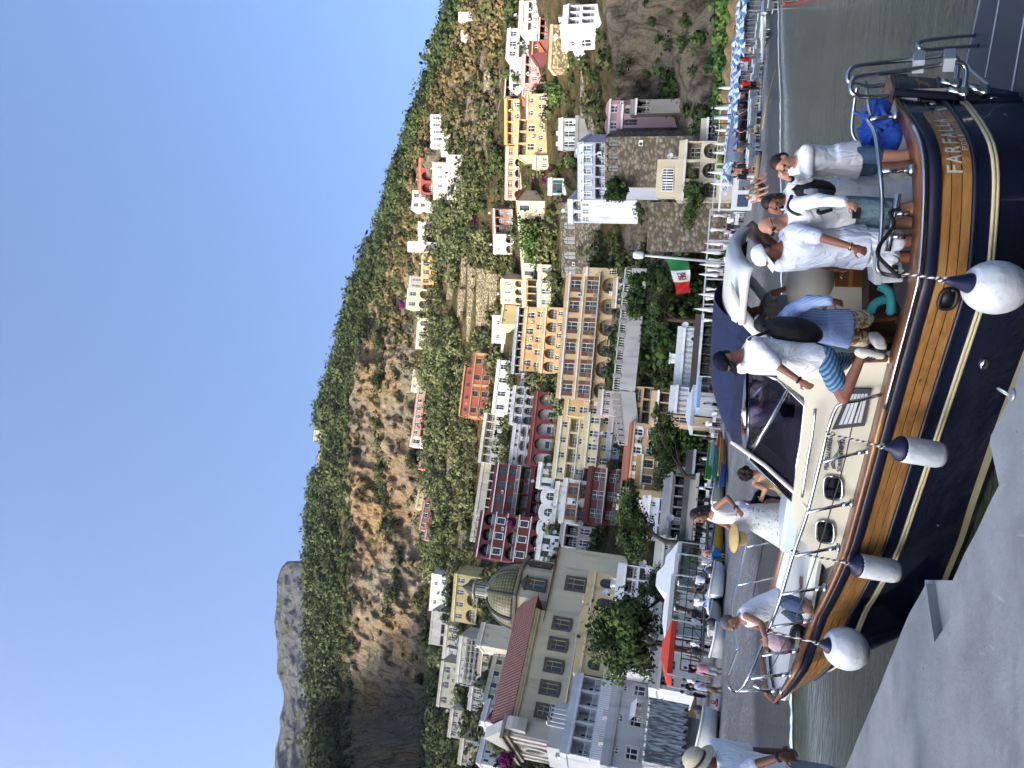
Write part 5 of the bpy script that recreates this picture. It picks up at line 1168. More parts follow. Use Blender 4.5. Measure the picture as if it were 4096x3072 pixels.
def spline(pts, n):
    """Catmull-Rom through points, resampled evenly"""
    P = [Vector(p) for p in pts]; P = [P[0]*2-P[1]]+P+[P[-1]*2-P[-2]]; out = []
    for i in range(1, len(P)-2):
        for k in range(16):
            t = k/16; a, b_, c, d = P[i-1:i+3]
            out.append(.5*((2*b_)+(c-a)*t+(2*a-5*b_+4*c-d)*t*t+(3*b_-a-3*c+d)*t**3))
    out.append(P[-2].copy()); L = [0]
    for i in range(1, len(out)): L.append(L[-1]+(out[i]-out[i-1]).length)
    res = []; j = 0
    for k in range(n):
        s = L[-1]*k/(n-1)
        while j < len(L)-2 and L[j+1] < s: j += 1
        res.append(out[j].lerp(out[j+1], min(1, max(0, (s-L[j])/max(1e-9, L[j+1]-L[j])))))
    return res
NS = 61
near = [hit(*q) for q in ((3098,2814,1.95),(3167,2709,1.87),(3206,2603,1.77),(3250,2486,1.67),(3284,2423,1.62),(3363,2242,1.5),(3428,2016,1.42),(3505,1723,1.37),(3575,1452,1.355),(3640,1200,1.35),(3659,1113,1.35),(3674,950,1.355),(3682,716,1.40),(3670,588,1.44),(3638,497,1.47),(3602,429,1.49),(3578,386,1.5))]
far = [hit(*q) for q in ((3098,2814,1.95),(3064,2784,1.965),(3051,2736,1.975),(3043,2660,1.965),(3046,2560,1.93),(3079,2365,1.84),(3125,2179,1.745),(3200,1900,1.64),(3290,1500,1.55),(3380,1040,1.50),(3455,741,1.49),(3490,560,1.495),(3520,420,1.5),(3550,320,1.5),(3562,299,1.5),(3572,340,1.5),(3578,386,1.5))]
NN, FF = spline(near, NS), spline(far, NS)
BOW, STERN = NN[0], NN[-1]; BAX = Vector((STERN.x-BOW.x, STERN.y-BOW.y, 0)).normalized(); BANG = math.atan2(BAX.y, BAX.x); BN = Vector((BAX.y, -BAX.x, 0))   # BN: towards the quay
print('boat', (STERN-BOW).length, BOW, STERN)
BOAT = thing('motor_boat', 'large navy motor boat with a varnished plank band, cream cabin and steel rails', 'boat', ((BOW.x+STERN.x)/2, (BOW.y+STERN.y)/2, 0))
BL = -Vector(BOAT.location)
def bp(mb, name, mat, smooth=False, parent=None, **k):
    o = mb.build(name, mat, parent or BOAT, smooth, **k)
    if parent is None: o.location = BL
    return o
NAVY = M('navy hull paint', '#0c1228', .22, .15, 2, spec=.5, coat=.4)
NAVY2 = M('navy rub rail', '#11162a', .4, .12, 3)
CREAM = M('cream gelcoat', '#cfc9b4', .35, .05, 2, spec=.5); GEL = M('white gelcoat', '#d3d2cb', .35, .05, 2, spec=.5)
BEIGE = M('cream rope line', '#bdb08a', .6, .1, 6)
WOOD = wood('varnished planks', '#a0743f', '#6a4523', BANG); CAPW = wood('cap rail wood', '#7a4a26', '#55301a', BANG, 1.3)
FL = ((0,0),(.17,-.01),(.43,.02),(.6,.05),(1.0,.16),(1.35,.32),(1.9,.75))
def hullp(i, drop, side, proud=0., zabs=None):
    """point on the hull at station i, drop below the gunwale; side 1 = quay side"""
    s = i/(NS-1); G = (NN if side > 0 else FF)[i]; O = (FF if side > 0 else NN)[i]
    C = (G+O)/2; inw = Vector((C.x-G.x, C.y-G.y, 0)); hb = inw.length; inw = inw.normalized() if hb > 1e-4 else Vector((0,0,0))
    if zabs is not None: drop = G.z-zabs
    ins = float(np.interp(drop, [f[0] for f in FL], [f[1] for f in FL]))
    b = (1-s)**2.2
    ins = min(hb*.995, ins*(1-.5*b)+hb*min(.9, drop*.42)*b+ (hb*.25*max(0, drop-.3)*max(0, (s-.8)/.2)**2))
    P = G+inw*(ins-proud)+BAX*(drop*1.05*(1-s)**3)-BAX*(drop*.12*max(0, (s-.85)/.15)**2); P.z = G.z-drop
    return P
ST = list(range(NS))
def strip(drops, side, proud=0.):
    mb = MB(); rings = []
    for i in ST: rings.append([hullp(i, d, side, proud) if not isinstance(d, tuple) else hullp(i, 0, side, proud, d[0]) for d in drops])
    return mb.loft(rings, closed=False)
mb = MB()
for sd in (1, -1): mb.loft([[hullp(i, d, sd) for d in (.03,.17,.43,.6,.8)]+[hullp(i, 0, sd, 0, z) for z in (.45,.16,.05,-.35)] for i in ST], closed=False)
HULL = bp(mb, 'hull', NAVY, True)
mb = MB()
for sd in (1, -1): mb.loft([[hullp(i, d, sd, p) for d, p in ((.05,.0),(.05,.035),(.075,.055),(.14,.055),(.165,.035),(.165,0))] for i in ST], closed=False)
bp(mb, 'rub_rail', NAVY2, True)
mb = MB()
for sd in (1, -1):
    for a, b_ in ((.172,.256),(.260,.344),(.348,.432)): mb.loft([[hullp(i, a, sd, -.004), hullp(i, a+.006, sd, .014), hullp(i, b_-.006, sd, .014), hullp(i, b_, sd, -.004)] for i in ST], closed=False)
bp(mb, 'plank_band', WOOD)
mb = MB()
for sd in (1, -1): mb.tube([hullp(i, .455, sd, .0) for i in ST], .024, 6)
bp(mb, 'hull_ridge', NAVY2, True)
mb = MB()
for sd in (1, -1):
    for d in (.615, .648): mb.tube([hullp(i, d, sd, .004) for i in ST], .018, 6)
bp(mb, 'rope_line', BEIGE, True)
mb = MB()
for sd in (1, -1): mb.loft([[hullp(i, 0, sd, .006, z) for z in (.07,.16)] for i in ST], closed=False)
bp(mb, 'waterline_stripe', BEIGE)
def capw(i):
    s = i/(NS-1); hb = (NN[i]-FF[i]).length/2
    return min(hb*.98, float(np.interp(s, [0,.04,.1,.2,.8,.88,.96,1], [.6,.42,.28,.17,.17,.3,.4,.4])))
def inner(i, side, d=None):
    G = (NN if side > 0 else FF)[i]; O = (FF if side > 0 else NN)[i]; v = (O-G); hb = v.length/2
    return G+(v.normalized()*(capw(i) if d is None else min(d, hb*.98)) if hb > 1e-4 else v)
mb = MB()
for sd in (1, -1):
    mb.loft([[hullp(i, .055, sd, -.01), hullp(i, .05, sd, .05), hullp(i, .012, sd, .06), hullp(i, 0, sd, .035)+Vector((0,0,.012)), inner(i, sd)+Vector((0,0,.012)), inner(i, sd)-Vector((0,0,.05))] for i in ST], closed=False)
bp(mb, 'cap_rail', CAPW, True)
mb = MB(); mb.tube([hullp(i, .02, 1, .062)+Vector((0,0,.004)) for i in range(int(NS*.55), int(NS*.93))], .02, 6); bp(mb, 'rub_strip', STEEL, True)
# decks: foredeck, cockpit sole, inner sides
CUT = int(NS*.60)
mb = MB(); mb.loft([[inner(i, 1)-Vector((0,0,.13)), ((inner(i,1)+inner(i,-1))/2)-Vector((0,0,.07)), inner(i, -1)-Vector((0,0,.13))] for i in range(2, CUT+1)], closed=False); bp(mb, 'foredeck', GEL, True)
SOLE = .95
mb = MB()
for sd in (1, -1): mb.loft([[inner(i, sd)-Vector((0,0,.03)), (Vector((inner(i, sd).x, inner(i, sd).y, SOLE)) if CUT-6 < i < NS*.88 else inner(i, sd)-Vector((0,0,.09 if i < 14 else .2)))] for i in range(4, NS-1)], closed=False)
bp(mb, 'bulwark', GEL, True)
mb = MB(); mb.loft([[Vector((*inner(i, 1).xy, SOLE)), Vector((*inner(i, -1).xy, SOLE))] for i in range(CUT-4, NS)], closed=False); bp(mb, 'cockpit_sole', wood('teak sole', '#6b4a2c', '#4a3220', BANG))
mb = MB(); mb.loft([[inner(i, 1)-Vector((0,0,.22)), inner(i, -1)-Vector((0,0,.22))] for i in range(int(NS*.86), NS)], closed=False); bp(mb, 'stern_bench', GEL, True)
mb = MB(); n_ = int(NS*.86); a, b_ = inner(n_, 1), inner(n_, -1); mb.quad(a-Vector((0,0,.22)), b_-Vector((0,0,.22)), Vector((*b_.xy, SOLE)), Vector((*a.xy, SOLE))); bp(mb, 'bench_front', GEL)
# stern post and rudder
mb = MB(); mb.tube([hullp(NS-1, d, 1)+BAX*(.03+.02*d) for d in (-.02,.3,.7,1.2,1.8)], .055, 8); bp(mb, 'stern_post', NAVY2)
mb = MB(); P = hullp(NS-1, .36, 1)+BAX*.09; mb.obox(P, BAX*.02, BN*.02, (0,0,.2)); bp(mb, 'rudder', M('weathered wood', '#9c978a', .7, .2, 5))
# the quay-side plane of the cabin
N1, N2 = hit(3363,2242,1.5), hit(3575,1452,1.355); CD = Vector((N2.x-N1.x, N2.y-N1.y, 0)).normalized(); CN = Vector((CD.y, -CD.x, 0))
if CN.y > 0: CN = -CN
def side(x, y, off=.27):
    q = ray(x, y); P0 = N1-CN*off; t = (P0-CAM).dot(CN)/q.dot(CN); return CAM+q*t
cab = [(3306,2274),(3255,2215),(3196,2150),(3178,2080),(3168,2003),(3190,1860),(3206,1759),(3220,1625),(3216,1590),(3110,1512),(3098,1440),(3300,1436),(3565,1440),(3585,1470),(3520,1750),(3440,2016),(3375,2242)]
mb = MB(); mb.poly([side(*q) for q in cab], -CN*1.75); CABIN = bp(mb, 'cabin', CREAM)
mb = MB(); mb.poly([side(x, y, .268)+CN*.0 for x, y in ((3196,2150),(3178,2080),(3168,2003),(3178,2000),(3188,2080),(3206,2150))], -CN*1.7)
# tinted windscreen with steel frame
TINT, nt, b = newmat('tinted windscreen'); nt.nodes.remove(b)
tr = nd(nt, 'ShaderNodeBsdfTransparent'); tr.inputs[0].default_value = (.42,.39,.52,1); gl = nd(nt, 'ShaderNodeBsdfGlossy'); gl.inputs['Roughness'].default_value = .03; gl.inputs[0].default_value = (.9,.9,1,1)
fr = nd(nt, 'ShaderNodeFresnel'); fr.inputs[0].default_value = 1.45; ms = nd(nt, 'ShaderNodeMixShader'); nt.links.new(fr.outputs[0], ms.inputs[0]); nt.links.new(tr.outputs[0], ms.inputs[1]); nt.links.new(gl.outputs[0], ms.inputs[2])
nt.links.new(ms.outputs[0], nt.nodes['Material Output'].inputs[0])
ws = [(2992,1836),(3166,2000),(3190,1860),(3206,1759),(3220,1620),(3112,1516),(2990,1478)]
WS = [side(x, y, .33) for x, y in ws]
WSC = bp(MB().poly(WS, -CN*.012), 'windscreen', TINT)
far_ = [p-CN*1.55 for p in WS]
bp(MB().poly(far_, -CN*.012), 'windscreen', TINT)
bp(MB().poly([WS[0], WS[1], far_[1], far_[0]], CD*.012), 'windscreen', TINT)
mb = MB()
for Q in (WS, far_): mb.tube(Q+[Q[0]], .022, 8)
mb.tube([WS[0], side(3152,1556,.33)], .028, 8); mb.tube([WS[0], far_[0]], .025, 8); mb.tube([far_[0], far_[0].lerp(far_[4], .75)], .022, 8)
mb.tube([WS[0].lerp(far_[0], .5), WS[1].lerp(far_[1], .5)], .02, 8)
bp(mb, 'windscreen_frame', STEEL, True)
mb = MB(); mb.tube([side(2925,1765,.30), side(3060,1860,.30), side(3185,1975,.30), side(3235,2040,.28)], .028, 6); bp(mb, 'canopy_strut', M('white strut', '#cfcdc6', .4, .05, 3), True)
# canvas canopy and hardtop
NAVYC = M('navy canvas', '#16213f', .8, .12, 2, .4, 14)
def roofsec(x, y, off, wd, z0, camber, n=12):
    P = side(x, y, off); P = Vector((P.x, P.y, z0)); return [P-CN*(wd*k/n)+Vector((0,0,camber*math.sin(math.pi*k/n)**.8)) for k in range(n+1)]
secs = [roofsec(2925,1775,.30,1.65,2.80,.02), roofsec(2925,1740,.22,1.8,2.83,.17), roofsec(2930,1660,.18,1.9,2.86,.24), roofsec(2940,1520,.15,1.95,2.87,.27), roofsec(2950,1380,.15,1.95,2.88,.27), roofsec(2950,1290,.15,1.95,2.88,.27)]
mb = MB(); mb.loft(secs, closed=False); mb.loft([[q+Vector((0,0,-.0)) for q in (s[0], s[0]-Vector((0,0,.11)))] for s in secs], closed=False); mb.loft([[s[-1], s[-1]-Vector((0,0,.11))] for s in secs], closed=False)
bp(mb, 'canopy', NAVYC, True)
HT0, HT1 = side(2950,1300,.12), side(2930,1130,.10)
def htsec(P, dz=0., wd=2.0, n=14):
    P = Vector((P.x, P.y, 0)); up, lo = [], []
    for k in range(n+1):
        t = k/n; q = P-CN*(wd*t); z = 2.86+dz+.20*math.sin(math.pi*t)**.55
        up.append(Vector((q.x, q.y, z))); lo.append(Vector((q.x, q.y, z-.13 if 0 < k < n else z-.05)))
    return up+lo[::-1]
mb = MB(); mb.loft([htsec(HT0), htsec(HT0.lerp(HT1, .5)), htsec(HT1+CD*.05), htsec(HT1+CD*.16, -.03)]); bp(mb, 'hardtop', GEL, True)
mb = MB(); c0, c1 = htsec(HT0, -.15), htsec(HT1+CD*.02, -.15); n = 15
mb.loft([[q for q in c0[1:14]], [q for q in c1[1:14]]], closed=False); bp(mb, 'roof_lining', DARK)
mb = MB()       # the swept side pillars of the hardtop
for off, y_ in ((0, 1), (1.86, -1)):
    A = [(2925,1230),(2960,1290),(3030,1365),(3110,1470),(3150,1500)]; B_ = [(2925,1130),(2965,1215),(3020,1290),(3105,1390),(3150,1440)]
    mb = MB(); mb.loft([[side(a[0], a[1], .14)-CN*off, side(b_[0], b_[1], .14)-CN*off, side(b_[0], b_[1], .14)-CN*(off+.06), side(a[0], a[1], .14)-CN*(off+.06)] for a, b_ in zip(A, B_)])
    bp(mb, 'side_pillar', GEL, True)
mb = MB(); q0 = W(2990,905,9.2); q1 = W(3170,1065,9.0); mb.tube([q0, q0.lerp(q1, .5), q1], .10, 8); bp(mb, 'far_pillar', CAPW, True)
# portholes, louvred hatch, writing
def oval(cx, cy, a, b_, off, k):
    u = (side(cx, cy-40, off)-side(cx, cy+40, off)).normalized(); v = Vector((0,0,1)); C = side(cx, cy, off); pts = []
    for i in range(24):
        t = 2*math.pi*i/24; c_, s_ = math.cos(t), math.sin(t); e = .55
        pts.append(C+u*(a*k*math.copysign(abs(c_)**e, c_))+v*(b_*k*math.copysign(abs(s_)**e, s_)))
    return pts
for cx, cy in ((3333,1951),(3301,2127)):
    mb = MB(); r0, r1 = oval(cx, cy, .155, .10, .255, 1.0), oval(cx, cy, .155, .10, .255, 1.0)
    mb.tube(r0+[r0[0], r0[1]], .017, 8); o = bp(mb, 'porthole', STEEL, True)
    q = MB().poly(oval(cx, cy, .155, .10, .262, .98), -CN*.01).build('pane', M('porthole glass', '#0c0d10', .05, .1, 2, spec=.6), o)
V4 = [side(x, y, .262) for x, y in ((3328,1716),(3458,1700),(3486,1552),(3402,1552))]
h_ = bp(MB().poly(V4, CN*.02), 'louvred_hatch', M('hatch frame', '#3f4245', .5, .1, 3))
c_ = sum(V4, Vector())/4
mb = MB()
for k in range(5):
    t0, t1 = .14+k*.15, .14+k*.15+.11
    L = lambda t: (V4[0].lerp(V4[1], t), V4[3].lerp(V4[2], t))
    a, b_ = L(t0); d, e = L(t1); pp = [a.lerp(b_, .12), a.lerp(b_, .88), d.lerp(e, .88) if False else L(t1)[0].lerp(L(t1)[1], .88), L(t1)[0].lerp(L(t1)[1], .12)]
    mb.poly([p+CN*.023 for p in pp], CN*.008)
mb.build('slat', M('bright slats', '#c9ccd0', .3, .05, 3), h_)
def on_plane_text(name, body, p0, p1, size, mat, off, parent, up=Vector((0,0,1)), k=0.):
    A, B_ = side(*p0, off), side(*p1, off); X = (B_-A).normalized(); N = CN; Y = N.cross(X).normalized()
    o = text_obj(name, body, size, .002, mat, None, align='LEFT', bold=.001)
    wd = max(v.co.x for v in o.data.vertices); s = (B_-A).length/wd
    M4 = Matrix((X, Y, X.cross(Y))).transposed().to_4x4(); M4.translation = A
    o.data.transform(M4 @ Matrix.Diagonal((s, 1, 1, 1))); o.parent = parent; o.location = BL if parent == BOAT else (0,0,0)
    return o
INK = M('blue lettering', '#1d2436', .5, .05, 3)
on_plane_text('lettering', 'FRATELLI APREA', (3312,1880), (3330,1752), .066, INK, .256, BOAT)
on_plane_text('lettering', 'SORRENTO 32', (3364,1888), (3380,1757), .066, INK, .256, BOAT)
mb = MB()
for k in range(3):
    pts = []
    for i in range(25):
        t = i/24; a = side(lerp(3334,3352,t)-2+k*5.5, lerp(1876,1762,t), .256); pts.append(a+Vector((0,0,.028*math.sin(t*2*math.pi))))
    mb.tube(pts, .004, 4)
bp(mb, 'wave_emblem', INK)
# hull lettering along the plank band
def hull_text(body, pxs, pxe, d0, d1, mat, bold=.0):
    """letters following the curved planks between two pixels, baseline at drop d0, height d0-d1"""
    def st_at(px, d):
        return min(((Vector(proj(hullp(i+f, d, 1, .02)) if False else (0,0)).length, i) for i in ST for f in (0,)), default=0)
    def near_i(p, d):
        best = None
        for k in range((NS-1)*8):
            a = k/8; i = int(a); q = hullp(i, d, 1, .02).lerp(hullp(min(i+1, NS-1), d, 1, .02), a-i); x, y = proj(q); e = (x-p[0])**2+(y-p[1])**2
            if best is None or e < best[0]: best = (e, a)
        return best[1]
    a0, a1 = near_i(pxs, d0), near_i(pxe, d0)
    P = lambda a, d: hullp(int(a), d, 1, .018).lerp(hullp(min(int(a)+1, NS-1), d, 1, .018), a-int(a))
    V_, F_ = [], []; n = len(body)
    for k, ch in enumerate(body):
        o = text_obj('x', ch, 1, .0, mat, None, align='LEFT', bold=bold); me = o.data
        w_ = max((v.co.x for v in me.vertices), default=1) or 1; hh = max((v.co.y for v in me.vertices), default=1) or 1
        b0 = len(V_)
        for v in me.vertices:
            a = lerp(a0, a1, (k+.08+.80*v.co.x/w_)/n); V_.append(tuple(P(a, lerp(d0, d1, v.co.y/hh))))
        F_ += [tuple(i+b0 for i in p.vertices) for p in me.polygons]
        bpy.data.objects.remove(o); bpy.data.meshes.remove(me)
    mb = MB(); mb.add(V_, F_); bp(mb, 'lettering', mat, fix=False)
SILV = M('silver lettering', '#c3c6c4', .35, .08, 4, metal=.3)
hull_text('FARFALLA', (3764,700), (3716,525), .345, .215, SILV, .012)
hull_text('POSITANO', (3776,622), (3754,535), .415, .365, SILV, .0)
# small fittings on the hull
def fit(px, d, build, name, mat):
    best = min((( (proj(hullp(i, d, 1))[0]-px[0])**2+(proj(hullp(i, d, 1))[1]-px[1])**2, i) for i in range(1, NS-1)))[1]
    P = hullp(best, d, 1); t = (hullp(best+1, d, 1)-hullp(best-1, d, 1)).normalized(); u = (hullp(best, d-.1, 1)-hullp(best, d+.1, 1)).normalized(); n = t.cross(u).normalized()
    if n.y > 0: n = -n
    mb = MB(); build(mb, P, t, u, n); return bp(mb, name, mat, True)
BLK = M('black fitting', '#131416', .5, .1, 4)
fit((3731,1185), .31, lambda m, P, t, u, n: (m.tube([P+n*.03+t*(.10*math.copysign(abs(math.cos(a))**.7, math.cos(a)))+u*(.075*math.copysign(abs(math.sin(a))**.7, math.sin(a))) for a in np.linspace(0, 2*math.pi, 25)], .022, 6), m.obox(P+n*.02, t*.08, u*.06, n*.01)), 'fairlead', BLK)
fit((3880,1443), .85, lambda m, P, t, u, n: m.ell(P+n*.01, .07, .05, .03, (t, u, n)), 'hull_light', STEEL)
for q in ((3729,2090),(3729,2110)): fit(q, 1.0, lambda m, P, t, u, n: m.ell(P+n*.005, .022, .022, .012, (t, u, n), 10, 6), 'outlet', STEEL)
fit((3663,470), .30, lambda m, P, t, u, n: m.ell(P+n*.03, .035, .035, .012, (t, u, n)), 'flange', STEEL)
fit((3860,485), .9, lambda m, P, t, u, n: m.ell(P+n*.01, .06, .06, .02, (t, u, n)), 'outlet', STEEL)
# rails
def d_at(y, near_=True):
    c = min((NN if near_ else FF), key=lambda p: abs(proj(p)[1]-y)); return dep(c)
def rail(pxs, r=.021, name='rail', mat=None, n=40, near_=True, dd=0.):
    P = [W(x, y, (d_at(y, near_) if len(z) == 0 else z[0])+dd) for x, y, *z in pxs]
    mb = MB(); mb.tube(spline(P, n), r, 8); return bp(mb, name, mat or STEEL, True)
rail([(3530,1576),(3440,1600),(3372,1612),(3345,1630),(3318,1700),(3290,1810),(3229,2053),(3172,2220),(3120,2398),(3073,2522),(2994,2707),(2962,2754),(2938,2766),(2918,2748),(2906,2712,9.35),(2915,2690,9.7),(2950,2600,10.2)], name='bow_rail', n=90, dd=.08)
rail([(2950,2600,10.2),(2926,2440,10.9),(2960,2290,11.2),(2996,2134,11.2)], name='bow_rail', r=.018)
for a, b_ in (((3292,1847),(3468,1802)),((3231,2048),(3405,2012)),((3179,2222),(3351,2190)),((3129,2376),(3297,2351)),((3086,2508),(3247,2481)),((3048,2621),(3202,2601)),((3005,2712),(3161,2696)),((2944,2762),(3123,2762))):
    d = d_at(b_[1])+.08; mb = MB(); p, q = W(*a, d), W(*b_, d); mb.tube([p, q], .019, 8); mb.tube([q.lerp(p, .22), q], .027, 8); mb.lathe(q-Vector((0,0,.0)), [(.05,-.02),(.05,.012)], 12); bp(mb, 'stanchion', STEEL, True)
for a, b_, d in (((2951,2340),(3093,2312),11.),((2989,2186),(3080,2170),11.),((3012,2740),(3086,2773),9.3),((2998,2700),(3055,2728),9.8)):
    mb = MB(); mb.tube([W(*a, d), W(*b_, d)], .018, 8); bp(mb, 'stanchion', STEEL, True)
rail([(3030,2771),(3152,2549),(3193,2446),(3261,2242),(3369,1881),(3410,1700),(3441,1606)], .007, 'lower_wire', M('wire', '#3c3a37', .5, .1, 4, metal=.5), dd=.08)
rail([(3000,2450,11),(3060,2140,11.2)], .006, 'lower_wire', M('wire'), n=4)
rail([(3628,1103),(3570,1102),(3520,1090),(3507,1062),(3512,1010),(3524,942),(3528,807),(3519,671),(3501,536),(3474,484),(3472,472),(3484,468)], name='stern_rail', dd=.10, n=60)
for a, b_ in (((3524,685),(3643,680)),((3476,478),(3580,463))):
    d = d_at(b_[1])+.10; mb = MB(); q = W(*b_, d); mb.tube([W(*a, d), q], .021, 8); mb.lathe(q, [(.055,-.02),(.055,.01),(.03,.03)], 12); bp(mb, 'stanchion', STEEL, True)
rail([(3484,468,7.1),(3470,380,7.5),(3462,330,7.9)], name='stern_rail', n=12)
rail([(3428,345,8.2),(3416,420,8.3),(3408,520,8.4),(3430,565,8.4),(3468,570,8.3)], .02, 'far_rail', n=30)
# gangway rails on the stern quarter
rail([(3535,341,7.45),(3470,345,7.45),(3402,330,7.45),(3390,305,7.45),(3404,275,7.45),(3440,261,7.45),(3560,247,7.4),(3661,236,7.35),(3774,222,7.3),(3812,226,7.3),(3830,250,7.3),(3824,334,7.3)], .024, 'gangway_rail', n=80)
rail([(3552,384,7.15),(3480,388,7.15),(3420,380,7.15),(3401,350,7.15),(3412,318,7.15),(3440,305,7.15),(3566,288,7.1),(3700,268,7.05),(3815,249,7.0),(3848,256,7.0),(3864,285,7.0),(3855,366,7.0)], .024, 'gangway_rail', n=80)
for x, y, d in ((3674,246,7.2),(3796,240,7.1)):
    P = W(x, y, d); mb = MB(); mb.obox(P, BAX*.06, (W(x, y-20, d+.15)-P), (0,0,.05)); bp(mb, 'clamp_block', M('white plastic', '#a6a9ac', .5, .1, 4))
for x, y, d in ((3824,340,7.3),(3855,374,7.0),(3935,365,7.0),(4013,480,6.95),(4095,700,6.9)):
    P = W(x, y, d); mb = MB(); mb.lathe(P, [(.07,-.02),(.06,.02),(.03,.07),(.028,.16)], 12, (.15,-.3,1)); bp(mb, 'rail_foot', STEEL, True)
# bathing platform
zp = .34
pl = [hit(x, y, zp) for x, y in ((3940,-300),(3922,0),(3868,250),(3884,280),(3950,335),(4022,430),(4062,560),(4092,680),(4140,800),(4400,700),(4500,-300))]
m, nt, b = newmat('slotted platform'); b.inputs['Roughness'].default_value = .55
g = nd(nt, 'ShaderNodeNewGeometry'); mp = nd(nt, 'ShaderNodeMapping'); nt.links.new(g.outputs['Position'], mp.inputs[0]); mp.inputs['Rotation'].default_value = (0,0,.9)
bk = nd(nt, 'ShaderNodeTexBrick'); nt.links.new(mp.outputs[0], bk.inputs[0]); bk.inputs['Scale'].default_value = 9; bk.inputs['Mortar Size'].default_value = .035; bk.inputs['Color1'].default_value = lin('#0c0d10'); bk.inputs['Color2'].default_value = lin('#0c0d10'); bk.inputs['Mortar'].default_value = lin('#3d4148'); bk.inputs['Brick Width'].default_value = .9; bk.inputs['Row Height'].default_value = .16
nt.links.new(bk.outputs[0], b.inputs[0])
PLAT = bp(MB().poly(pl, (0,0,-.05)), 'bathing_platform', m)
ALU = M('aluminium edge', '#8d9196', .35, .08, 4, metal=.6)
mb = MB(); mb.tube(pl[:10], .018, 6); mb.build('edge_trim', ALU, PLAT, True)
for a, b_ in (((4008,-60),(3942,310)),((4100,60),(4035,440))):
    mb = MB(); mb.tube([hit(*a, zp+.004), hit(*b_, zp+.004)], .012, 6); mb.build('edge_trim', ALU, PLAT)
b0, b1 = hit(3901,142,zp), hit(3914,183,zp)
P = [b0, W(3800,150,dep(b0)), W(3700,162,dep(b0)), W(3676,172,dep(b0)), W(3672,186,dep(b1)), W(3690,198,dep(b1)), W(3720,198,dep(b1)), W(3820,190,dep(b1)), b1]
mb = MB(); mb.tube(spline(P, 40), .022, 8); bp(mb, 'platform_handrail', STEEL, True)
# helm seat, cupboard, cleats
P = W(3240,1130,8.3); mb = MB(); mb.ell(P, .42, .28, .26, (CD, CN, Vector((0,0,1))), 20, 12); bp(mb, 'helm_seat', M('white upholstery', '#bdb8a8', .6, .06, 3), True)
mb = MB(); mb.poly([W(x, y, 8.15) for x, y in ((3310,1065),(3470,1072),(3475,1330),(3310,1330))], Vector((.2,.9,0))*.8); cup = bp(mb, 'cupboard', CREAM)
mb = MB(); mb.poly([W(x, y, 8.12) for x, y in ((3340,1075),(3464,1080),(3460,1150),(3340,1147))], Vector((.2,.9,0))*.025); dr = mb.build('cupboard_door', wood('cupboard wood', '#7b4d28', '#55331c', 0, 2.), cup)
mb = MB(); mb.tube([W(3375,1100,8.08), W(3362,1108,8.06), W(3375,1116,8.08)], .01, 6); mb.build('handle', STEEL, dr, True)
mb = MB(); mb.poly([W(x, y, 7.75) for x, y in ((3475,1070),(3570,1080),(3590,1440),(3480,1440))], Vector((.2,.9,0))*.6); bp(mb, 'engine_box', M('dark timber', '#3a2718', .6, .2, 4))
P = W(3630,905,6.75); mb = MB(); mb.tube([P+CD*-.24+Vector((0,0,.13)), P+CD*.3+Vector((0,0,.13))], .03, 8)
for k in (-.1, .12): mb.tube([P+CD*k, P+CD*k+Vector((0,0,.13))], .024, 8)
bp(mb, 'mooring_cleat', STEEL, True)
rail([(3598,835,6.7),(3560,850,6.7),(3575,900,6.65),(3520,980,6.6),(3512,1020,6.55),(3545,1060,6.5),(3600,1110,6.5)], .018, 'mooring_rope', M('black rope', '#151413', .9, .2, 20), n=30)
# flag staff with lamp
FP0, FP1 = W(2895,1050,8.6), W(2570,1021,8.5)
mb = MB(); mb.tube([FP0, FP0.lerp(FP1, .5), FP1], [.016,.016,.014], 8); ms_ = bp(mb, 'flag_staff', M('white mast', '#b9bcbd', .3, .05, 3), True)
mb = MB(); mb.lathe(FP1-Vector((0,0,.02)), [(.03,0),(.045,.02),(.045,.11),(.03,.13)], 12); mb.build('mast_lamp', M('lamp glass', '#d5d8d8', .2, .05, 3), ms_, True)
# sun pad, bow bits
mb = MB(); C = W(3215,2330,9.6); mb.obox(C, CD*1.0, CN*.62, (0,0,.07)); o = bp(mb, 'sun_pad', GEL); o.modifiers.new('b', 'BEVEL').width = .05
mb = MB(); C = W(3160,2050,9.3); mb.obox(C, CD*.42, CN*.35, (0,0,.10)); o = bp(mb, 'roof_hatch', M('clear hatch', '#b9c4cc', .2, .05, 2)); o.modifiers.new('b', 'BEVEL').width = .04
mb = MB(); C = W(3170,2650,9.3); mb.obox(C, CD*.55, CN*.12, (0,0,.02)); bp(mb, 'anchor_plank', M('grey plank', '#77736b', .7, .15, 5))
rail([(3305,2275,8.75),(3340,2150,8.5)], .02, 'grab_rail', n=4)
rail([(3208,1988),(3228,1860),(3248,1748),(3262,1634)], .017, 'grab_rail', n=12, dd=.25)
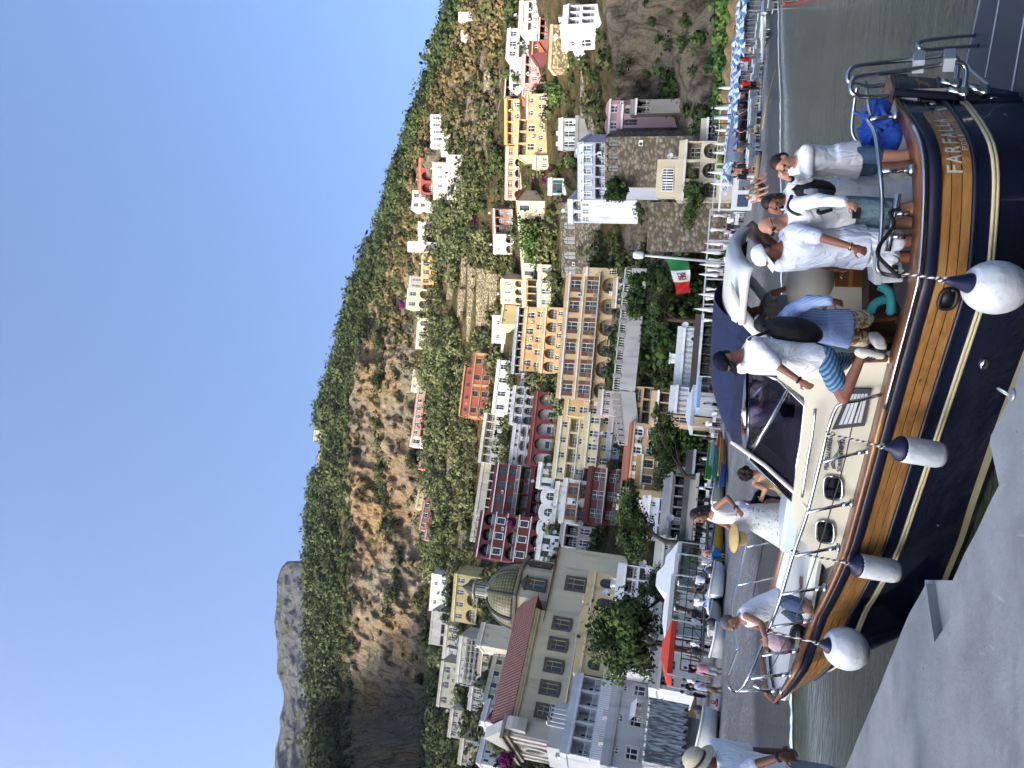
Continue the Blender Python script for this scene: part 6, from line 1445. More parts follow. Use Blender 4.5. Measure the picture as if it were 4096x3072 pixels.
# ================================================================ people
UP = Vector((0,0,1))
def remesh(mb, name, vox, mat, it=3, parent=None):
    me = bpy.data.meshes.new(name); me.from_pydata(mb.v, [], mb.f)
    o = bpy.data.objects.new(name, me); COL.objects.link(o)
    b = bmesh.new(); b.from_mesh(me); bmesh.ops.recalc_face_normals(b, faces=b.faces); b.to_mesh(me); b.free()
    m = o.modifiers.new('r', 'REMESH'); m.mode = 'VOXEL'; m.voxel_size = vox; m.use_smooth_shade = True
    if it: s = o.modifiers.new('s', 'SMOOTH'); s.factor = .5; s.iterations = it
    me2 = bpy.data.meshes.new_from_object(o.evaluated_get(bpy.context.evaluated_depsgraph_get()))
    bpy.data.objects.remove(o); bpy.data.meshes.remove(me)
    me2.name = name; me2.materials.clear(); me2.materials.append(mat)
    me2.polygons.foreach_set('use_smooth', [True]*len(me2.polygons))
    o = bpy.data.objects.new(name, me2); COL.objects.link(o)
    if parent is not None: o.parent = parent
    return o
def skin(c): return M('skin '+c, c, .55, .08, 9, .12, 60, spec=.35)
def cloth(c, c2=None, bump=.32): 
    if 'cloth '+c in _MC: return _MC['cloth '+c]
    m, nt, b = newmat('cloth '+c); b.inputs['Roughness'].default_value = .9; b.inputs['Specular IOR Level'].default_value = .15
    g = nd(nt, 'ShaderNodeNewGeometry'); P = g.outputs['Position']
    x = nd(nt, 'ShaderNodeMix', data_type='RGBA', blend_type='MULTIPLY'); x.inputs[0].default_value = 1; x.inputs[6].default_value = lin(c); nt.links.new(nramp(nt, nnoise(nt, P, 3, 5), .3, .7, .93, 1.05), x.inputs[7]); nt.links.new(x.outputs[2], b.inputs[0])
    r = nd(nt, 'ShaderNodeMath', operation='ABSOLUTE'); s = nd(nt, 'ShaderNodeMath', operation='SUBTRACT'); s.inputs[1].default_value = .5; nt.links.new(nnoise(nt, P, 4.5, 3, .5, (1, 1, .55), 1.2), s.inputs[0]); nt.links.new(s.outputs[0], r.inputs[0])
    nbump(nt, b, r.outputs[0], min(1, bump*2.2), .11); return m
HAIRM = lambda c: M('hair '+c, c, .6, .3, 26, .7, 60)
def solve(S, px, L, sgn):
    """point on the pixel's ray at distance L from S; sgn -1 nearer, +1 farther"""
    q = ray(*px); o = CAM-S; a = q.dot(q); b_ = 2*o.dot(q); c = o.dot(o)-L*L; D = b_*b_-4*a*c
    t = -b_/(2*a) if D <= 0 else (-b_+sgn*math.sqrt(D))/(2*a)
    P = CAM+q*t
    return P if D > 0 else S+(P-S).normalized()*L
def ring(c, rt, fw, w, d, n=18, e=.85):
    out = []
    for k in range(n):
        t = 2*math.pi*k/n; a, b_ = math.cos(t), math.sin(t)
        out.append(c+rt*(w*math.copysign(abs(a)**e, a))+fw*(d*math.copysign(abs(b_)**e, b_)))
    return out
def hand(mb, wr, dirv, palm_n, s=1., curl=.5):
    d = dirv.normalized(); n = (palm_n-d*palm_n.dot(d)).normalized(); t = d.cross(n)
    c = wr+d*.045*s; mb.ell(c, .038*s, .016*s, .05*s, (t, n, d), 10, 8)
    for k, L in enumerate((.068,.078,.074,.058)):
        b0 = wr+d*.085*s+t*((k-1.5)*.0195*s); m_ = b0+(d*math.cos(curl*.6)+n*math.sin(curl*.6))*L*.5*s; e = m_+(d*math.cos(curl*1.6)+n*math.sin(curl*1.6))*L*.5*s
        mb.cap(b0, m_, .0088*s, .0085*s, 7); mb.cap(m_, e, .0085*s, .007*s, 7)
    b0 = wr+d*.03*s-t*.03*s; m_ = b0+(d*.6-t*.7+n*.3).normalized()*.042*s; mb.cap(b0, m_, .012*s, .010*s, 7); mb.cap(m_, m_+(d*.9-t*.1+n*.4).normalized()*.032*s, .010*s, .008*s, 7)
def headframe(face, up=None):
    f = face.normalized(); u = up or UP; u = (u-f*u.dot(f)).normalized(); return f, u, f.cross(u)
def add_head(mb, H, face, s=1., up=None):
    f, u, r = headframe(face, up); A = (r, f, u)
    mb.ell(H+u*.022*s-f*.012*s, .075*s, .094*s, .093*s, A, 18, 14)
    mb.ell(H-u*.03*s+f*.025*s, .060*s, .066*s, .082*s, A, 16, 12)
    mb.ell(H-u*.088*s+f*.058*s, .030*s, .026*s, .024*s, A, 12, 8)
    mb.cap(H+f*.088*s+u*.016*s, H+f*.108*s-u*.024*s, .010*s, .016*s, 8)
    mb.ell(H+f*.086*s+u*.034*s, .05*s, .012*s, .012*s, A, 12, 8)
    mb.ell(H+f*.086*s-u*.055*s, .023*s, .011*s, .010*s, A, 10, 8)
    for q in (-1, 1): mb.ell(H+r*(q*.077*s)-f*.008*s-u*.008*s, .011*s, .022*s, .034*s, A, 8, 8); mb.ell(H+r*(q*.04*s)+f*.062*s-u*.022*s, .022*s, .02*s, .022*s, A, 8, 6)
def figure(label, J, o, group=None, base=None, near_=True):
    """J: joints in world space; o: look"""
    s = o.get('s', 1.); vox = o.get('vox', .0095)
    base = base or Vector((J['hip'].x, J['hip'].y, min(J['anl'].z, J['anr'].z)-.07))
    T = thing('person', label, 'person', tuple(base), 0, group); off = -Vector(base)
    def put(ob): ob.location = off; return ob
    fw, H = J['fw'], J['head']; sp = (J['neck']-J['hip']); spn = sp.normalized(); rt = (J['shr']-J['shl']); rt = (rt-spn*rt.dot(spn)).normalized(); fwd = spn.cross(rt).normalized() if spn.cross(rt).dot(fw) > 0 else -spn.cross(rt).normalized()
    hr = (J['hipr']-J['hipl']).normalized(); L = sp.length; wS = (J['shr']-J['shl']).length/2
    fat = o.get('fat', 1.); fem = o.get('fem', False)
    def torso(g=0., lo=-.04, hi=1.02, belly=1.):
        prof = ((-.14,.155,.105),(-.04,.172,.118),(.08,.168,.115),(.25,.148 if not fem else .128,.108*belly),(.45,.155 if not fem else .132,.112*belly),(.65,.172 if not fem else .152,.125 if not fem else .125),(.80,wS*.98,.112),(.90,wS*.86,.088),(.97,.085,.068),(1.04,.062,.06))
        rings = []
        for t, w_, d_ in prof:
            if t < lo-1e-6 or t > hi+1e-6: continue
            ax = hr.lerp(rt, max(0, min(1, t))).normalized(); rings.append(ring(J['hip']+sp*t, ax, fwd, (w_*fat*s if t < .7 else w_*s)+g, d_*fat*s+g))
        return rings
    # ---- body: one continuous skin
    b = MB(); b.loft(torso())
    b.cap(J['neck']-spn*.02, H-fw*.015, .056*s, .052*s)
    add_head(b, H, J['face'], s*o.get('hs', 1.), o.get('hup'))
    for S in 'lr':
        b.cap(J['sh'+S], J['el'+S], .052*s, .040*s); b.cap(J['el'+S], J['wr'+S], .041*s, .027*s)
        hd = J.get('hd'+S) or (J['wr'+S]-J['el'+S]); pn = J.get('pn'+S) or ((J['hip']+sp*.4)-J['wr'+S])
        hand(b, J['wr'+S], hd, pn, s, o.get('curl', .6))
        b.cap(J['hip'+S], J['kn'+S], .088*s*fat, .058*s); kn, an = J['kn'+S], J['an'+S]; mid = kn.lerp(an, .3)-fw*.012; b.cap(kn, mid, .057*s, .058*s); b.cap(mid, an, .058*s, .038*s)
        if not o.get('shoe'):
            ft = J.get('ft'+S) or (J['fw']*.9-UP*.15); ft = ft.normalized(); b.cap(an-UP*.02*s-ft*.03*s, an+ft*.13*s-UP*.035*s, .036*s, .03*s); b.cap(an+ft*.10*s-UP*.035*s, an+ft*.175*s-UP*.04*s, .034*s, .022*s)
    put(remesh(b, 'body', vox, skin(o.get('skin', '#8a5c43')), 3, T))
    # ---- clothes
    if o.get('top'):
        c = MB(); sl = o.get('sleeve', .55); g = o.get('loose', .022)
        rg = torso(g, o.get('tlo', -.14), .97 if sl > 0 else .90, o.get('belly', 1.08)); c.loft(rg)
        if o.get('flare'):
            r0 = J['hip']-spn*.12; c.loft([ring(J['hip']+spn*.12, hr, fwd, .17*s*fat+g, .12*s*fat+g), ring(r0, hr, fwd, .19*s*fat+g, .145*s*fat+g)])
        for S in 'lr':
            A, B_, C = J['sh'+S], J['el'+S], J['wr'+S]
            if sl > 0:
                e = A.lerp(B_, min(1, sl*1.55)); c.cap(A, e, .064*s+g*.5, (.052*s+g*.6)); 
                if sl > .7: c.cap(B_, B_.lerp(C, min(1, (sl-.6)*2.4)), .050*s+g*.4, .040*s+g*.3)
            else: c.cap(A-rt*(.03 if S == 'r' else -.03)+UP*.015, A-rt*(.05 if S == 'r' else -.05)-spn*.03, .055*s, .06*s)
        put(remesh(c, o.get('topname', 'shirt'), .014, o['top'], 3, T))
    if o.get('bottom'):
        c = MB(); g = .02; c.loft(torso(g, -.14, .14)); ln = o.get('leg', .62)
        if o.get('skirt'):
            hem, hw, hd_ = o['skirt']; m_ = J['hip']+sp*.1
            c = MB(); rg = []
            for t in np.linspace(0, 1, 9):
                q = m_.lerp(hem, t); pl_ = 1+.06*math.sin(t*9)
                rr = ring(q, hr, fw, lerp(.155*s, hw, t**.8)*pl_, lerp(.12*s, hd_, t**.8), 26, 1.)
                rg.append([p+(p-q).normalized()*(.016*t*math.sin(k*2.4)) for k, p in enumerate(rr)])
            c.loft(rg); put(c.build('skirt', o['bottom'], T, True))
        else:
            for S in 'lr':
                e = J['hip'+S].lerp(J['kn'+S], min(1, ln)); c.cap(J['hip'+S], e, .105*s*fat, .080*s+.018)
                if ln > 1: c.cap(J['kn'+S], J['kn'+S].lerp(J['an'+S], ln-1), .075*s, .062*s)
            put(remesh(c, o.get('botname', 'shorts'), .014, o['bottom'], 3, T))
    if o.get('shoe'):
        for S in 'lr':
            an = J['an'+S]; ft = (J.get('ft'+S) or (J['fw']*.95-UP*.12)).normalized(); dn = J.get('dn'+S) or -UP; dn = (dn-ft*dn.dot(ft)).normalized()
            c = MB(); c.cap(an+dn*.035-ft*.045, an+dn*.045+ft*.05, .045, .046); c.cap(an+dn*.045+ft*.05, an+dn*.055+ft*.155, .045, .032); c.cap(an-dn*.005, an+dn*.03, .046, .05)
            sh = put(remesh(c, 'shoe', .011, o['shoe'], 2, T))
            if o.get('stripes'):
                sd = dn.cross(ft).normalized()
                for q in (-1, 1):
                    for k in range(3): m_ = MB(); m_.obox(an+dn*.03+ft*(.02+k*.028)+sd*(q*.05), ft*.007-dn*.002, dn*.03+ft*.012, sd*.004); m_.build('stripe', M('shoe stripes', '#20242c', .7, .1, 5), sh)
    # ---- head wear
    f, u, r = headframe(J['face'], o.get('hup')); A = (r, f, u); hs = s*o.get('hs', 1.); k = o.get('hair')
    if k:
        c = MB(); hm = HAIRM(o.get('hc', '#1c1512'))
        c.ell(H+u*.035*hs-f*.024*hs, .081*hs, .094*hs, .092*hs, A, 16, 12)
        if k != 'short': c.ell(H-u*.01*hs-f*.055*hs, .075*hs, .058*hs, .085*hs, A, 14, 10)
        else: c.ell(H+u*.0*hs-f*.055*hs, .070*hs, .05*hs, .075*hs, A, 14, 10)
        if k == 'long':
            q = H-f*.075*hs-u*.05*hs; c.cap(q, q-UP*.12-f*.02, .058*hs, .062*hs); c.cap(q-UP*.1-f*.02, q-UP*.24-f*.01, .06*hs, .03*hs)
            for e in (-1, 1): c.cap(H+r*(e*.062*hs)+u*.02*hs, H+r*(e*.066*hs)-UP*.12-f*.02, .028*hs, .02*hs)
        if k == 'tail':
            q = H-f*.11*hs; c.cap(q, q-UP*.10-f*.03, .03*hs, .035*hs); c.cap(q-UP*.10-f*.03, q-UP*.22, .035*hs, .015*hs)
        if k == 'curly':
            g = random.Random(3)
            for _ in range(46):
                v = Vector((g.gauss(0,1), g.gauss(0,1), g.gauss(0,1))).normalized(); 
                if v.dot(f) > .55: continue
                c.ell(H+u*.01-f*.03+v*.095*hs, .03*hs, n=8, m=6)
        put(remesh(c, 'hair', .010, hm, 2, T))
    if o.get('cap') or o.get('sunhat'):
        c = MB(); mt = o.get('cap') or o['sunhat']
        rg = []
        for t, ww, dd in ((.018,.087,.104),(.05,.088,.105),(.085,.080,.096),(.112,.060,.074),(.126,.03,.036),(.129,.004,.004)): rg.append(ring(H+u*t*hs-f*.012*hs, r, f, ww*hs, dd*hs, 20, 1.))
        c.loft(rg)
        if o.get('cap'):
            P = []
            for a in np.linspace(-1.15, 1.15, 11): P.append((H+u*(.030-.012*math.cos(a)*1.)*hs-f*.012*hs+f*(.102*math.cos(a))*hs+r*(.086*math.sin(a))*hs, H+u*(.016-.02*abs(math.sin(a)))*hs+f*(.10+.085*math.cos(a)**.7)*hs*1.0+r*(.080*math.sin(a))*hs))
            c.loft([[a, b_, b_-u*.006, a-u*.008] for a, b_ in P])
        else: c.loft([ring(H+u*.022*hs-f*.012*hs, r, f, .088*hs, .105*hs, 20, 1.), ring(H+u*.006*hs-f*.01*hs, r, f, .155*hs, .175*hs, 20, 1.), ring(H+u*.001*hs-f*.01*hs, r, f, .155*hs, .175*hs, 20, 1.), ring(H+u*.014*hs-f*.012*hs, r, f, .086*hs, .103*hs, 20, 1.)])
        hat = put(c.build('hat', mt, T, True))
        if o.get('band'): q = MB(); q.loft([ring(H+u*t*hs-f*.012*hs, r, f, .0895*hs, .1065*hs, 20, 1.) for t in (.02,.045)], cap=False); q.build('hat_band', o['band'], hat)
    if o.get('glasses'):
        c = MB()
        for e in (-1, 1): c.ell(H+f*.098*hs+r*(e*.033*hs)+u*.014*hs, .027*hs, .008*hs, .020*hs, A, 12, 8); c.tube([H+f*.092*hs+r*(e*.058*hs)+u*.018*hs, H+f*.03*hs+r*(e*.078*hs)+u*.018*hs, H-f*.02*hs+r*(e*.08*hs)+u*.012*hs], .004*hs, 5)
        c.tube([H+f*.104*hs-r*.012*hs+u*.018*hs, H+f*.104*hs+r*.012*hs+u*.018*hs], .003*hs, 5); put(c.build('sunglasses', M('dark lens', '#0b0b0c', .12, .05, 4, spec=.6), T, True))
    elif near_:
        for e in (-1, 1): q = MB(); q.ell(H+f*.084*hs+r*(e*.032*hs)+u*.012*hs, .013*hs, .007*hs, .008*hs, A, 8, 6); put(q.build('eye', M('dark eye', '#1a1412', .25, .1, 4), T, True))
    if o.get('watch'):
        S, mt = o['watch']; d = (J['wr'+S]-J['el'+S]).normalized(); q = J['wr'+S]-d*.015; c = MB(); c.lathe(q-d*.012, [(.026*s,0),(.036*s,.001),(.036*s,.022),(.026*s,.024)], 14, d); put(c.build('watch', mt, T, True))
    return T
def pose(d, head, neck, hip, face, body, arms, legs=None, floor=None, s=1., shw=.185, hd=0., dn=0., heel=None):
    """joints from photograph pixels; body: horizontal facing; arms/legs: per side ((mid px, sign), (end px, sign)) or None to hang / stand"""
    J = {}; fw = Vector(body).normalized(); J['fw'] = Vector((fw.x, fw.y, 0)).normalized(); J['face'] = Vector(face).normalized(); rt = J['fw'].cross(UP)
    J['hip'] = W(*hip, d); J['neck'] = W(*neck, d+dn); J['head'] = W(*head, d+dn+hd)
    sp = (J['neck']-J['hip']).normalized(); shc = J['neck']-sp*.075*s; rs = (rt-sp*rt.dot(sp)).normalized()
    for S, e in (('l', -1), ('r', 1)):
        J['sh'+S] = shc+rs*(e*shw*s); J['hip'+S] = J['hip']+rt*(e*.10*s)-UP*.03
        a = (arms or {}).get(S)
        if a is None: J['el'+S] = J['sh'+S]-sp*.28*s+rs*(e*.05)-J['fw']*.03; J['wr'+S] = J['el'+S]-UP*.24*s+J['fw']*.07
        else:
            J['el'+S] = solve(J['sh'+S], a[0][0], .285*s, a[0][1]); J['wr'+S] = solve(J['el'+S], a[1][0], .25*s, a[1][1])
            if len(a) > 2: J['hd'+S] = W(*a[2], dep(J['wr'+S]))-J['wr'+S]
        g = (legs or {}).get(S)
        if g is None:
            fl = floor if floor is not None else J['hip'].z-.92*s
            k = J['hip'+S].copy(); k.z = lerp(J['hip'+S].z, fl+.07, .5); J['kn'+S] = k+J['fw']*.02; n = k.copy(); n.z = fl+.07; J['an'+S] = n-J['fw']*.02+rt*(e*.02)
        else:
            J['kn'+S] = solve(J['hip'+S], g[0][0], .43*s, g[0][1]); J['an'+S] = solve(J['kn'+S], g[1][0], .42*s, g[1][1])
            if len(g) > 2: J['ft'+S] = W(*g[2], dep(J['an'+S]))-J['an'+S]
    return J
WS_ = cloth('#dcdde0'); SKN = '#8f6248'; TAN = '#7a4d38'; PALE = '#a87b63'
def stripes(name, a, b_, sc, ax=(1,0,0)):
    m, nt, b = newmat(name); b.inputs['Roughness'].default_value = .9
    g = nd(nt, 'ShaderNodeNewGeometry'); w_ = nd(nt, 'ShaderNodeTexWave'); w_.bands_direction = 'X'; w_.inputs['Scale'].default_value = sc; w_.inputs['Distortion'].default_value = .6
    mp = nd(nt, 'ShaderNodeMapping'); mp.inputs['Rotation'].default_value = ax; nt.links.new(g.outputs['Position'], mp.inputs[0]); nt.links.new(mp.outputs[0], w_.inputs[0])
    nt.links.new(nmix(nt, lin(a), lin(b_), nramp(nt, w_.outputs[0], .4, .6)), b.inputs['Base Color']); nbump(nt, b, nnoise(nt, g.outputs['Position'], 9, 4), .5, .06); return m
def spots(name, a, b_, sc, at=.5):
    m, nt, b = newmat(name); b.inputs['Roughness'].default_value = .9; g = nd(nt, 'ShaderNodeNewGeometry')
    nt.links.new(nmix(nt, lin(a), lin(b_), nramp(nt, nnoise(nt, g.outputs['Position'], sc, 2, .5, None, 1.2), at-.03, at+.03)), b.inputs['Base Color']); nbump(nt, b, nnoise(nt, g.outputs['Position'], 9, 4), .5, .06); return m
DENIM = M('denim', '#3e5670', .9, .25, 6, .4, 40); NAVYK = cloth('#141824'); BLACK = M('black nylon', '#0c0c0e', .6, .2, 5, .4, 12)
def C12(X, Y): return 2900+X/2.212, 400+Y/2.212
def C11(X, Y): return 2700+X/2.212, 1000+Y/2.212
def C10(X, Y): return 2700+X/2.212, 1700+Y/2.212
def C9(X, Y): return 2700+X/2.212, 2400+Y/2.212
# woman at the stern, hand to her brow
J = pose(7.35, C12(508,552), C12(606,548), C12(1075,535), (-.8,-.45,-.42), (-.95,-.3,0), {'l': ((C12(725,715),-1), (C12(570,700),-1), C12(455,655)), 'r': ((C12(735,640),1), (C12(580,650),1), C12(470,630))}, floor=.97, shw=.17, s=.97)
figure('dark haired woman in a white shirt and denim shorts holding her brow at the stern', J, dict(skin=PALE, hair='bob', hc='#221512', top=WS_, sleeve=.88, bottom=DENIM, leg=.5, fem=True, loose=.03, flare=True, watch=('l', BLACK), curl=.8, s=.97))
# woman behind in a long white skirt
J = pose(7.75, C12(425,905), C12(505,880), C12(940,835), (-.55,-.6,-.6), (-.85,-.5,0), {'l': ((C12(640,1000),-1), (C12(500,1000),-1), C12(400,985)), 'r': ((C12(700,760),1), (C12(880,770),1))}, floor=.97, shw=.165, s=.96)
figure('dark haired woman in a long white skirt covering her face with a hand', J, dict(skin=SKN, hair='long', hc='#1a1210', top=WS_, sleeve=.35, bottom=M('sheer white cotton', '#c9cbcc', .9, .06, 3, .5, 7), skirt=(J['hip']-UP*.80, .30, .26), fem=True, s=.96))
# bald man with sunglasses and rucksack
J = pose(7.05, C12(405,1105), C12(520,1068), C12(1045,1010), (-.75,-.55,-.38), (-.85,-.5,0), {'l': ((C12(830,885),-1), (C12(1070,905),-1), C12(1180,950)), 'r': ((C12(800,1090),1), (C12(1020,1120),1))}, floor=.97, shw=.195, s=1.03)
figure('bald man with sunglasses in a white shirt holding a phone by his thigh', J, dict(skin=PALE, top=WS_, sleeve=.98, bottom=cloth('#5c6f78'), leg=.78, glasses=True, watch=('l', M('pale watch', '#b9b5a8', .4, .1, 4)), s=1.03, curl=.9))
Pm = W(*C12(1165,980), 6.85); ph = MB(); ph.obox(Pm, (.075*Rv.x,.0,.0), (0,.006,0), (0,0,.036)); tag(ph.build('mobile_phone', BLACK), 'dark mobile phone held by the bald man', 'phone')
def rucksack(label, C, ax, up, sx, sy, sz, straps=(), mat=BLACK):
    T = thing('rucksack', label, 'rucksack', tuple(C)); o = MB(); ax = ax.normalized(); up = up.normalized(); dp_ = ax.cross(up).normalized()
    o.ell((0,0,0), sx, sy, sz, (ax, dp_, up), 18, 14); o.ell(up*sz*.25-dp_*sy*.1, sx*.95, sy*.8, sz*.8, (ax, dp_, up), 16, 12); o.ell(-up*sz*.35+dp_*sy*.45, sx*.7, sy*.5, sz*.45, (ax, dp_, up), 14, 10); o.ell(-up*sz*.35-dp_*sy*.45, sx*.7, sy*.5, sz*.45, (ax, dp_, up), 14, 10)
    remesh(o, 'pack', .014, mat, 2, T)
    for st in straps: m_ = MB(); m_.tube(spline([p-C for p in st], 14), .018, 6); m_.build('strap', mat, T, True)
    m_ = MB(); m_.tube([up*sz*.9-ax*.03, up*sz*1.12, up*sz*.9+ax*.03], .012, 6); m_.build('handle', mat, T, True); return T
T = rucksack('dark rucksack with a white bottle worn by the bald man', W(*C12(800,795), 7.28), Rv+Fv*.5, W(*C12(600,800), 7.28)-W(*C12(1000,810), 7.28), .11, .10, .21, [[W(*C12(590,850),7.1), W(*C12(560,950),6.93), W(*C12(640,1010),6.88), W(*C12(740,1000),6.88), W(*C12(830,940),6.9)], [W(*C12(820,950),6.9), W(*C12(830,1000),6.86), W(*C12(945,970),6.86)]], M('plum nylon', '#1d1518', .65, .2, 5, .4, 12))
bt = thing('water_bottle', 'white and dark steel water bottle in the rucksack pocket', 'bottle', tuple(W(*C12(960,835), 7.1))); ax_ = (W(*C12(720,810),7.1)-W(*C12(960,835),7.1)).normalized(); L_ = .30
MB().lathe((0,0,0), [(.03,0),(.038,.01),(.038,.17)], 14, ax_).build('base', M('dark bottle', '#1f2124', .4, .1, 4), bt, True); MB().lathe(ax_*.171, [(.038,0),(.036,.07),(.022,.10),(.022,.12)], 14, ax_).build('top', M('white bottle', '#d5d4d0', .4, .05, 4), bt, True)
# man in the white cap
J = pose(7.12, C12(365,1368), C12(470,1312), C12(1120,1300), (-.88,-.25,-.42), (-.8,-.55,0), {'l': ((C12(870,1225),-1), (C12(1130,1300),-1), C12(1235,1335)), 'r': ((C12(800,1440),1), (C12(950,1490),1), C12(1040,1505))}, floor=.97, shw=.20, s=1.1)
figure('man in a white cap, pale seersucker shirt and white shorts with a gold watch', J, dict(skin=TAN, top=cloth('#c3cbdb'), sleeve=.5, bottom=cloth('#ccd2de'), leg=.86, cap=cloth('#dfe1e6', bump=.1), hair='short', hc='#1a1411', watch=('l', M('gold watch', '#b08a3a', .25, .1, 4, metal=1.)), s=1.1, fat=1.05, loose=.03, flare=True))
# skipper inside
J = pose(9.0, C11(640,560), C11(745,530), C11(1190,520), (-.7,-.55,-.55), (-.75,-.6,0), {'l': ((C11(880,380),-1), (C11(1035,315),-1), C11(1080,300)), 'r': ((C11(900,640),1), (C11(1080,640),1))}, floor=.97, shw=.20)
figure('man in a grey T-shirt with his hand on the helm seat under the hardtop', J, dict(skin=TAN, top=cloth('#8f8f8d'), sleeve=.5, bottom=NAVYK, leg=.8, hair='short', hc='#14100e', fat=1.08))
# man in the striped shirt
SH6 = stripes('blue striped shirt', '#5470a6', '#9fb0cf', 24, (0,0,.3))
J = pose(7.35, C11(815,655), C11(900,640), C11(1440,690), (-.6,-.5,-.7), (-.8,-.5,0), {'l': ((C11(1185,455),-1), (C11(1375,448),-1), C11(1490,470)), 'r': ((C11(1150,760),1), (C11(1350,800),1))}, {'l': ((C11(1720,600),1), (C11(1990,590),1)), 'r': ((C11(1700,790),1), (C11(1960,800),1))}, shw=.19)
figure('man in a blue striped shirt and palm leaf shorts stepping down into the cockpit', J, dict(skin='#5e3c2c', top=SH6, sleeve=.98, bottom=spots('palm print', '#cfcab0', '#8d6a2c', 14), leg=.8, hair='short', hc='#120d0b', loose=.035, flare=True))
# man climbing aboard over the rail
J = pose(6.95, C11(462,975), C11(575,925), C11(1275,985), (-.72,-.42,-.55), (-.85,-.5,0), {'l': ((C11(1010,1125),-1), (C11(1235,1245),-1), C11(1330,1290)), 'r': ((C11(900,960),1), (C11(1120,1040),1))}, {'l': ((C11(1490,1310),-1), (C11(1660,920),-1), C11(1870,985)), 'r': ((C11(1560,960),1), (C11(1880,960),1))}, shw=.20, s=1.03, dn=.05)
figure('man in a navy cap, white polo shirt and blue shorts climbing aboard', J, dict(skin='#7d5441', top=WS_, sleeve=.58, bottom=stripes('blue woven shorts', '#2d4d68', '#5f87a3', 9, (0,1.1,.4)), leg=.66, cap=NAVYK, hair='short', hc='#17110f', watch=('l', BLACK), shoe=M('cream trainers', '#c9c3b0', .7, .08, 4), stripes=True, s=1.03, loose=.03))
rucksack('big black rucksack on the back of the climbing man', W(*C11(1055,715), 7.0), Rv+Fv*.7, W(*C11(820,690), 7.0)-W(*C11(1290,760), 7.0), .15, .125, .285, [[W(*C11(830,720),6.9), W(*C11(700,770),6.8), W(*C11(650,800),6.78)], [W(*C11(1250,830),6.85), W(*C11(1310,850),6.82), W(*C11(1350,865),6.82)]])
# woman in the white dress on the cabin roof
J = pose(9.9, C10(212,800), C10(292,772), C10(640,800), (-.85,-.3,-.42), (-.8,-.6,0), {'l': ((C10(465,645),-1), (C10(545,740),-1), C10(590,790)), 'r': ((C10(455,885),1), (C10(525,955),-1), C10(552,985))}, floor=W(*C10(1010,900), 9.9).z, shw=.165, s=.98)
figure('woman in a white vest and patterned white skirt standing on the cabin roof', J, dict(skin=SKN, hair='long', hc='#1d130f', top=WS_, sleeve=0, topname='vest', bottom=spots('floral skirt', '#c9c9c6', '#77777a', 26, .62), skirt=(W(*C10(1005,905), 9.9), .36, .34), fem=True, watch=('l', BLACK), s=.98, loose=.012))
Hc = W(*C10(600,1005), 9.75); f_ = MB(); hx = (W(*C10(660,1010),9.75)-W(*C10(550,1000),9.75)).normalized()
T = thing('straw_hat', 'straw sun hat held by the woman on the cabin roof', 'hat', tuple(Hc)); MB().lathe(hx*-.13, [(.20,0),(.205,.01),(.10,.03),(.095,.15),(.06,.18),(.01,.185)], 20, hx).build('crown', M('straw', '#b39a63', .9, .15, 20), T, True)
MB().lathe(hx*-.12, [(.102,.03),(.102,.055)], 20, hx).build('band', M('straw band', '#8c7748', .9, .1, 20), T)
# passengers sitting behind the cabin
J = pose(9.9, C10(632,425), C10(715,425), C10(955,530), (.1,.9,-.2), (.15,.95,0), {'l': ((C10(800,560),-1), (C10(770,640),1)), 'r': ((C10(830,400),-1), (C10(950,400),1))}, {'l': ((C10(990,640),1), (C10(1180,640),1)), 'r': ((C10(990,520),1), (C10(1180,520),1))}, shw=.16, s=.94)
figure('curly haired woman in a pale swimsuit seen from behind at the cabin', J, dict(skin=PALE, hair='curly', hc='#1f130e', top=cloth('#c9ad84'), sleeve=0, topname='swimsuit', bottom=cloth('#c9ad84'), leg=.12, fem=True, s=.94, loose=.006), near_=False)
J = pose(10.5, C10(612,712), C10(680,690), C10(905,740), (-.2,-.8,-.5), (-.3,-.9,0), {'l': ((C10(735,625),-1), (C10(690,700),-1)), 'r': ((C10(760,760),1), (C10(860,740),1))}, {'l': ((C10(820,690),-1), (C10(960,690),-1)), 'r': ((C10(830,740),-1), (C10(960,760),-1))}, shw=.17, s=.95)
figure('person in a white and black cap and dark long sleeves sitting with knees drawn up', J, dict(skin=SKN, top=cloth('#17181b'), sleeve=.98, bottom=cloth('#22262c'), leg=.4, cap=cloth('#c9cccf'), hair='short', s=.95))
# man kneeling at the bow
J = pose(9.35, C9(488,200), C9(566,185), (3110,2400), (-.62,-.3,-.72), (-.85,-.35,0), {'l': ((C9(762,205),-1), (C9(800,320),-1), C9(800,385)), 'r': ((C9(770,250),1), (C9(800,345),1), C9(805,390))}, {'l': ((3236,2436), -1), 'r': ((3222,2500), 1)} and {'l': (((3236,2436),-1), ((3205,2360),1), (3196,2330)), 'r': (((3222,2496),-1), ((3230,2420),1), (3230,2390))}, shw=.19, dn=-.05)
figure('grey haired man in a white sleeveless top kneeling at the bow with a bag', J, dict(skin='#8f6752', hair='short', hc='#55524f', top=WS_, sleeve=0, topname='vest', bottom=cloth('#4a5a70'), leg=.72, loose=.03, belly=1.2))
T = thing('plastic_bag', 'crumpled pink and white plastic bag at the bow', 'bag', tuple(W(3098,2567,9.15))); g = MB(); g.ell((0,0,-.05), .13, .10, .15, n=14, m=10); g.ell((-.05,0,-.1), .1, .1, .1); g.cap((0,0,.05), (.01,0,.14), .05, .012); o_ = remesh(g, 'bag', .012, M('pink plastic', '#c9a9b3', .35, .2, 7, .8, 14, trans=.15), 1, T)
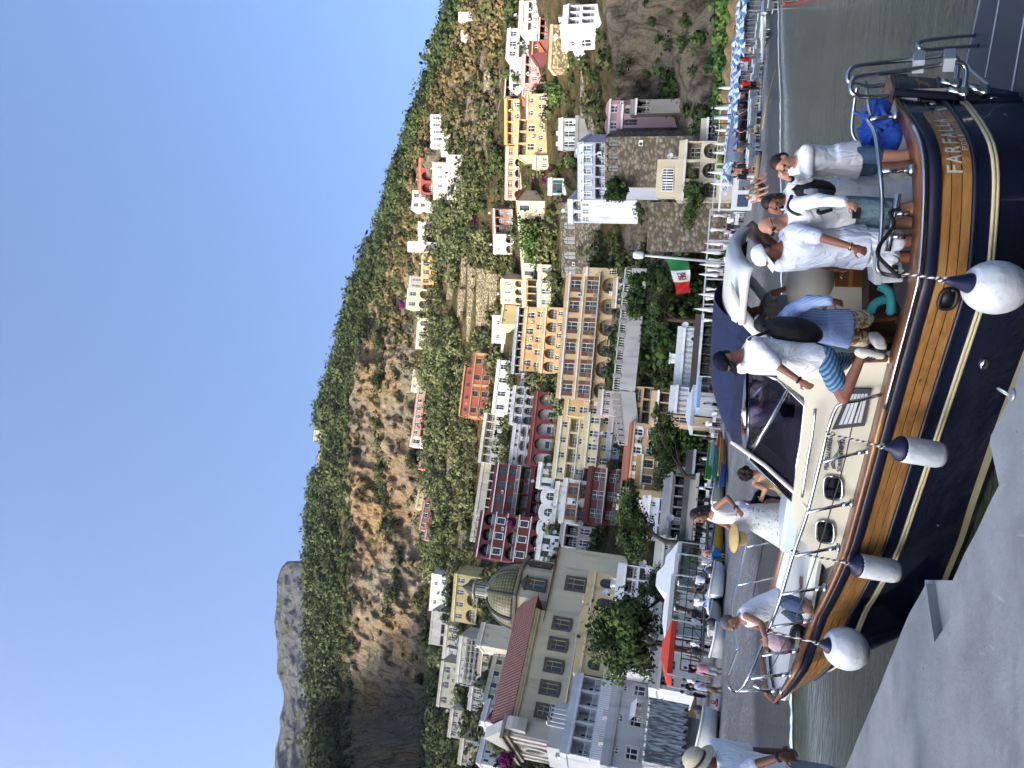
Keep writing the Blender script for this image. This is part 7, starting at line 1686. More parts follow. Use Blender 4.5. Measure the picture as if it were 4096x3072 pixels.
T = thing('black_bag', 'flat black bag lying on the foredeck near the bow', 'bag', tuple(W(3190,2560,9.2))); g = MB(); g.ell((0,0,0), .24, .13, .10, (CD, CN, UP), 18, 10); g.ell(CD*.1, .15, .12, .11, (CD, CN, UP), 14, 8); remesh(g, 'bag', .016, BLACK, 2, T)
# person at the wheel behind the windscreen
J = pose(9.1, C10(545,40), C11(575,1500), C11(900,1420), (-.9,-.2,-.2), (-.9,-.3,0), {'l': ((C11(760,1380),-1), (C11(800,1290),-1)), 'r': ((C11(760,1450),1), (C11(850,1360),1))}, floor=.97, shw=.19)
figure('black haired person in a white shirt behind the tinted windscreen', J, dict(skin=SKN, hair='short', hc='#0f0c0b', top=WS_, sleeve=.55, bottom=NAVYK, leg=.8))
# man on the quay at the left edge
J = pose(5.7, C9(222,1436), C9(330,1470), (3115,3118), (.72,-.15,-.55), (.9,-.35,0), {'r': ((C9(740,1425),-1), (C9(930,1388),-1), C9(1080,1390)), 'l': None}, floor=1.3, shw=.19)
figure('man in a cream sun hat and white T-shirt on the quay at the left edge', J, dict(skin='#5d3b2b', hair='short', hc='#2a2320', top=WS_, sleeve=.62, bottom=cloth('#6f7780'), leg=.8, sunhat=cloth('#b5ab93', bump=.2), band=cloth('#3b3a38'), watch=('r', BLACK), curl=.7))
# ================================================================ quay, fenders, loose gear
m, nt, b = newmat('quay concrete'); b.inputs['Roughness'].default_value = .85; g = nd(nt, 'ShaderNodeNewGeometry'); P_ = g.outputs['Position']
x = nmix(nt, lin('#6f7172'), lin('#8a8c8c'), nramp(nt, nnoise(nt, P_, 1.3, 9, .7), .35, .65)); x = nmix(nt, x, lin('#57595b'), nramp(nt, nnoise(nt, P_, .7, 6, .7, (1,2.5,1)), .55, .72, 0, .7)); x = nmix(nt, x, lin('#a9abab'), nramp(nt, nnoise(nt, P_, 3.5, 8, .75, (1.5,.4,1)), .62, .72, 0, .55)); x = nmix(nt, x, lin('#3c3d3e'), nramp(nt, nnoise(nt, P_, 14, 3, .6), .70, .74, 0, .8))
nt.links.new(x, b.inputs[0]); nbump(nt, b, nnoise(nt, P_, 26, 6, .75), .5, .012)
zq = 1.3
ed = [hit(x, y, zq) for x, y in ((4096,1420),(4056,1560),(4020,1640),(3964,1750),(3960,1775),(3996,1940),(3860,2215),(3806,2326),(3798,2470),(3738,2568),(3716,2430),(3704,2332),(3640,2450),(3383,3072))]
d_ = (ed[-1]-ed[-2]).normalized(); d0 = (ed[0]-ed[1]).normalized()
# rough edge
e2 = []
for a, b_ in zip(ed, ed[1:]):
    n_ = max(1, int((b_-a).length/.12))
    for k in range(n_): q = a.lerp(b_, k/n_); j = float(fbm(np.array([q.x*3]), np.array([q.y*3]), np.array([0.]), 3)[0])*.035; e2.append(Vector((q.x+j, q.y+j, zq)))
out = [ed[0]+d0*3]+e2+[ed[-1], ed[-1]+d_*9]+[Vector((-14, 4, zq)), Vector((-12, -6, zq)), Vector((6, -6, zq))]
mb = MB(); mb.poly(out, (0,0,-2.2)); mb.poly([hit(x, y, zq-.07) for x, y in ((3700,2320),(3815,2322),(3815,2480),(3750,2600),(3690,2560))], (0,0,-1.9)); tag(mb.build('pier', m), kind='structure')
st = [hit(x, y, zq-.14) for x, y in ((3712,2318),(3760,2318),(3806,2330),(3720,2500),(3640,2450))]
st2 = [hit(x, y, zq+.05) for x, y in ((3700,2330),(3745,2332),(3700,2560),(3600,2540))]
P = hit(4052, 1580, zq); T = thing('mooring_ring', 'galvanised mooring ring fixed to the edge of the quay', 'mooring ring', tuple(P)); T.scale = (.42,.42,.36)
GAL = M('galvanised iron', '#9fa3a6', .35, .15, 6, metal=.8)
mb = MB(); mb.lathe((0,0,0), [(.10,0),(.095,.03),(.05,.05)], 14); mb.build('base', GAL, T, True)
mb = MB(); mb.tube([Vector((.10*math.cos(a)*.55+.03, .02+.06*math.sin(a), .12+.11*math.cos(a))) for a in np.linspace(0, 2*math.pi, 20)], .016, 6); mb.build('ring', GAL, T, True)
FWHT = M('white fender', '#c6cacc', .42, .10, 5, .25, 7, c2='#a9adae', c2at=.66); FBLU = M('navy fender cap', '#141a38', .45, .15, 5); ROPE = stripes('flecked rope', '#cdc8bb', '#3a3836', 9, (.5,.5,.6))
def fender(label, top, a, b_, r, d, knot, kd, ball=False):
    """top: pixel of the eye; a, b_: pixels of body ends; knot: pixel where the rope is tied"""
    A, B_, E = W(*a, d), W(*b_, d), W(*top, d); T = thing('fender', label, 'fender', tuple(E)); ax = (B_-A).normalized(); L = (B_-A).length
    mb = MB()
    if ball: C = A.lerp(B_, .5)-E; mb.lathe(C-ax*L/2, [(max(.02, r*math.sin(t)**.9), L/2*(1-math.cos(t))) for t in np.linspace(.55, math.pi-.04, 20)], 28, ax)
    else: mb.lathe(A-E, [(r*.96,0),(r,.03),(r,L-.07),(r*.88,L-.02),(r*.6,L),(.01,L+.004)], 24, ax)
    mb.build('body', FWHT, T, True)
    a0 = (A-E)+ax*(L*.075 if ball else .0); rr = r*(.38 if ball else .97); h = a0.length
    mb = MB(); mb.lathe((0,0,0), [(.012,0),(.03,h*.1),(.045,h*.35),(rr*.8,h*.72),(rr*1.0,h*.93),(rr*1.012,h+.012)], 20, a0.normalized()); mb.build('cap', FBLU, T, True)
    if knot:
        K = W(*knot, kd)-E; mb = MB(); mid = K*.5-UP*.03; mb.tube(spline([K, mid, Vector((0,0,0))], 12), .012, 6)
        for q in (K, Vector((0,0,.02))):
            for k in range(4): mb.ell(q+Vector((.014*math.cos(k*2.1), .012*math.sin(k*3), .018*(k-1.5))), .021, n=8, m=6)
        mb.build('rope', ROPE, T, True)
    return T
fender('big white ball fender with a navy cap hanging amidships', (3778,1120), (3862,1130), (4096,1170), .235, 6.25, (3596,1092), 6.55, True)
fender('clean white cylinder fender under the builder lettering', (3532,1786), (3601,1795), (3772,1822), .135, 7.2, (3320,1738), 7.45)
fender('scuffed grey cylinder fender between portholes and bow', (3392,2252), (3430,2260), (3592,2288), .135, 8.05, (3180,2212), 8.3)
fender('white ball fender with a dark rope hanging at the bow', (3272,2572), (3300,2580), (3468,2608), .245, 8.35, (3075,2527), 8.8, True)
# flag
T = thing('ensign', 'green, white and red ensign with a square crest on the boat staff', 'flag', tuple(W(2759,1040,8.57)))
o0 = W(2759,1040,8.57); mbs = [MB(), MB(), MB()]
def fpt(u, v):   # u along the fly, v down the hoist
    x = lerp(lerp(2659,2757,v), lerp(2702,2761,v), u)+10*math.sin(u*3.1)*(1-v)+3*math.sin(u*9+v*4); y = lerp(1036, 1173, u)+2*math.sin(v*5)
    return W(x, y, 8.57+.05*math.sin(u*8+v*2.5)+.12*u)-o0
for k in range(3):
    for i in range(8):
        for j in range(10):
            u0, u1 = (k*8+i)/24, (k*8+i+1)/24; v0, v1 = j/10, (j+1)/10; mbs[k].quad(fpt(u0,v0), fpt(u1,v0), fpt(u1,v1), fpt(u0,v1))
for mb, c, nm in zip(mbs, ('#1f6b3c', '#d2d3d0', '#a8201f'), ('green_band', 'white_band', 'red_band')): mb.build(nm, M('flag '+c, c, .8, .06, 8, .3, 20), T, True)
mb = MB(); mb.cur = 0
nrm = (CAM-W(2710,1100,8.57)).normalized()*.008
def fq(u0, u1, v0, v1, mi): mb.cur = mi; mb.quad(*[fpt(u, v)+nrm*(1+.5*(mi > 0)+.4*(mi == 3)) for u, v in ((u0,v0),(u1,v0),(u1,v1),(u0,v1))])
fq(.40,.61,.30,.74,0); fq(.415,.505,.33,.53,1); fq(.505,.60,.33,.53,2); fq(.415,.505,.53,.72,2); fq(.505,.60,.53,.72,1)
for u, v in ((.46,.43),(.552,.625)): fq(u-.01,u+.01,v-.08,v+.08,3); fq(u-.03,u+.03,v-.025,v+.025,3)
for u, v in ((.53,.40),(.575,.46),(.44,.60),(.48,.66)): fq(u-.01,u+.01,v-.025,v+.025,3)
mb.build('crest', [M('crest border', '#6b4a2a', .8), M('crest blue', '#1c2c5e', .8), M('crest red', '#8e1f22', .8), M('crest white', '#cfcdc4', .8)], T, fix=False)
# towel heap, cool box, swim tubes, seat pads
T = thing('beach_towel', 'crumpled bright blue towels heaped on the stern bench', 'towel', tuple(W(3545,500,7.45)))
g = MB(); rr = random.Random(5); B0 = W(3545,500,7.45)
hp = [(3470,530,.11),(3500,560,.13),(3530,540,.13),(3480,480,.10),(3510,500,.12),(3545,590,.11),(3570,560,.12),(3530,440,.10),(3510,420,.09),(3560,500,.11),(3580,620,.09),(3540,620,.10),(3500,600,.10),(3470,580,.08),(3600,590,.08)]
for x, y, r in hp: P = W(x, y, 7.45+rr.uniform(-.1,.15))-B0; g.ell(P, r*1.15, r, r*.8, n=14, m=10)
for _ in range(26):
    x, y, r = rr.choice(hp); P = W(x, y, 7.33)-B0; a = rr.uniform(0, 6.28); d1 = Vector((math.cos(a), -.15, math.sin(a)))*rr.uniform(.08,.18); g.cap(P-d1, P+d1, .022, .018)
o_ = remesh(g, 'cloth', .012, M('blue towelling', '#2f57b3', .95, .15, 6, .7, 30), 1, T)
def rbox(name, label, cat, px, d, mat, bev=.03, depth=.35, ddir=Vector((.3,.95,0)), sub=None):
    Q = [W(x, y, d) for x, y in px]; C = sum(Q, Vector())/len(Q); T = thing(name, label, cat, tuple(C)); mb = MB(); mb.poly([q-C for q in Q], ddir.normalized()*depth); o = mb.build('body', mat, T); md = o.modifiers.new('b', 'BEVEL'); md.width = bev; md.segments = 3
    return T, C
WPL = M('white plastic box', '#c9ced3', .45, .05, 3)
T, C = rbox('cool_box', 'white plastic cool box in the cockpit behind the rail', 'cool box', ((3492,1020),(3606,1012),(3618,1130),(3510,1136)), 7.05, WPL)
mb = MB(); mb.poly([W(x, y, 7.035)-C for x, y in ((3490,1016),(3512,1014),(3524,1138),(3502,1140))], Vector((.3,.95,0)).normalized()*.38); o_ = mb.build('lid', WPL, T); mb = MB(); mb.obox(W(3580,1075,7.02)-C, Rv*.035, Uv*.025, Fv*.012); mb.build('latch', BLK, T)
T = thing('swim_tube', 'turquoise foam tube with a white label in the cockpit', 'foam tube', tuple(W(3530,1160,7.3))); C = W(3530,1160,7.3)
mb = MB(); mb.tube(spline([W(x, y, d)-C for x, y, d in ((3515,1145,7.3),(3530,1150,7.28),(3560,1175,7.25),(3565,1235,7.25),(3560,1245,7.3))], 16), .045, 12); mb.build('tube', M('turquoise foam', '#2b8587', .7, .1, 5), T, True)
mb = MB(); mb.tube(spline([W(x, y, d)-C for x, y, d in ((3482,1250,7.35),(3500,1215,7.33),(3545,1195,7.3))], 10), .045, 12); mb.build('tube', M('turquoise foam'), T, True)
T, C = rbox('seat_pad', 'white cushion at the edge of the cockpit by the climbing man', 'cushion', ((3490,1350),(3540,1348),(3555,1402),(3500,1400)), 7.05, GEL, .04, .3)
T = thing('stern_cushion', 'pale cushions along the stern bench behind the blue towels', 'cushion', tuple(W(3600,660,7.4))); mb = MB(); mb.ell((0,0,0), .36, .12, .11, (BAX, BN, UP), 16, 8); mb.build('pad', M('white upholstery'), T, True)
T, C = rbox('windscreen_cover', 'light blue plastic crate on the cabin roof beside the skirt', 'crate', ((3135,2040),(3182,2036),(3190,2105),(3140,2112)), 9.3, M('frosted plastic', '#aebfcd', .3, .06, 3, trans=.2), .02, .4)
# ================================================================ on the beach
def small_boat(name, label, bow, stern, beam, h, hull, inside='#c9c9c4', trim=None, lift=.0, outboard=False, cover=None, group=None, dmul=None):
    A, B_ = on_beach(*bow), on_beach(*stern); A.z += lift; B_.z += lift; C = (A+B_)/2; ax = Vector((B_.x-A.x, B_.y-A.y, 0)); L = ax.length; ax.normalize(); n = Vector((-ax.y, ax.x, 0))
    T = thing(name, label, 'boat', tuple(C)); rings, inr, N_ = [], [], 13
    for i in range(N_):
        t = i/(N_-1); hb = beam/2*(math.sin(min(1, t/.55)*math.pi/2)**.8)*(1-.15*max(0, (t-.7)/.3)); hh = h*(1+.35*(1-t)**2); x = -L/2+L*t
        o = ax*x; rings.append([o+n*(hb*q)+UP*z for q, z in ((1,hh),(.98,hh*.6),(.75,hh*.18),(0.02,.0+.25*h*(1-t)**3),(-.75,hh*.18),(-.98,hh*.6),(-1,hh))]); inr.append([o+n*(hb*q*.86)+UP*z for q, z in ((1,hh-.01),(.7,hh*.45),(-.7,hh*.45),(-1,hh-.01))])
    mb = MB(); mb.loft(rings, closed=False); mb.add(rings[-1], [tuple(range(7))]); mb.build('hull', paint(hull) if isinstance(hull, str) else hull, T, True)
    mb = MB(); mb.loft(inr, closed=False); mb.build('interior', paint(inside), T)
    mb = MB()
    for s in (0, -1): mb.tube([r[s] for r in rings], .06, 6)
    mb.build('gunwale', paint(trim or '#d9d9d6'), T, True)
    if outboard:
        e = ax*(L/2+.15)+UP*h*.9; mb = MB(); mb.ell(e+UP*.25, .22, .18, .28); mb.cap(e, e-UP*.75+ax*.05, .09, .07); mb.build('outboard_motor', IRON, T, True)
    if cover:
        mb = MB(); mb.loft([[r[0]+UP*.02, (r[0]+r[6])/2+UP*(.25+.1*math.sin(i)), r[6]+UP*.02] for i, r in enumerate(rings)], closed=False); mb.build('cover', cover, T, True)
    return T
BWS = stripes('blue white awning stripes', '#2f6aa8', '#cfd5da', 1.6, (0,0,.5))
small_boat('white_motorboat', 'white motorboat lying on the beach by the plank kiosk', (2868,3040), (2878,2868), 2.0, .75, '#cfd0cc', cover=None, outboard=True)
small_boat('inflatable_boat', 'white inflatable dinghy on the pebbles in front of the red parasol', (2912,2640), (2905,2510), 1.9, .6, '#d0d1cf', trim='#dcdcda', outboard=True)
small_boat('inflatable_dinghy', 'grey inflatable dinghy behind the white one', (2893,2530), (2886,2440), 1.7, .55, '#b5b5b0', trim='#c9c9c4')
small_boat('rowing_boat', 'white rowing boat with a striped blue cover near the walkway', (2906,2385), (2900,2295), 1.7, .65, '#d0d2d2', outboard=True)
small_boat('covered_boat', 'blue boat under a blue and white striped cover', (2893,2440), (2888,2372), 1.6, .6, '#2d4f78', cover=BWS)
small_boat('striped_boat', 'second boat under a striped blue cover beside the swimmer', (2897,2300), (2893,2215), 1.6, .6, '#5e86ad', cover=BWS)
small_boat('yellow_boat', 'yellow, white and blue boat behind the man in blue trunks', (2899,2212), (2893,2110), 1.8, .6, '#c79a2c', inside='#cfcfcc', trim='#27489a')
small_boat('ivory_boat', 'ivory rowing boat left of the heap of kayaks', (2902,2010), (2896,1935), 1.7, .65, '#c4bd9f')
for i, (x0, y0, x1, y1, c, lb, lf) in enumerate(((2905,1925,2896,1790,'#3f9a2c','bright green kayak on top of the heap',.9),(2908,1915,2902,1800,'#2b8f86','turquoise kayak in the heap',.5),(2912,1905,2908,1770,'#c98a2a','orange kayak at the front of the heap',.15),(2914,1950,2910,1870,'#3f5f9a','dark blue board at the left of the kayak heap',.1),(2903,1900,2899,1790,'#cfd0cc','white kayak in the middle of the heap',.7),(2904,1800,2900,1740,'#b9603a','red and white kayak at the right of the heap',.2))):
    small_boat('kayak', lb, (x0,y0), (x1,y1), .75, .35, c, inside=c, trim=c, lift=lf, group='kayaks heaped on the beach')
BT = small_boat('speedboat', 'white speedboat with a red waterline on log rollers at the right of the beach', (3022,648), (3010,395), 2.6, 1.25, '#d3d5d4', lift=.55, outboard=True)
A, B_ = on_beach(3022,648), on_beach(3010,395); ax = (B_-A).normalized(); n = Vector((-ax.y, ax.x, 0))
mb = MB(); mb.tube([(A-(A+B_)/2)*.86+n*-1.12+UP*.75, n*-1.24+UP*.45, (B_-(A+B_)/2)+n*-1.15+UP*.45], .07, 5); mb.build('red_stripe', paint('#a8352a'), BT)
mb = MB(); mb.tube([(A-(A+B_)/2)*.7+n*-.95+UP*.45, n*-1.1+UP*.2, (B_-(A+B_)/2)*.98+n*-1.0+UP*.2], .26, 6); mb.build('dark_bottom', paint('#191b1d'), BT, True)
mb = MB(); q = (B_-A)*.1
for s in (-.9,.9):
    for t in (.02,.22): mb.tube([ax*((B_-A).length*t)+n*s+UP*1.0, ax*((B_-A).length*t)+n*s+UP*3.0], .04, 5)
mb.obox(ax*((B_-A).length*.12)+UP*3.05, ax*1.7, n*1.2, UP*.06); mb.build('sunshade', paint('#171d33'), BT)
for x, y, lb in ((3030,600,'log roller under the bow of the speedboat'),(3034,520,'log roller under the middle of the speedboat'),(3040,680,'loose log roller beyond the speedboat bow')):
    P = on_beach(x, y); T = thing('log_roller', lb, 'log', tuple(P)); MB().tube([n*-1.2+UP*.18, n*1.2+UP*.18], .18, 10).build('log', M('worn wood', '#7d705c', .9, .2, 3), T, True); MB().lathe(n*-1.25+UP*.18, [(.19,0),(.19,.2)], 10, n).build('end_cap', paint('#22284a'), T)
# parasols, stalls and canopies
def canopy(name, label, px, r, col, hgt, w_, d_, peak=.6, cat='canopy', yaw=.3):
    P = polar(*px, r); P.z = max(beach_z(P), 1.3); T = thing(name, label, cat, tuple(P), -math.atan2(P.x, P.y)+yaw)
    mb = MB(); c = [(-w_/2,-d_/2,hgt), (w_/2,-d_/2,hgt), (w_/2,d_/2,hgt), (-w_/2,d_/2,hgt)]; a = (-w_*.15,0,hgt+peak), (w_*.15,0,hgt+peak)
    mb.add(c+list(a)+[(q[0],q[1],hgt-.3) for q in c], [(0,1,5,4),(1,2,5),(2,3,4,5),(3,0,4),(0,1,7,6),(1,2,8,7),(2,3,9,8),(3,0,6,9)]); mb.build('cover', paint(col), T)
    for sx in (-1,1):
        for sy in (-1,1): MB().box(sx*w_/2-.04-.0, sy*d_/2-.04, 0, sx*w_/2+.04, sy*d_/2+.04, hgt-.01).build('pole', paint('#c9cac8'), T)
    return T
canopy('red_canopy', 'bright orange red canopy over the boat hire stall', (2790,2630), 50, '#c23a20', 2.6, 3.4, 2.6, .5)
canopy('white_canopy', 'white square canopy of the cafe terrace behind the dinghies', (2800,2470), 56, '#c9c9c4', 3.0, 4.4, 4., .4)
canopy('white_tent', 'white peaked tent canopy by the restaurant entrance', (2815,2345), 58, '#cfcfcc', 2.9, 3.4, 3.4, 1.3)
canopy('white_tent', 'white canopy tent before the script sign', (2820,2270), 60, '#cfcfcc', 2.8, 2.6, 3., .9)
canopy('fish_restaurant_canopy', 'white canopy with clear sides beneath the cream beach house', (2872,1650), 70, '#aeb4b8', 2.8, 4., 3., .5)
canopy('blue_canopy', 'small white canopy with a blue banner beside the navy boat awning', (2872,1590), 68, '#93a6bd', 2.4, 3., 2.5, .3)
def boards(lbl, px, r, w_, h_, c, legs=True, n='sign_board', cat='sign'):
    P = polar(*px, r); P.z = beach_z(P); T = thing(n, lbl, cat, tuple(P), -math.atan2(P.x, P.y)); MB().box(-w_/2,-.03,.5 if legs else 0,w_/2,.03,.5+h_ if legs else h_).build('panel', paint(c), T)
    if legs: [MB().box(x,-.025,0,x+.06,.025,.498).build('leg', paint('#8e8f8e'), T) for x in (-w_/2, w_/2-.06)]
    return T
T = boards('white prohibition sign on a post beside the red boxes', (2992,712), 60, .9, 1.2, '#cfd1d3'); MB().tube([(.26*math.cos(a), -.04, 1.15+.26*math.sin(a)) for a in np.linspace(0, 6.3, 20)], .035, 5).tube([(-.18,-.04,1.33),(.18,-.04,.97)], .03, 5).build('symbol', paint('#33363c'), T)
T = boards('white notice board near the lifeguard tower', (3010,262), 80, .9, 1.1, '#c9ccd0'); MB().tube([(.24*math.cos(a), -.04, 1.1+.24*math.sin(a)) for a in np.linspace(0, 6.3, 20)], .035, 5).build('symbol', paint('#4a3f44'), T)
T = boards('ticket kiosk counter with two framed sea pictures', (2998,770), 58, 2.6, 1.5, '#c3c6c8', False, 'ticket_kiosk', 'kiosk')
for X, c in ((-.6,'#2c3f56'),(.6,'#57636b')): MB().box(X-.45,-.05,.3,X+.45,-.034,1.1).build('picture', paint(c), T)
MB().box(-1.4,-.5,2.3,1.4,1.5,2.45).build('roof', paint('#c9ccce'), T); MB().box(-1.35,1.3,0,-1.25,1.4,2.3).box(1.25,1.3,0,1.35,1.4,2.3).build('post', paint('#c9ccce'), T)
for x, y, lb in ((3003,690,'red plastic box nearest the prohibition sign'),(3010,712,'red plastic box in front of the prohibition sign'),(3008,752,'red plastic box under the kiosk counter')):
    P = on_beach(x, y); T = thing('red_box', lb, 'crate', tuple(P)); MB().box(-.5,-.3,0,.5,.3,.62).build('box', paint('#b3211d'), T); MB().box(-.2,-.304,.25,.2,-.301,.45).build('label_patch', paint('#c9c9c4'), T)
# lifeguard tower
P = on_beach(3004, 235); T = thing('lifeguard_tower', 'white lifeguard tower with a blue peaked roof', 'tower', tuple(P), .1)
mb = MB()
for sx in (-1,1):
    for sy in (-1,1): mb.tube([(sx*.9,sy*.9,0), (sx*.7,sy*.7,3.8)], .07, 5)
for z in (.9,1.8,2.6): mb.box(-.85,-.9,z,.85,-.82,z+.08); mb.box(-.85,.82,z,.85,.9,z+.08)
mb.build('frame', paint('#d3d5d6'), T); MB().add([(-1,-1,3.8),(1,-1,3.8),(1,1,3.8),(-1,1,3.8),(0,0,4.6)], [(0,1,4),(1,2,4),(2,3,4),(3,0,4)]).build('roof', paint('#2a6cb8'), T); MB().box(-.75,-.75,2.5,.75,.75,2.58).build('platform', paint('#bfc3c6'), T)
# beach umbrellas and loungers
BU, WU = paint('#47688c'), paint('#b9c2c8')
U = thing('beach_umbrella', 'blue and white beach umbrella standing in the rows beneath the cliff', 'umbrella', (0,0,0), 0, 'beach umbrellas in rows')
mb = MB(); rg = [[Vector((r*math.cos(k*math.pi/8), r*math.sin(k*math.pi/8), z)) for k in range(16)] for r, z in ((.02,2.5),(.6,2.36),(1.15,2.02))]
for i in range(2):
    for k in range(16): mb.cur = (k//2) % 2; mb.quad(rg[i][k], rg[i][(k+1)%16], rg[i+1][(k+1)%16], rg[i+1][k])
mb.build('canopy', [BU, WU], U, fix=False); MB().tube([(0,0,-.2),(0,0,2.45)], .03, 6).build('pole', WU, U)
Ln = thing('sun_lounger', 'blue and white lounger in the front rows of the right hand beach', 'lounger', (0,0,0), 0, 'loungers in rows on the beach')
MB().box(-.32,-.9,.3,.32,.4,.38).poly([(-.32,.4,.32),(.32,.4,.32),(.32,1.0,.75),(-.32,1.0,.75)], (0,0,.07)).build('bed', WU, Ln)
[MB().box(x-.03,y-.03,0,x+.03,y+.03,.3).build('leg', WU, Ln) for x in (-.27,.27) for y in (-.8,.3)]; MB().box(-.30,-.85,.384,.30,.38,.42).build('cushion', BU, Ln)
g = random.Random(4); first = [True, True]
def place_copy(root, k, P, rz, sc=1.):
    if first[k]: first[k] = False; r = root
    else: r = copy_tree(root)
    r.location = P; r.rotation_euler = (0,0,rz); r.scale = (sc,sc,sc)
for row in range(5):
    for y in range(-60, 720, 36):
        if 200 < y < 290 and row < 2: continue
        yy_ = y+row*15+g.uniform(-7,7); P = polar(2980, yy_, float(np.interp(yy_, [0,330,700], [76,70,60]))+row*4.6+g.uniform(-.8,.8)); P.z = beach_z(P)
        place_copy(U, 0, P, g.uniform(0, .8), g.uniform(.66,.82))
for row in range(2):
    for y in range(-50, 660, 30):
        if g.random() < .2: continue
        yy_ = y+g.uniform(-8,8); P = polar(2990, yy_, float(np.interp(yy_, [0,330,700], [72.5,66.5,56.5]))-row*2.6); P.z = beach_z(P); place_copy(Ln, 1, P, 2.6+g.uniform(-.3,.3))
# folded white parasols and terrace frames at the centre
PW = paint('#cdcbc6'); Fp = thing('folded_parasol', 'folded white parasol in the row on the restaurant terrace', 'parasol', (0,0,0), 0, 'folded parasols on the terrace')
MB().lathe((0,0,1.1), [(.16,0),(.24,.25),(.15,1.2),(.05,1.7),(.01,1.9)], 10).build('canopy', PW, Fp, True); MB().tube([(0,0,0),(0,0,1.2)], .04, 6).build('pole', PW, Fp)
fst = [True]
for x, y, r in ((2875,975,70),(2880,1010,72),(2872,1060,70),(2880,1100,74),(2868,1180,72),(2872,1240,74),(2945,430,88),(2948,470,88),(2950,520,86),(2955,350,92),(2938,610,84),(2960,735,62),(2930,690,80),(2950,575,86)):
    o_ = Fp if fst[0] else copy_tree(Fp); fst[0] = False; P = polar(x, y, r); P.z = beach_z(P)+.3; o_.location = P; s_ = g.uniform(.9,1.15); o_.scale = (s_,s_,s_)
for i, (x, y, r, w_, lb) in enumerate(((2895,960,76,6,'white terrace frame with hanging drapes below the grey rock'),(2890,1080,78,6,'white terrace frame behind the flag'),(2895,1190,80,5,'white terrace frame left of the flag'),(2935,560,96,7,'white pergola frame before the broad cream house'),(2925,760,92,6,'grey pergola frame at the pine by the cream house'))):
    P = polar(x, y, r); P.z = 2.0; T = thing('pergola', lb, 'pergola', tuple(P), -math.atan2(P.x, P.y)); mb = MB()
    for k in range(4):
        X = -w_/2+w_*k/3
        for Y in (0, 3): mb.box(X-.06,Y-.06,0,X+.06,Y+.06,2.8)
        mb.box(X-.05,0,2.8,X+.05,3,2.92)
    mb.box(-w_/2,-.06,2.92,w_/2,.06,3.05); mb.box(-w_/2,2.94,2.92,w_/2,3.06,3.05); mb.build('frame', paint('#a9acad'), T); T.scale = (1,1,.74)
    for k in (0, 2): MB().lathe((-w_/2+w_*k/3,-.12,.6), [(.12,0),(.28,.1),(.10,1.1),(.22,2.1)], 8).build('drape', paint('#c9c6bd'), T, True)
# steel walkway on the beach
A, B_ = polar(2812,2060,66), polar(2835,2700,46); A.z = 2.2; B_.z = 2.0; d = B_-A; L = d.length; T = thing('steel_walkway', 'rusty steel truss walkway along the back of the beach', 'walkway', tuple(A), math.atan2(d.y, d.x))
mb = MB()
for z in (.0,.55,1.1): mb.box(0,-.03,z,L,.03,z+.06)
n_ = int(L/1.1)
for k in range(n_+1): X = L*k/n_; mb.box(X-.03,-.03,0,X+.03,.03,1.1); 
for k in range(n_): X = L*k/n_; mb.tube([(X,0,.03),(X+L/n_,0,.58)] if k % 2 else [(X,0,.58),(X+L/n_,0,.03)], .025, 4)
mb.build('truss', M('rusty steel', '#4d423a', .85, .25, 4), T); MB().box(0,.05,-.12,L,1.6,0).build('deck', M('grey decking', '#5f5a54', .9, .2, 3), T)
mb = MB(); [mb.box(L*k/6-.06,.4,-1.2,L*k/6+.06,.6,-.12) for k in range(7)]; mb.build('support', M('rusty steel'), T)
# hose line, rope, buoy, red plank pieces
def line(name, label, cat, pts, r, c, lift=.05):
    Q = [on_beach(*p)+UP*lift for p in pts]; T = MB(); o = T.tube(spline([q-Q[0] for q in Q], 50), r, 6).build(name, paint(c)); o.location = Q[0]; tag(o, label, cat)
line('white_hose', 'long white hose lying along the right hand beach', 'hose', ((3062,10),(3058,120),(3052,240),(3048,330),(3040,440),(3018,640),(3000,740),(2990,830)), .09, '#c9cccd')
line('beach_rope', 'thin yellowish rope across the pebbles to the water', 'rope', ((3108,275),(3090,345),(3070,430),(3055,520)), .035, '#9a8a5e')
line('mooring_line', 'pale mooring rope along the pebbles behind the cabin', 'rope', ((2925,1720),(2935,1900),(2942,2100),(2930,2300)), .035, '#a39a84')
P = hit(3142, 14, .05); T = thing('buoy', 'small red buoy floating at the right picture edge', 'buoy', tuple(P)); MB().ell((0,0,.06), .13, n=14, m=10).build('float', paint('#b2351f'), T, True); MB().tube([(0,0,.2),(0,0,.42)], .025, 6).build('stem', IRON, T)
# lamp post by the red canopy
P = polar(2745, 2590, 57); P.z = 1.9; T = thing('street_lamp', 'black cast iron lamp post with lanterns behind the red canopy', 'lamp post', tuple(P)); MB().lathe((0,0,0), [(.16,0),(.09,.5),(.05,1.2),(.045,3.4)], 8).tube([(-.5,0,3.2),(0,0,3.45),(.5,0,3.2)], .03, 5).build('post', IRON, T)
for X, z in ((-.5,3.2),(.5,3.2),(0,3.5)): MB().lathe((X,0,z), [(.05,0),(.16,.12),(.2,.5),(.08,.62),(.02,.75)], 8).build('lantern', M('lantern glass', '#3a3a36', .3, .1, 4), T)
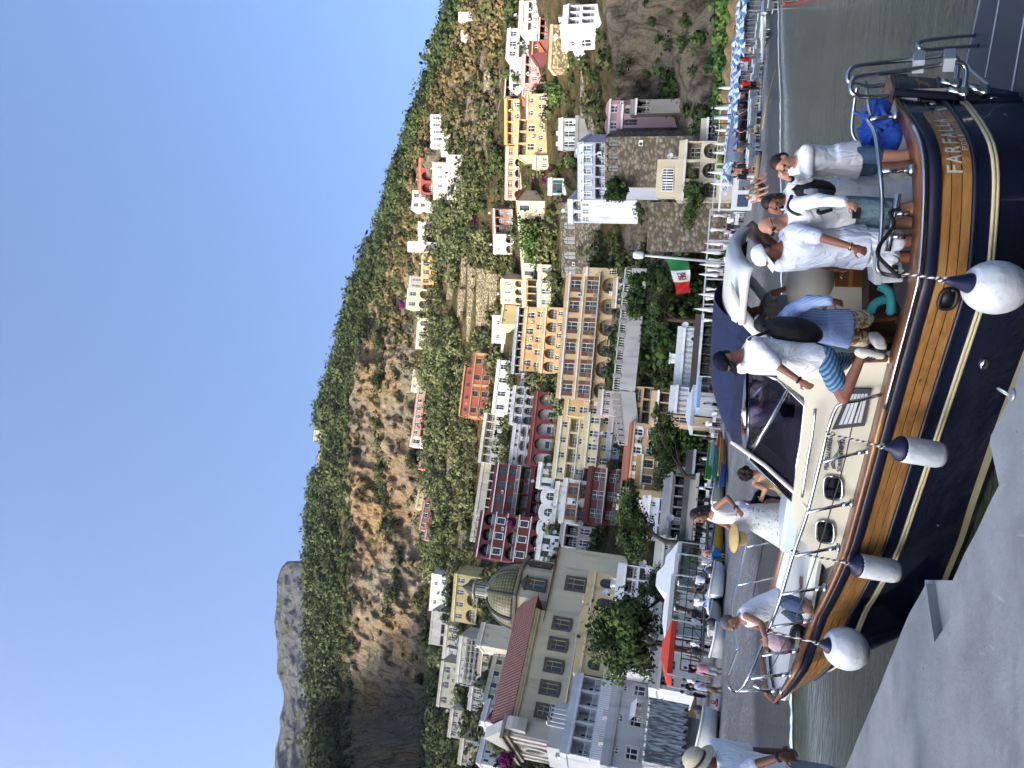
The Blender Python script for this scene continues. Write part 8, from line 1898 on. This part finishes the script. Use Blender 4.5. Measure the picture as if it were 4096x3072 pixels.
# ---------------------------------------------------------------- people on the beach
def lp(kind):
    """local joints of a small figure facing -Y, feet (or seat) at the origin"""
    v = lambda x, y, z: Vector((x, y, z)); J = {'fw': v(0,-1,0), 'face': v(0,-1,-.1)}
    if kind == 'stand': hz, k, a = .95, (.11,-.02,.50), (.11,.02,.07)
    if kind in ('stand', 'walk'):
        hz = .95; J['hip'] = v(0,0,hz); J['neck'] = v(0,.02,1.47); J['head'] = v(0,-.01,1.62)
        st = .16 if kind == 'walk' else .02
        for S, e in (('l',1),('r',-1)): J['hip'+S] = v(e*.1,0,.92); J['kn'+S] = v(e*.11,-.03-st*.6*e,.5); J['an'+S] = v(e*.12,.02-st*e*1.3,.075); J['sh'+S] = v(e*.19,.02,1.42); J['el'+S] = v(e*.27,.04+st*e*.6,1.14); J['wr'+S] = v(e*.26,-.08+st*e,.92)
    elif kind == 'sit':
        J['hip'] = v(0,0,.12); J['neck'] = v(0,.06,.63); J['head'] = v(0,0,.78)
        for S, e in (('l',1),('r',-1)): J['hip'+S] = v(e*.1,-.02,.12); J['kn'+S] = v(e*.13,-.36,.42); J['an'+S] = v(e*.12,-.62,.09); J['sh'+S] = v(e*.18,.06,.58); J['el'+S] = v(e*.25,-.12,.42); J['wr'+S] = v(e*.12,-.34,.42)
    else:
        J['hip'] = v(0,0,.16); J['neck'] = v(0,.52,.2); J['head'] = v(0,.68,.22); J['face'] = v(0,-.3,.9); J['fw'] = v(0,0,1)
        for S, e in (('l',1),('r',-1)): J['hip'+S] = v(e*.1,-.02,.15); J['kn'+S] = v(e*.12,-.42,.2); J['an'+S] = v(e*.12,-.82,.1); J['sh'+S] = v(e*.18,.46,.19); J['el'+S] = v(e*.34,.3,.12); J['wr'+S] = v(e*.3,.06,.12)
    return J
Z0 = Vector((0,0,0))
def proto(label, kind, group=None, **o): o.setdefault('vox', .022); return figure(label, lp(kind), o, group, Z0.copy() if kind != 'x' else None, near_=False)
def at_beach(T, x, y, rz, r=None, sc=1.):
    P = polar(x, y, r) if r else on_beach(x, y)
    if r: P.z = beach_z(P)
    T.location = P; T.rotation_euler = (0,0,rz); T.scale = (sc,sc,sc); return T
at_beach(proto('man in a pink shirt and pale shorts standing on the pebbles', 'stand', skin=SKN, top=cloth('#c08f9c'), sleeve=.6, bottom=cloth('#9aa3a6'), leg=.9, hair='short'), 2912, 2693, .3)
at_beach(proto('man in a grey blue shirt and khaki shorts walking up the beach', 'walk', skin=SKN, top=cloth('#8a98ab'), sleeve=.55, bottom=cloth('#7f6f50'), leg=.9, hair='short'), 2908, 2768, -.9)
at_beach(proto('bare backed man in bright blue trunks by the striped boat', 'stand', skin=PALE, bottom=cloth('#1d6fb0'), leg=.9, hair='short'), 2916, 2226, 2.6)
at_beach(proto('person in a white top and patterned trousers beside the blue trunks', 'walk', skin=SKN, top=WS_, sleeve=.5, bottom=cloth('#55613f'), leg=1.5, hair='short'), 2914, 2258, 1.)
at_beach(proto('woman in dark swimwear sitting on the pebbles at the left', 'sit', skin=SKN, top=cloth('#16161a'), sleeve=0, bottom=cloth('#16161a'), leg=.15, hair='long', fem=True), 2918, 2820, .9)
at_beach(proto('woman in jeans and black top sitting by the white motorboat', 'sit', skin=PALE, top=cloth('#141416'), sleeve=0, bottom=cloth('#4d6f8a'), leg=1.6, hair='long', fem=True), 2912, 2930, .6)
at_beach(proto('person in a striped top lying on the pebbles', 'lie', skin=SKN, top=stripes('black white top', '#15161a', '#c9c9c6', 8), sleeve=.4, bottom=cloth('#1c1e22'), leg=.4, hair='short'), 2916, 2772, 1.2)
at_beach(proto('woman in a red swimsuit beside the notice board', 'stand', skin=SKN, top=cloth('#b3161c'), sleeve=0, bottom=cloth('#b3161c'), leg=.1, hair='tail', fem=True), 3034, 236, .2)
at_beach(proto('bather in white shorts standing on the right hand beach', 'stand', skin=SKN, bottom=cloth('#cfd0cc'), leg=.9, hair='short'), 3034, 195, -.4)
at_beach(proto('first of two bathers walking at the far right of the beach', 'walk', skin=SKN, bottom=cloth('#5c2f30'), leg=.6, hair='short'), 3042, 92, .4)
at_beach(proto('second bather in a black bikini at the far right of the beach', 'walk', skin=PALE, top=cloth('#18181b'), sleeve=0, tlo=.55, bottom=cloth('#18181b'), leg=.1, hair='tail', fem=True), 3042, 72, .5)
at_beach(proto('person in black with a large rucksack by the speedboat stern', 'stand', skin=SKN, top=BLACK, sleeve=.9, bottom=cloth('#16171a'), leg=1.7, hair='short'), 3048, 352, 1.2)
at_beach(proto('person in a black and red shirt among the group at the water', 'stand', skin=SKN, top=cloth('#8f2420'), sleeve=.5, bottom=cloth('#141518'), leg=.95, hair='short'), 3050, 335, -.6)
at_beach(proto('person in a white T-shirt with the group by the water', 'stand', skin=SKN, top=WS_, sleeve=.5, bottom=cloth('#1c1d20'), leg=.9, hair='short'), 3040, 345, .6)
at_beach(proto('woman with long hair in a dark dress by the umbrellas', 'stand', skin=SKN, top=cloth('#16171b'), sleeve=.2, bottom=cloth('#16171b'), leg=.8, hair='long', fem=True), 3020, 365, 0)
at_beach(proto('seated man in a grey T-shirt near the white cap', 'sit', skin=SKN, top=cloth('#777a7a'), sleeve=.5, bottom=cloth('#8a7f6a'), leg=.8, hair='short'), 3062, 752, .4)
at_beach(proto('seated woman in pale swimwear beside the man in grey', 'sit', skin=PALE, top=cloth('#c9b9b0'), sleeve=0, bottom=cloth('#8a7f6a'), leg=.3, hair='tail', fem=True), 3068, 790, .2)
at_beach(proto('bather in a blue and white bikini seen through the cockpit', 'stand', skin=SKN, top=cloth('#8fa6c2'), sleeve=0, tlo=.55, bottom=cloth('#8fa6c2'), leg=.1, hair='tail', fem=True), 3012, 1196, .3)
at_beach(proto('person in a silvery shirt bending by the waterline', 'walk', skin=SKN, top=cloth('#b9c0c2'), sleeve=.6, bottom=cloth('#a98a72'), leg=.3, hair='short'), 3030, 1140, .8)
at_beach(proto('woman with dark hair standing by the red boxes', 'stand', skin=SKN, top=cloth('#2b2326'), sleeve=.3, bottom=cloth('#2b2326'), leg=.9, hair='long', fem=True), 2985, 655, 0)
# anonymous bathers and guests: same looks again and again
sets = [('bather in dark trunks among the umbrellas of the right hand beach', proto('bather in dark trunks among the umbrellas of the right hand beach', 'stand', 'bathers among the umbrellas', skin=SKN, bottom=cloth('#1c222c'), leg=.8, hair='short', vox=.03)),
        ('woman in a dark swimsuit among the umbrellas of the right hand beach', proto('woman in a dark swimsuit among the umbrellas of the right hand beach', 'walk', 'women among the umbrellas', skin=PALE, top=cloth('#1d2430'), sleeve=0, bottom=cloth('#1d2430'), leg=.12, hair='tail', fem=True, vox=.03)),
        ('guest in a white shirt on the seafront terraces', proto('guest in a white shirt on the seafront terraces', 'stand', 'guests on the terraces', skin=SKN, top=WS_, sleeve=.5, bottom=cloth('#2a2d33'), leg=1.6, hair='short', vox=.03)),
        ('guest in dark clothes on the seafront terraces', proto('guest in dark clothes on the seafront terraces', 'walk', 'guests in dark clothes', skin=SKN, top=cloth('#24262b'), sleeve=.5, bottom=cloth('#3a3f48'), leg=.9, hair='short', vox=.03))]
used = set()
def again(k, x, y, r=None):
    T = sets[k][1]
    if k in used: T = copy_tree(T)
    used.add(k); at_beach(T, x, y, g.uniform(-3, 3), r, g.uniform(.94, 1.04))
for y in range(20, 700, 52): again(0, 3018+g.uniform(-8,10), y+g.uniform(-14,14)); again(1, 3026+g.uniform(-10,8), y+26+g.uniform(-14,14))
for y in (880, 930, 985, 1040, 1260, 1340, 1480, 1620, 1700, 1840, 1960, 2060, 2330, 2420, 2500, 2590, 2740, 2790): again(2, 2893-(y-1500)*.036, y, g.uniform(64,70) if y < 2200 else g.uniform(44,52))
for y in (905, 1010, 1150, 1400, 1560, 1760, 1900, 2000, 2120, 2380, 2470, 2620, 2700, 2760): again(3, 2896-(y-1500)*.036, y+g.uniform(-8,8), g.uniform(60,68) if y < 2200 else g.uniform(42,50))
# café tables
Tb = thing('cafe_table', 'small white table laid out on the seafront terrace', 'table', (0,0,0), 0, 'cafe tables on the terraces'); MB().box(-.5,-.5,.70,.5,.5,.75).box(-.52,-.52,.45,.52,-.505,.75).box(-.52,.505,.45,.52,.52,.75).build('top', paint('#cfcfcc'), Tb); MB().tube([(0,0,0),(0,0,.7)], .06, 6).build('leg', IRON, Tb)
Ch = thing('cafe_chair', 'white chair at the terrace tables', 'chair', (0,0,0), 0, 'cafe chairs on the terraces'); MB().box(-.24,-.24,.42,.24,.24,.47).build('seat', paint('#cfcfcc'), Ch); MB().box(-.24,.21,.47,.24,.25,.92).build('backrest', paint('#cfcfcc'), Ch); [MB().box(x-.02,y-.02,0,x+.02,y+.02,.42).build('leg', paint('#cfcfcc'), Ch) for x in (-.2,.2) for y in (-.2,.2)]
ft = [True, True]
for y in range(820, 2300, 58):
    r = g.uniform(66, 73); P = polar(2893-(y-1500)*.036, y+g.uniform(-10,10), r); P.z = beach_z(P)
    T = Tb if ft[0] else copy_tree(Tb); ft[0] = False; T.location = P
    for k in range(2):
        c = Ch if ft[1] else copy_tree(Ch); ft[1] = False; a = g.uniform(0, 6.3); c.location = P+Vector((.8*math.cos(a), .8*math.sin(a), 0)); c.rotation_euler = (0,0,a-math.pi/2)

# thatched strip and hedge along the back of the right hand beach
T = thing('reed_awning', 'long brown reed awning behind the rows of umbrellas', 'awning', tuple(polar(2935, 300, 92)))
mb = MB(); a_, b_ = [], []
for y in range(-40, 620, 12):
    P = polar(2932-.02*y, y, 93); z = 3.6+.25*math.sin(y*.07); a_.append(P-Vector(T.location)+Vector((0,0,-P.z+z))); Q = polar(2932-.02*y, y, 97); b_.append(Q-Vector(T.location)+Vector((0,0,-Q.z+z+.5)))
mb.loft([a_, b_], closed=False); mb.loft([a_, [q-UP*.5 for q in a_]], closed=False); mb.build('reeds', M('dry reeds', '#7d6743', .95, .25, 4, .5, 20), T)
mb = MB()
for q in a_[::5]: mb.tube([q, Vector((q.x, q.y, 1.6-T.location.z))], .06, 5)
mb.build('post', M('worn wood'), T)
g2 = np.random.default_rng(8); ys = g2.uniform(-60, 660, 150); C_ = np.array([list(polar(float(2912-.02*y+g2.uniform(-10,8)), float(y), float(g2.uniform(100, 108)))) for y in ys]); r_ = g2.uniform(.9, 2.2, 150)
v_, t_ = clump_arrays(C_, r_, r_*.8, 90, r_*.2+.08, np.clip(.55+.2*g2.normal(size=150), 0, 1), 77)
tag(quads_obj('cliff_foot_hedge', v_, t_, LM['green']), 'long bright green hedge at the foot of the right hand cliff', 'hedge')
# ================================================================ evening air
m = bpy.data.materials.new('thin haze'); m.use_nodes = True; nt = m.node_tree; nt.nodes.clear()
pv = nt.nodes.new('ShaderNodeVolumePrincipled'); pv.inputs['Color'].default_value = (.72, .85, 1, 1); pv.inputs['Density'].default_value = 0.000032; pv.inputs['Anisotropy'].default_value = .2
om = nt.nodes.new('ShaderNodeOutputMaterial'); nt.links.new(pv.outputs[0], om.inputs['Volume'])
tag(MB().box(-2000, -2000, -6, 2000, 2100, 1080).build('haze', m), kind='stuff')
scrub()
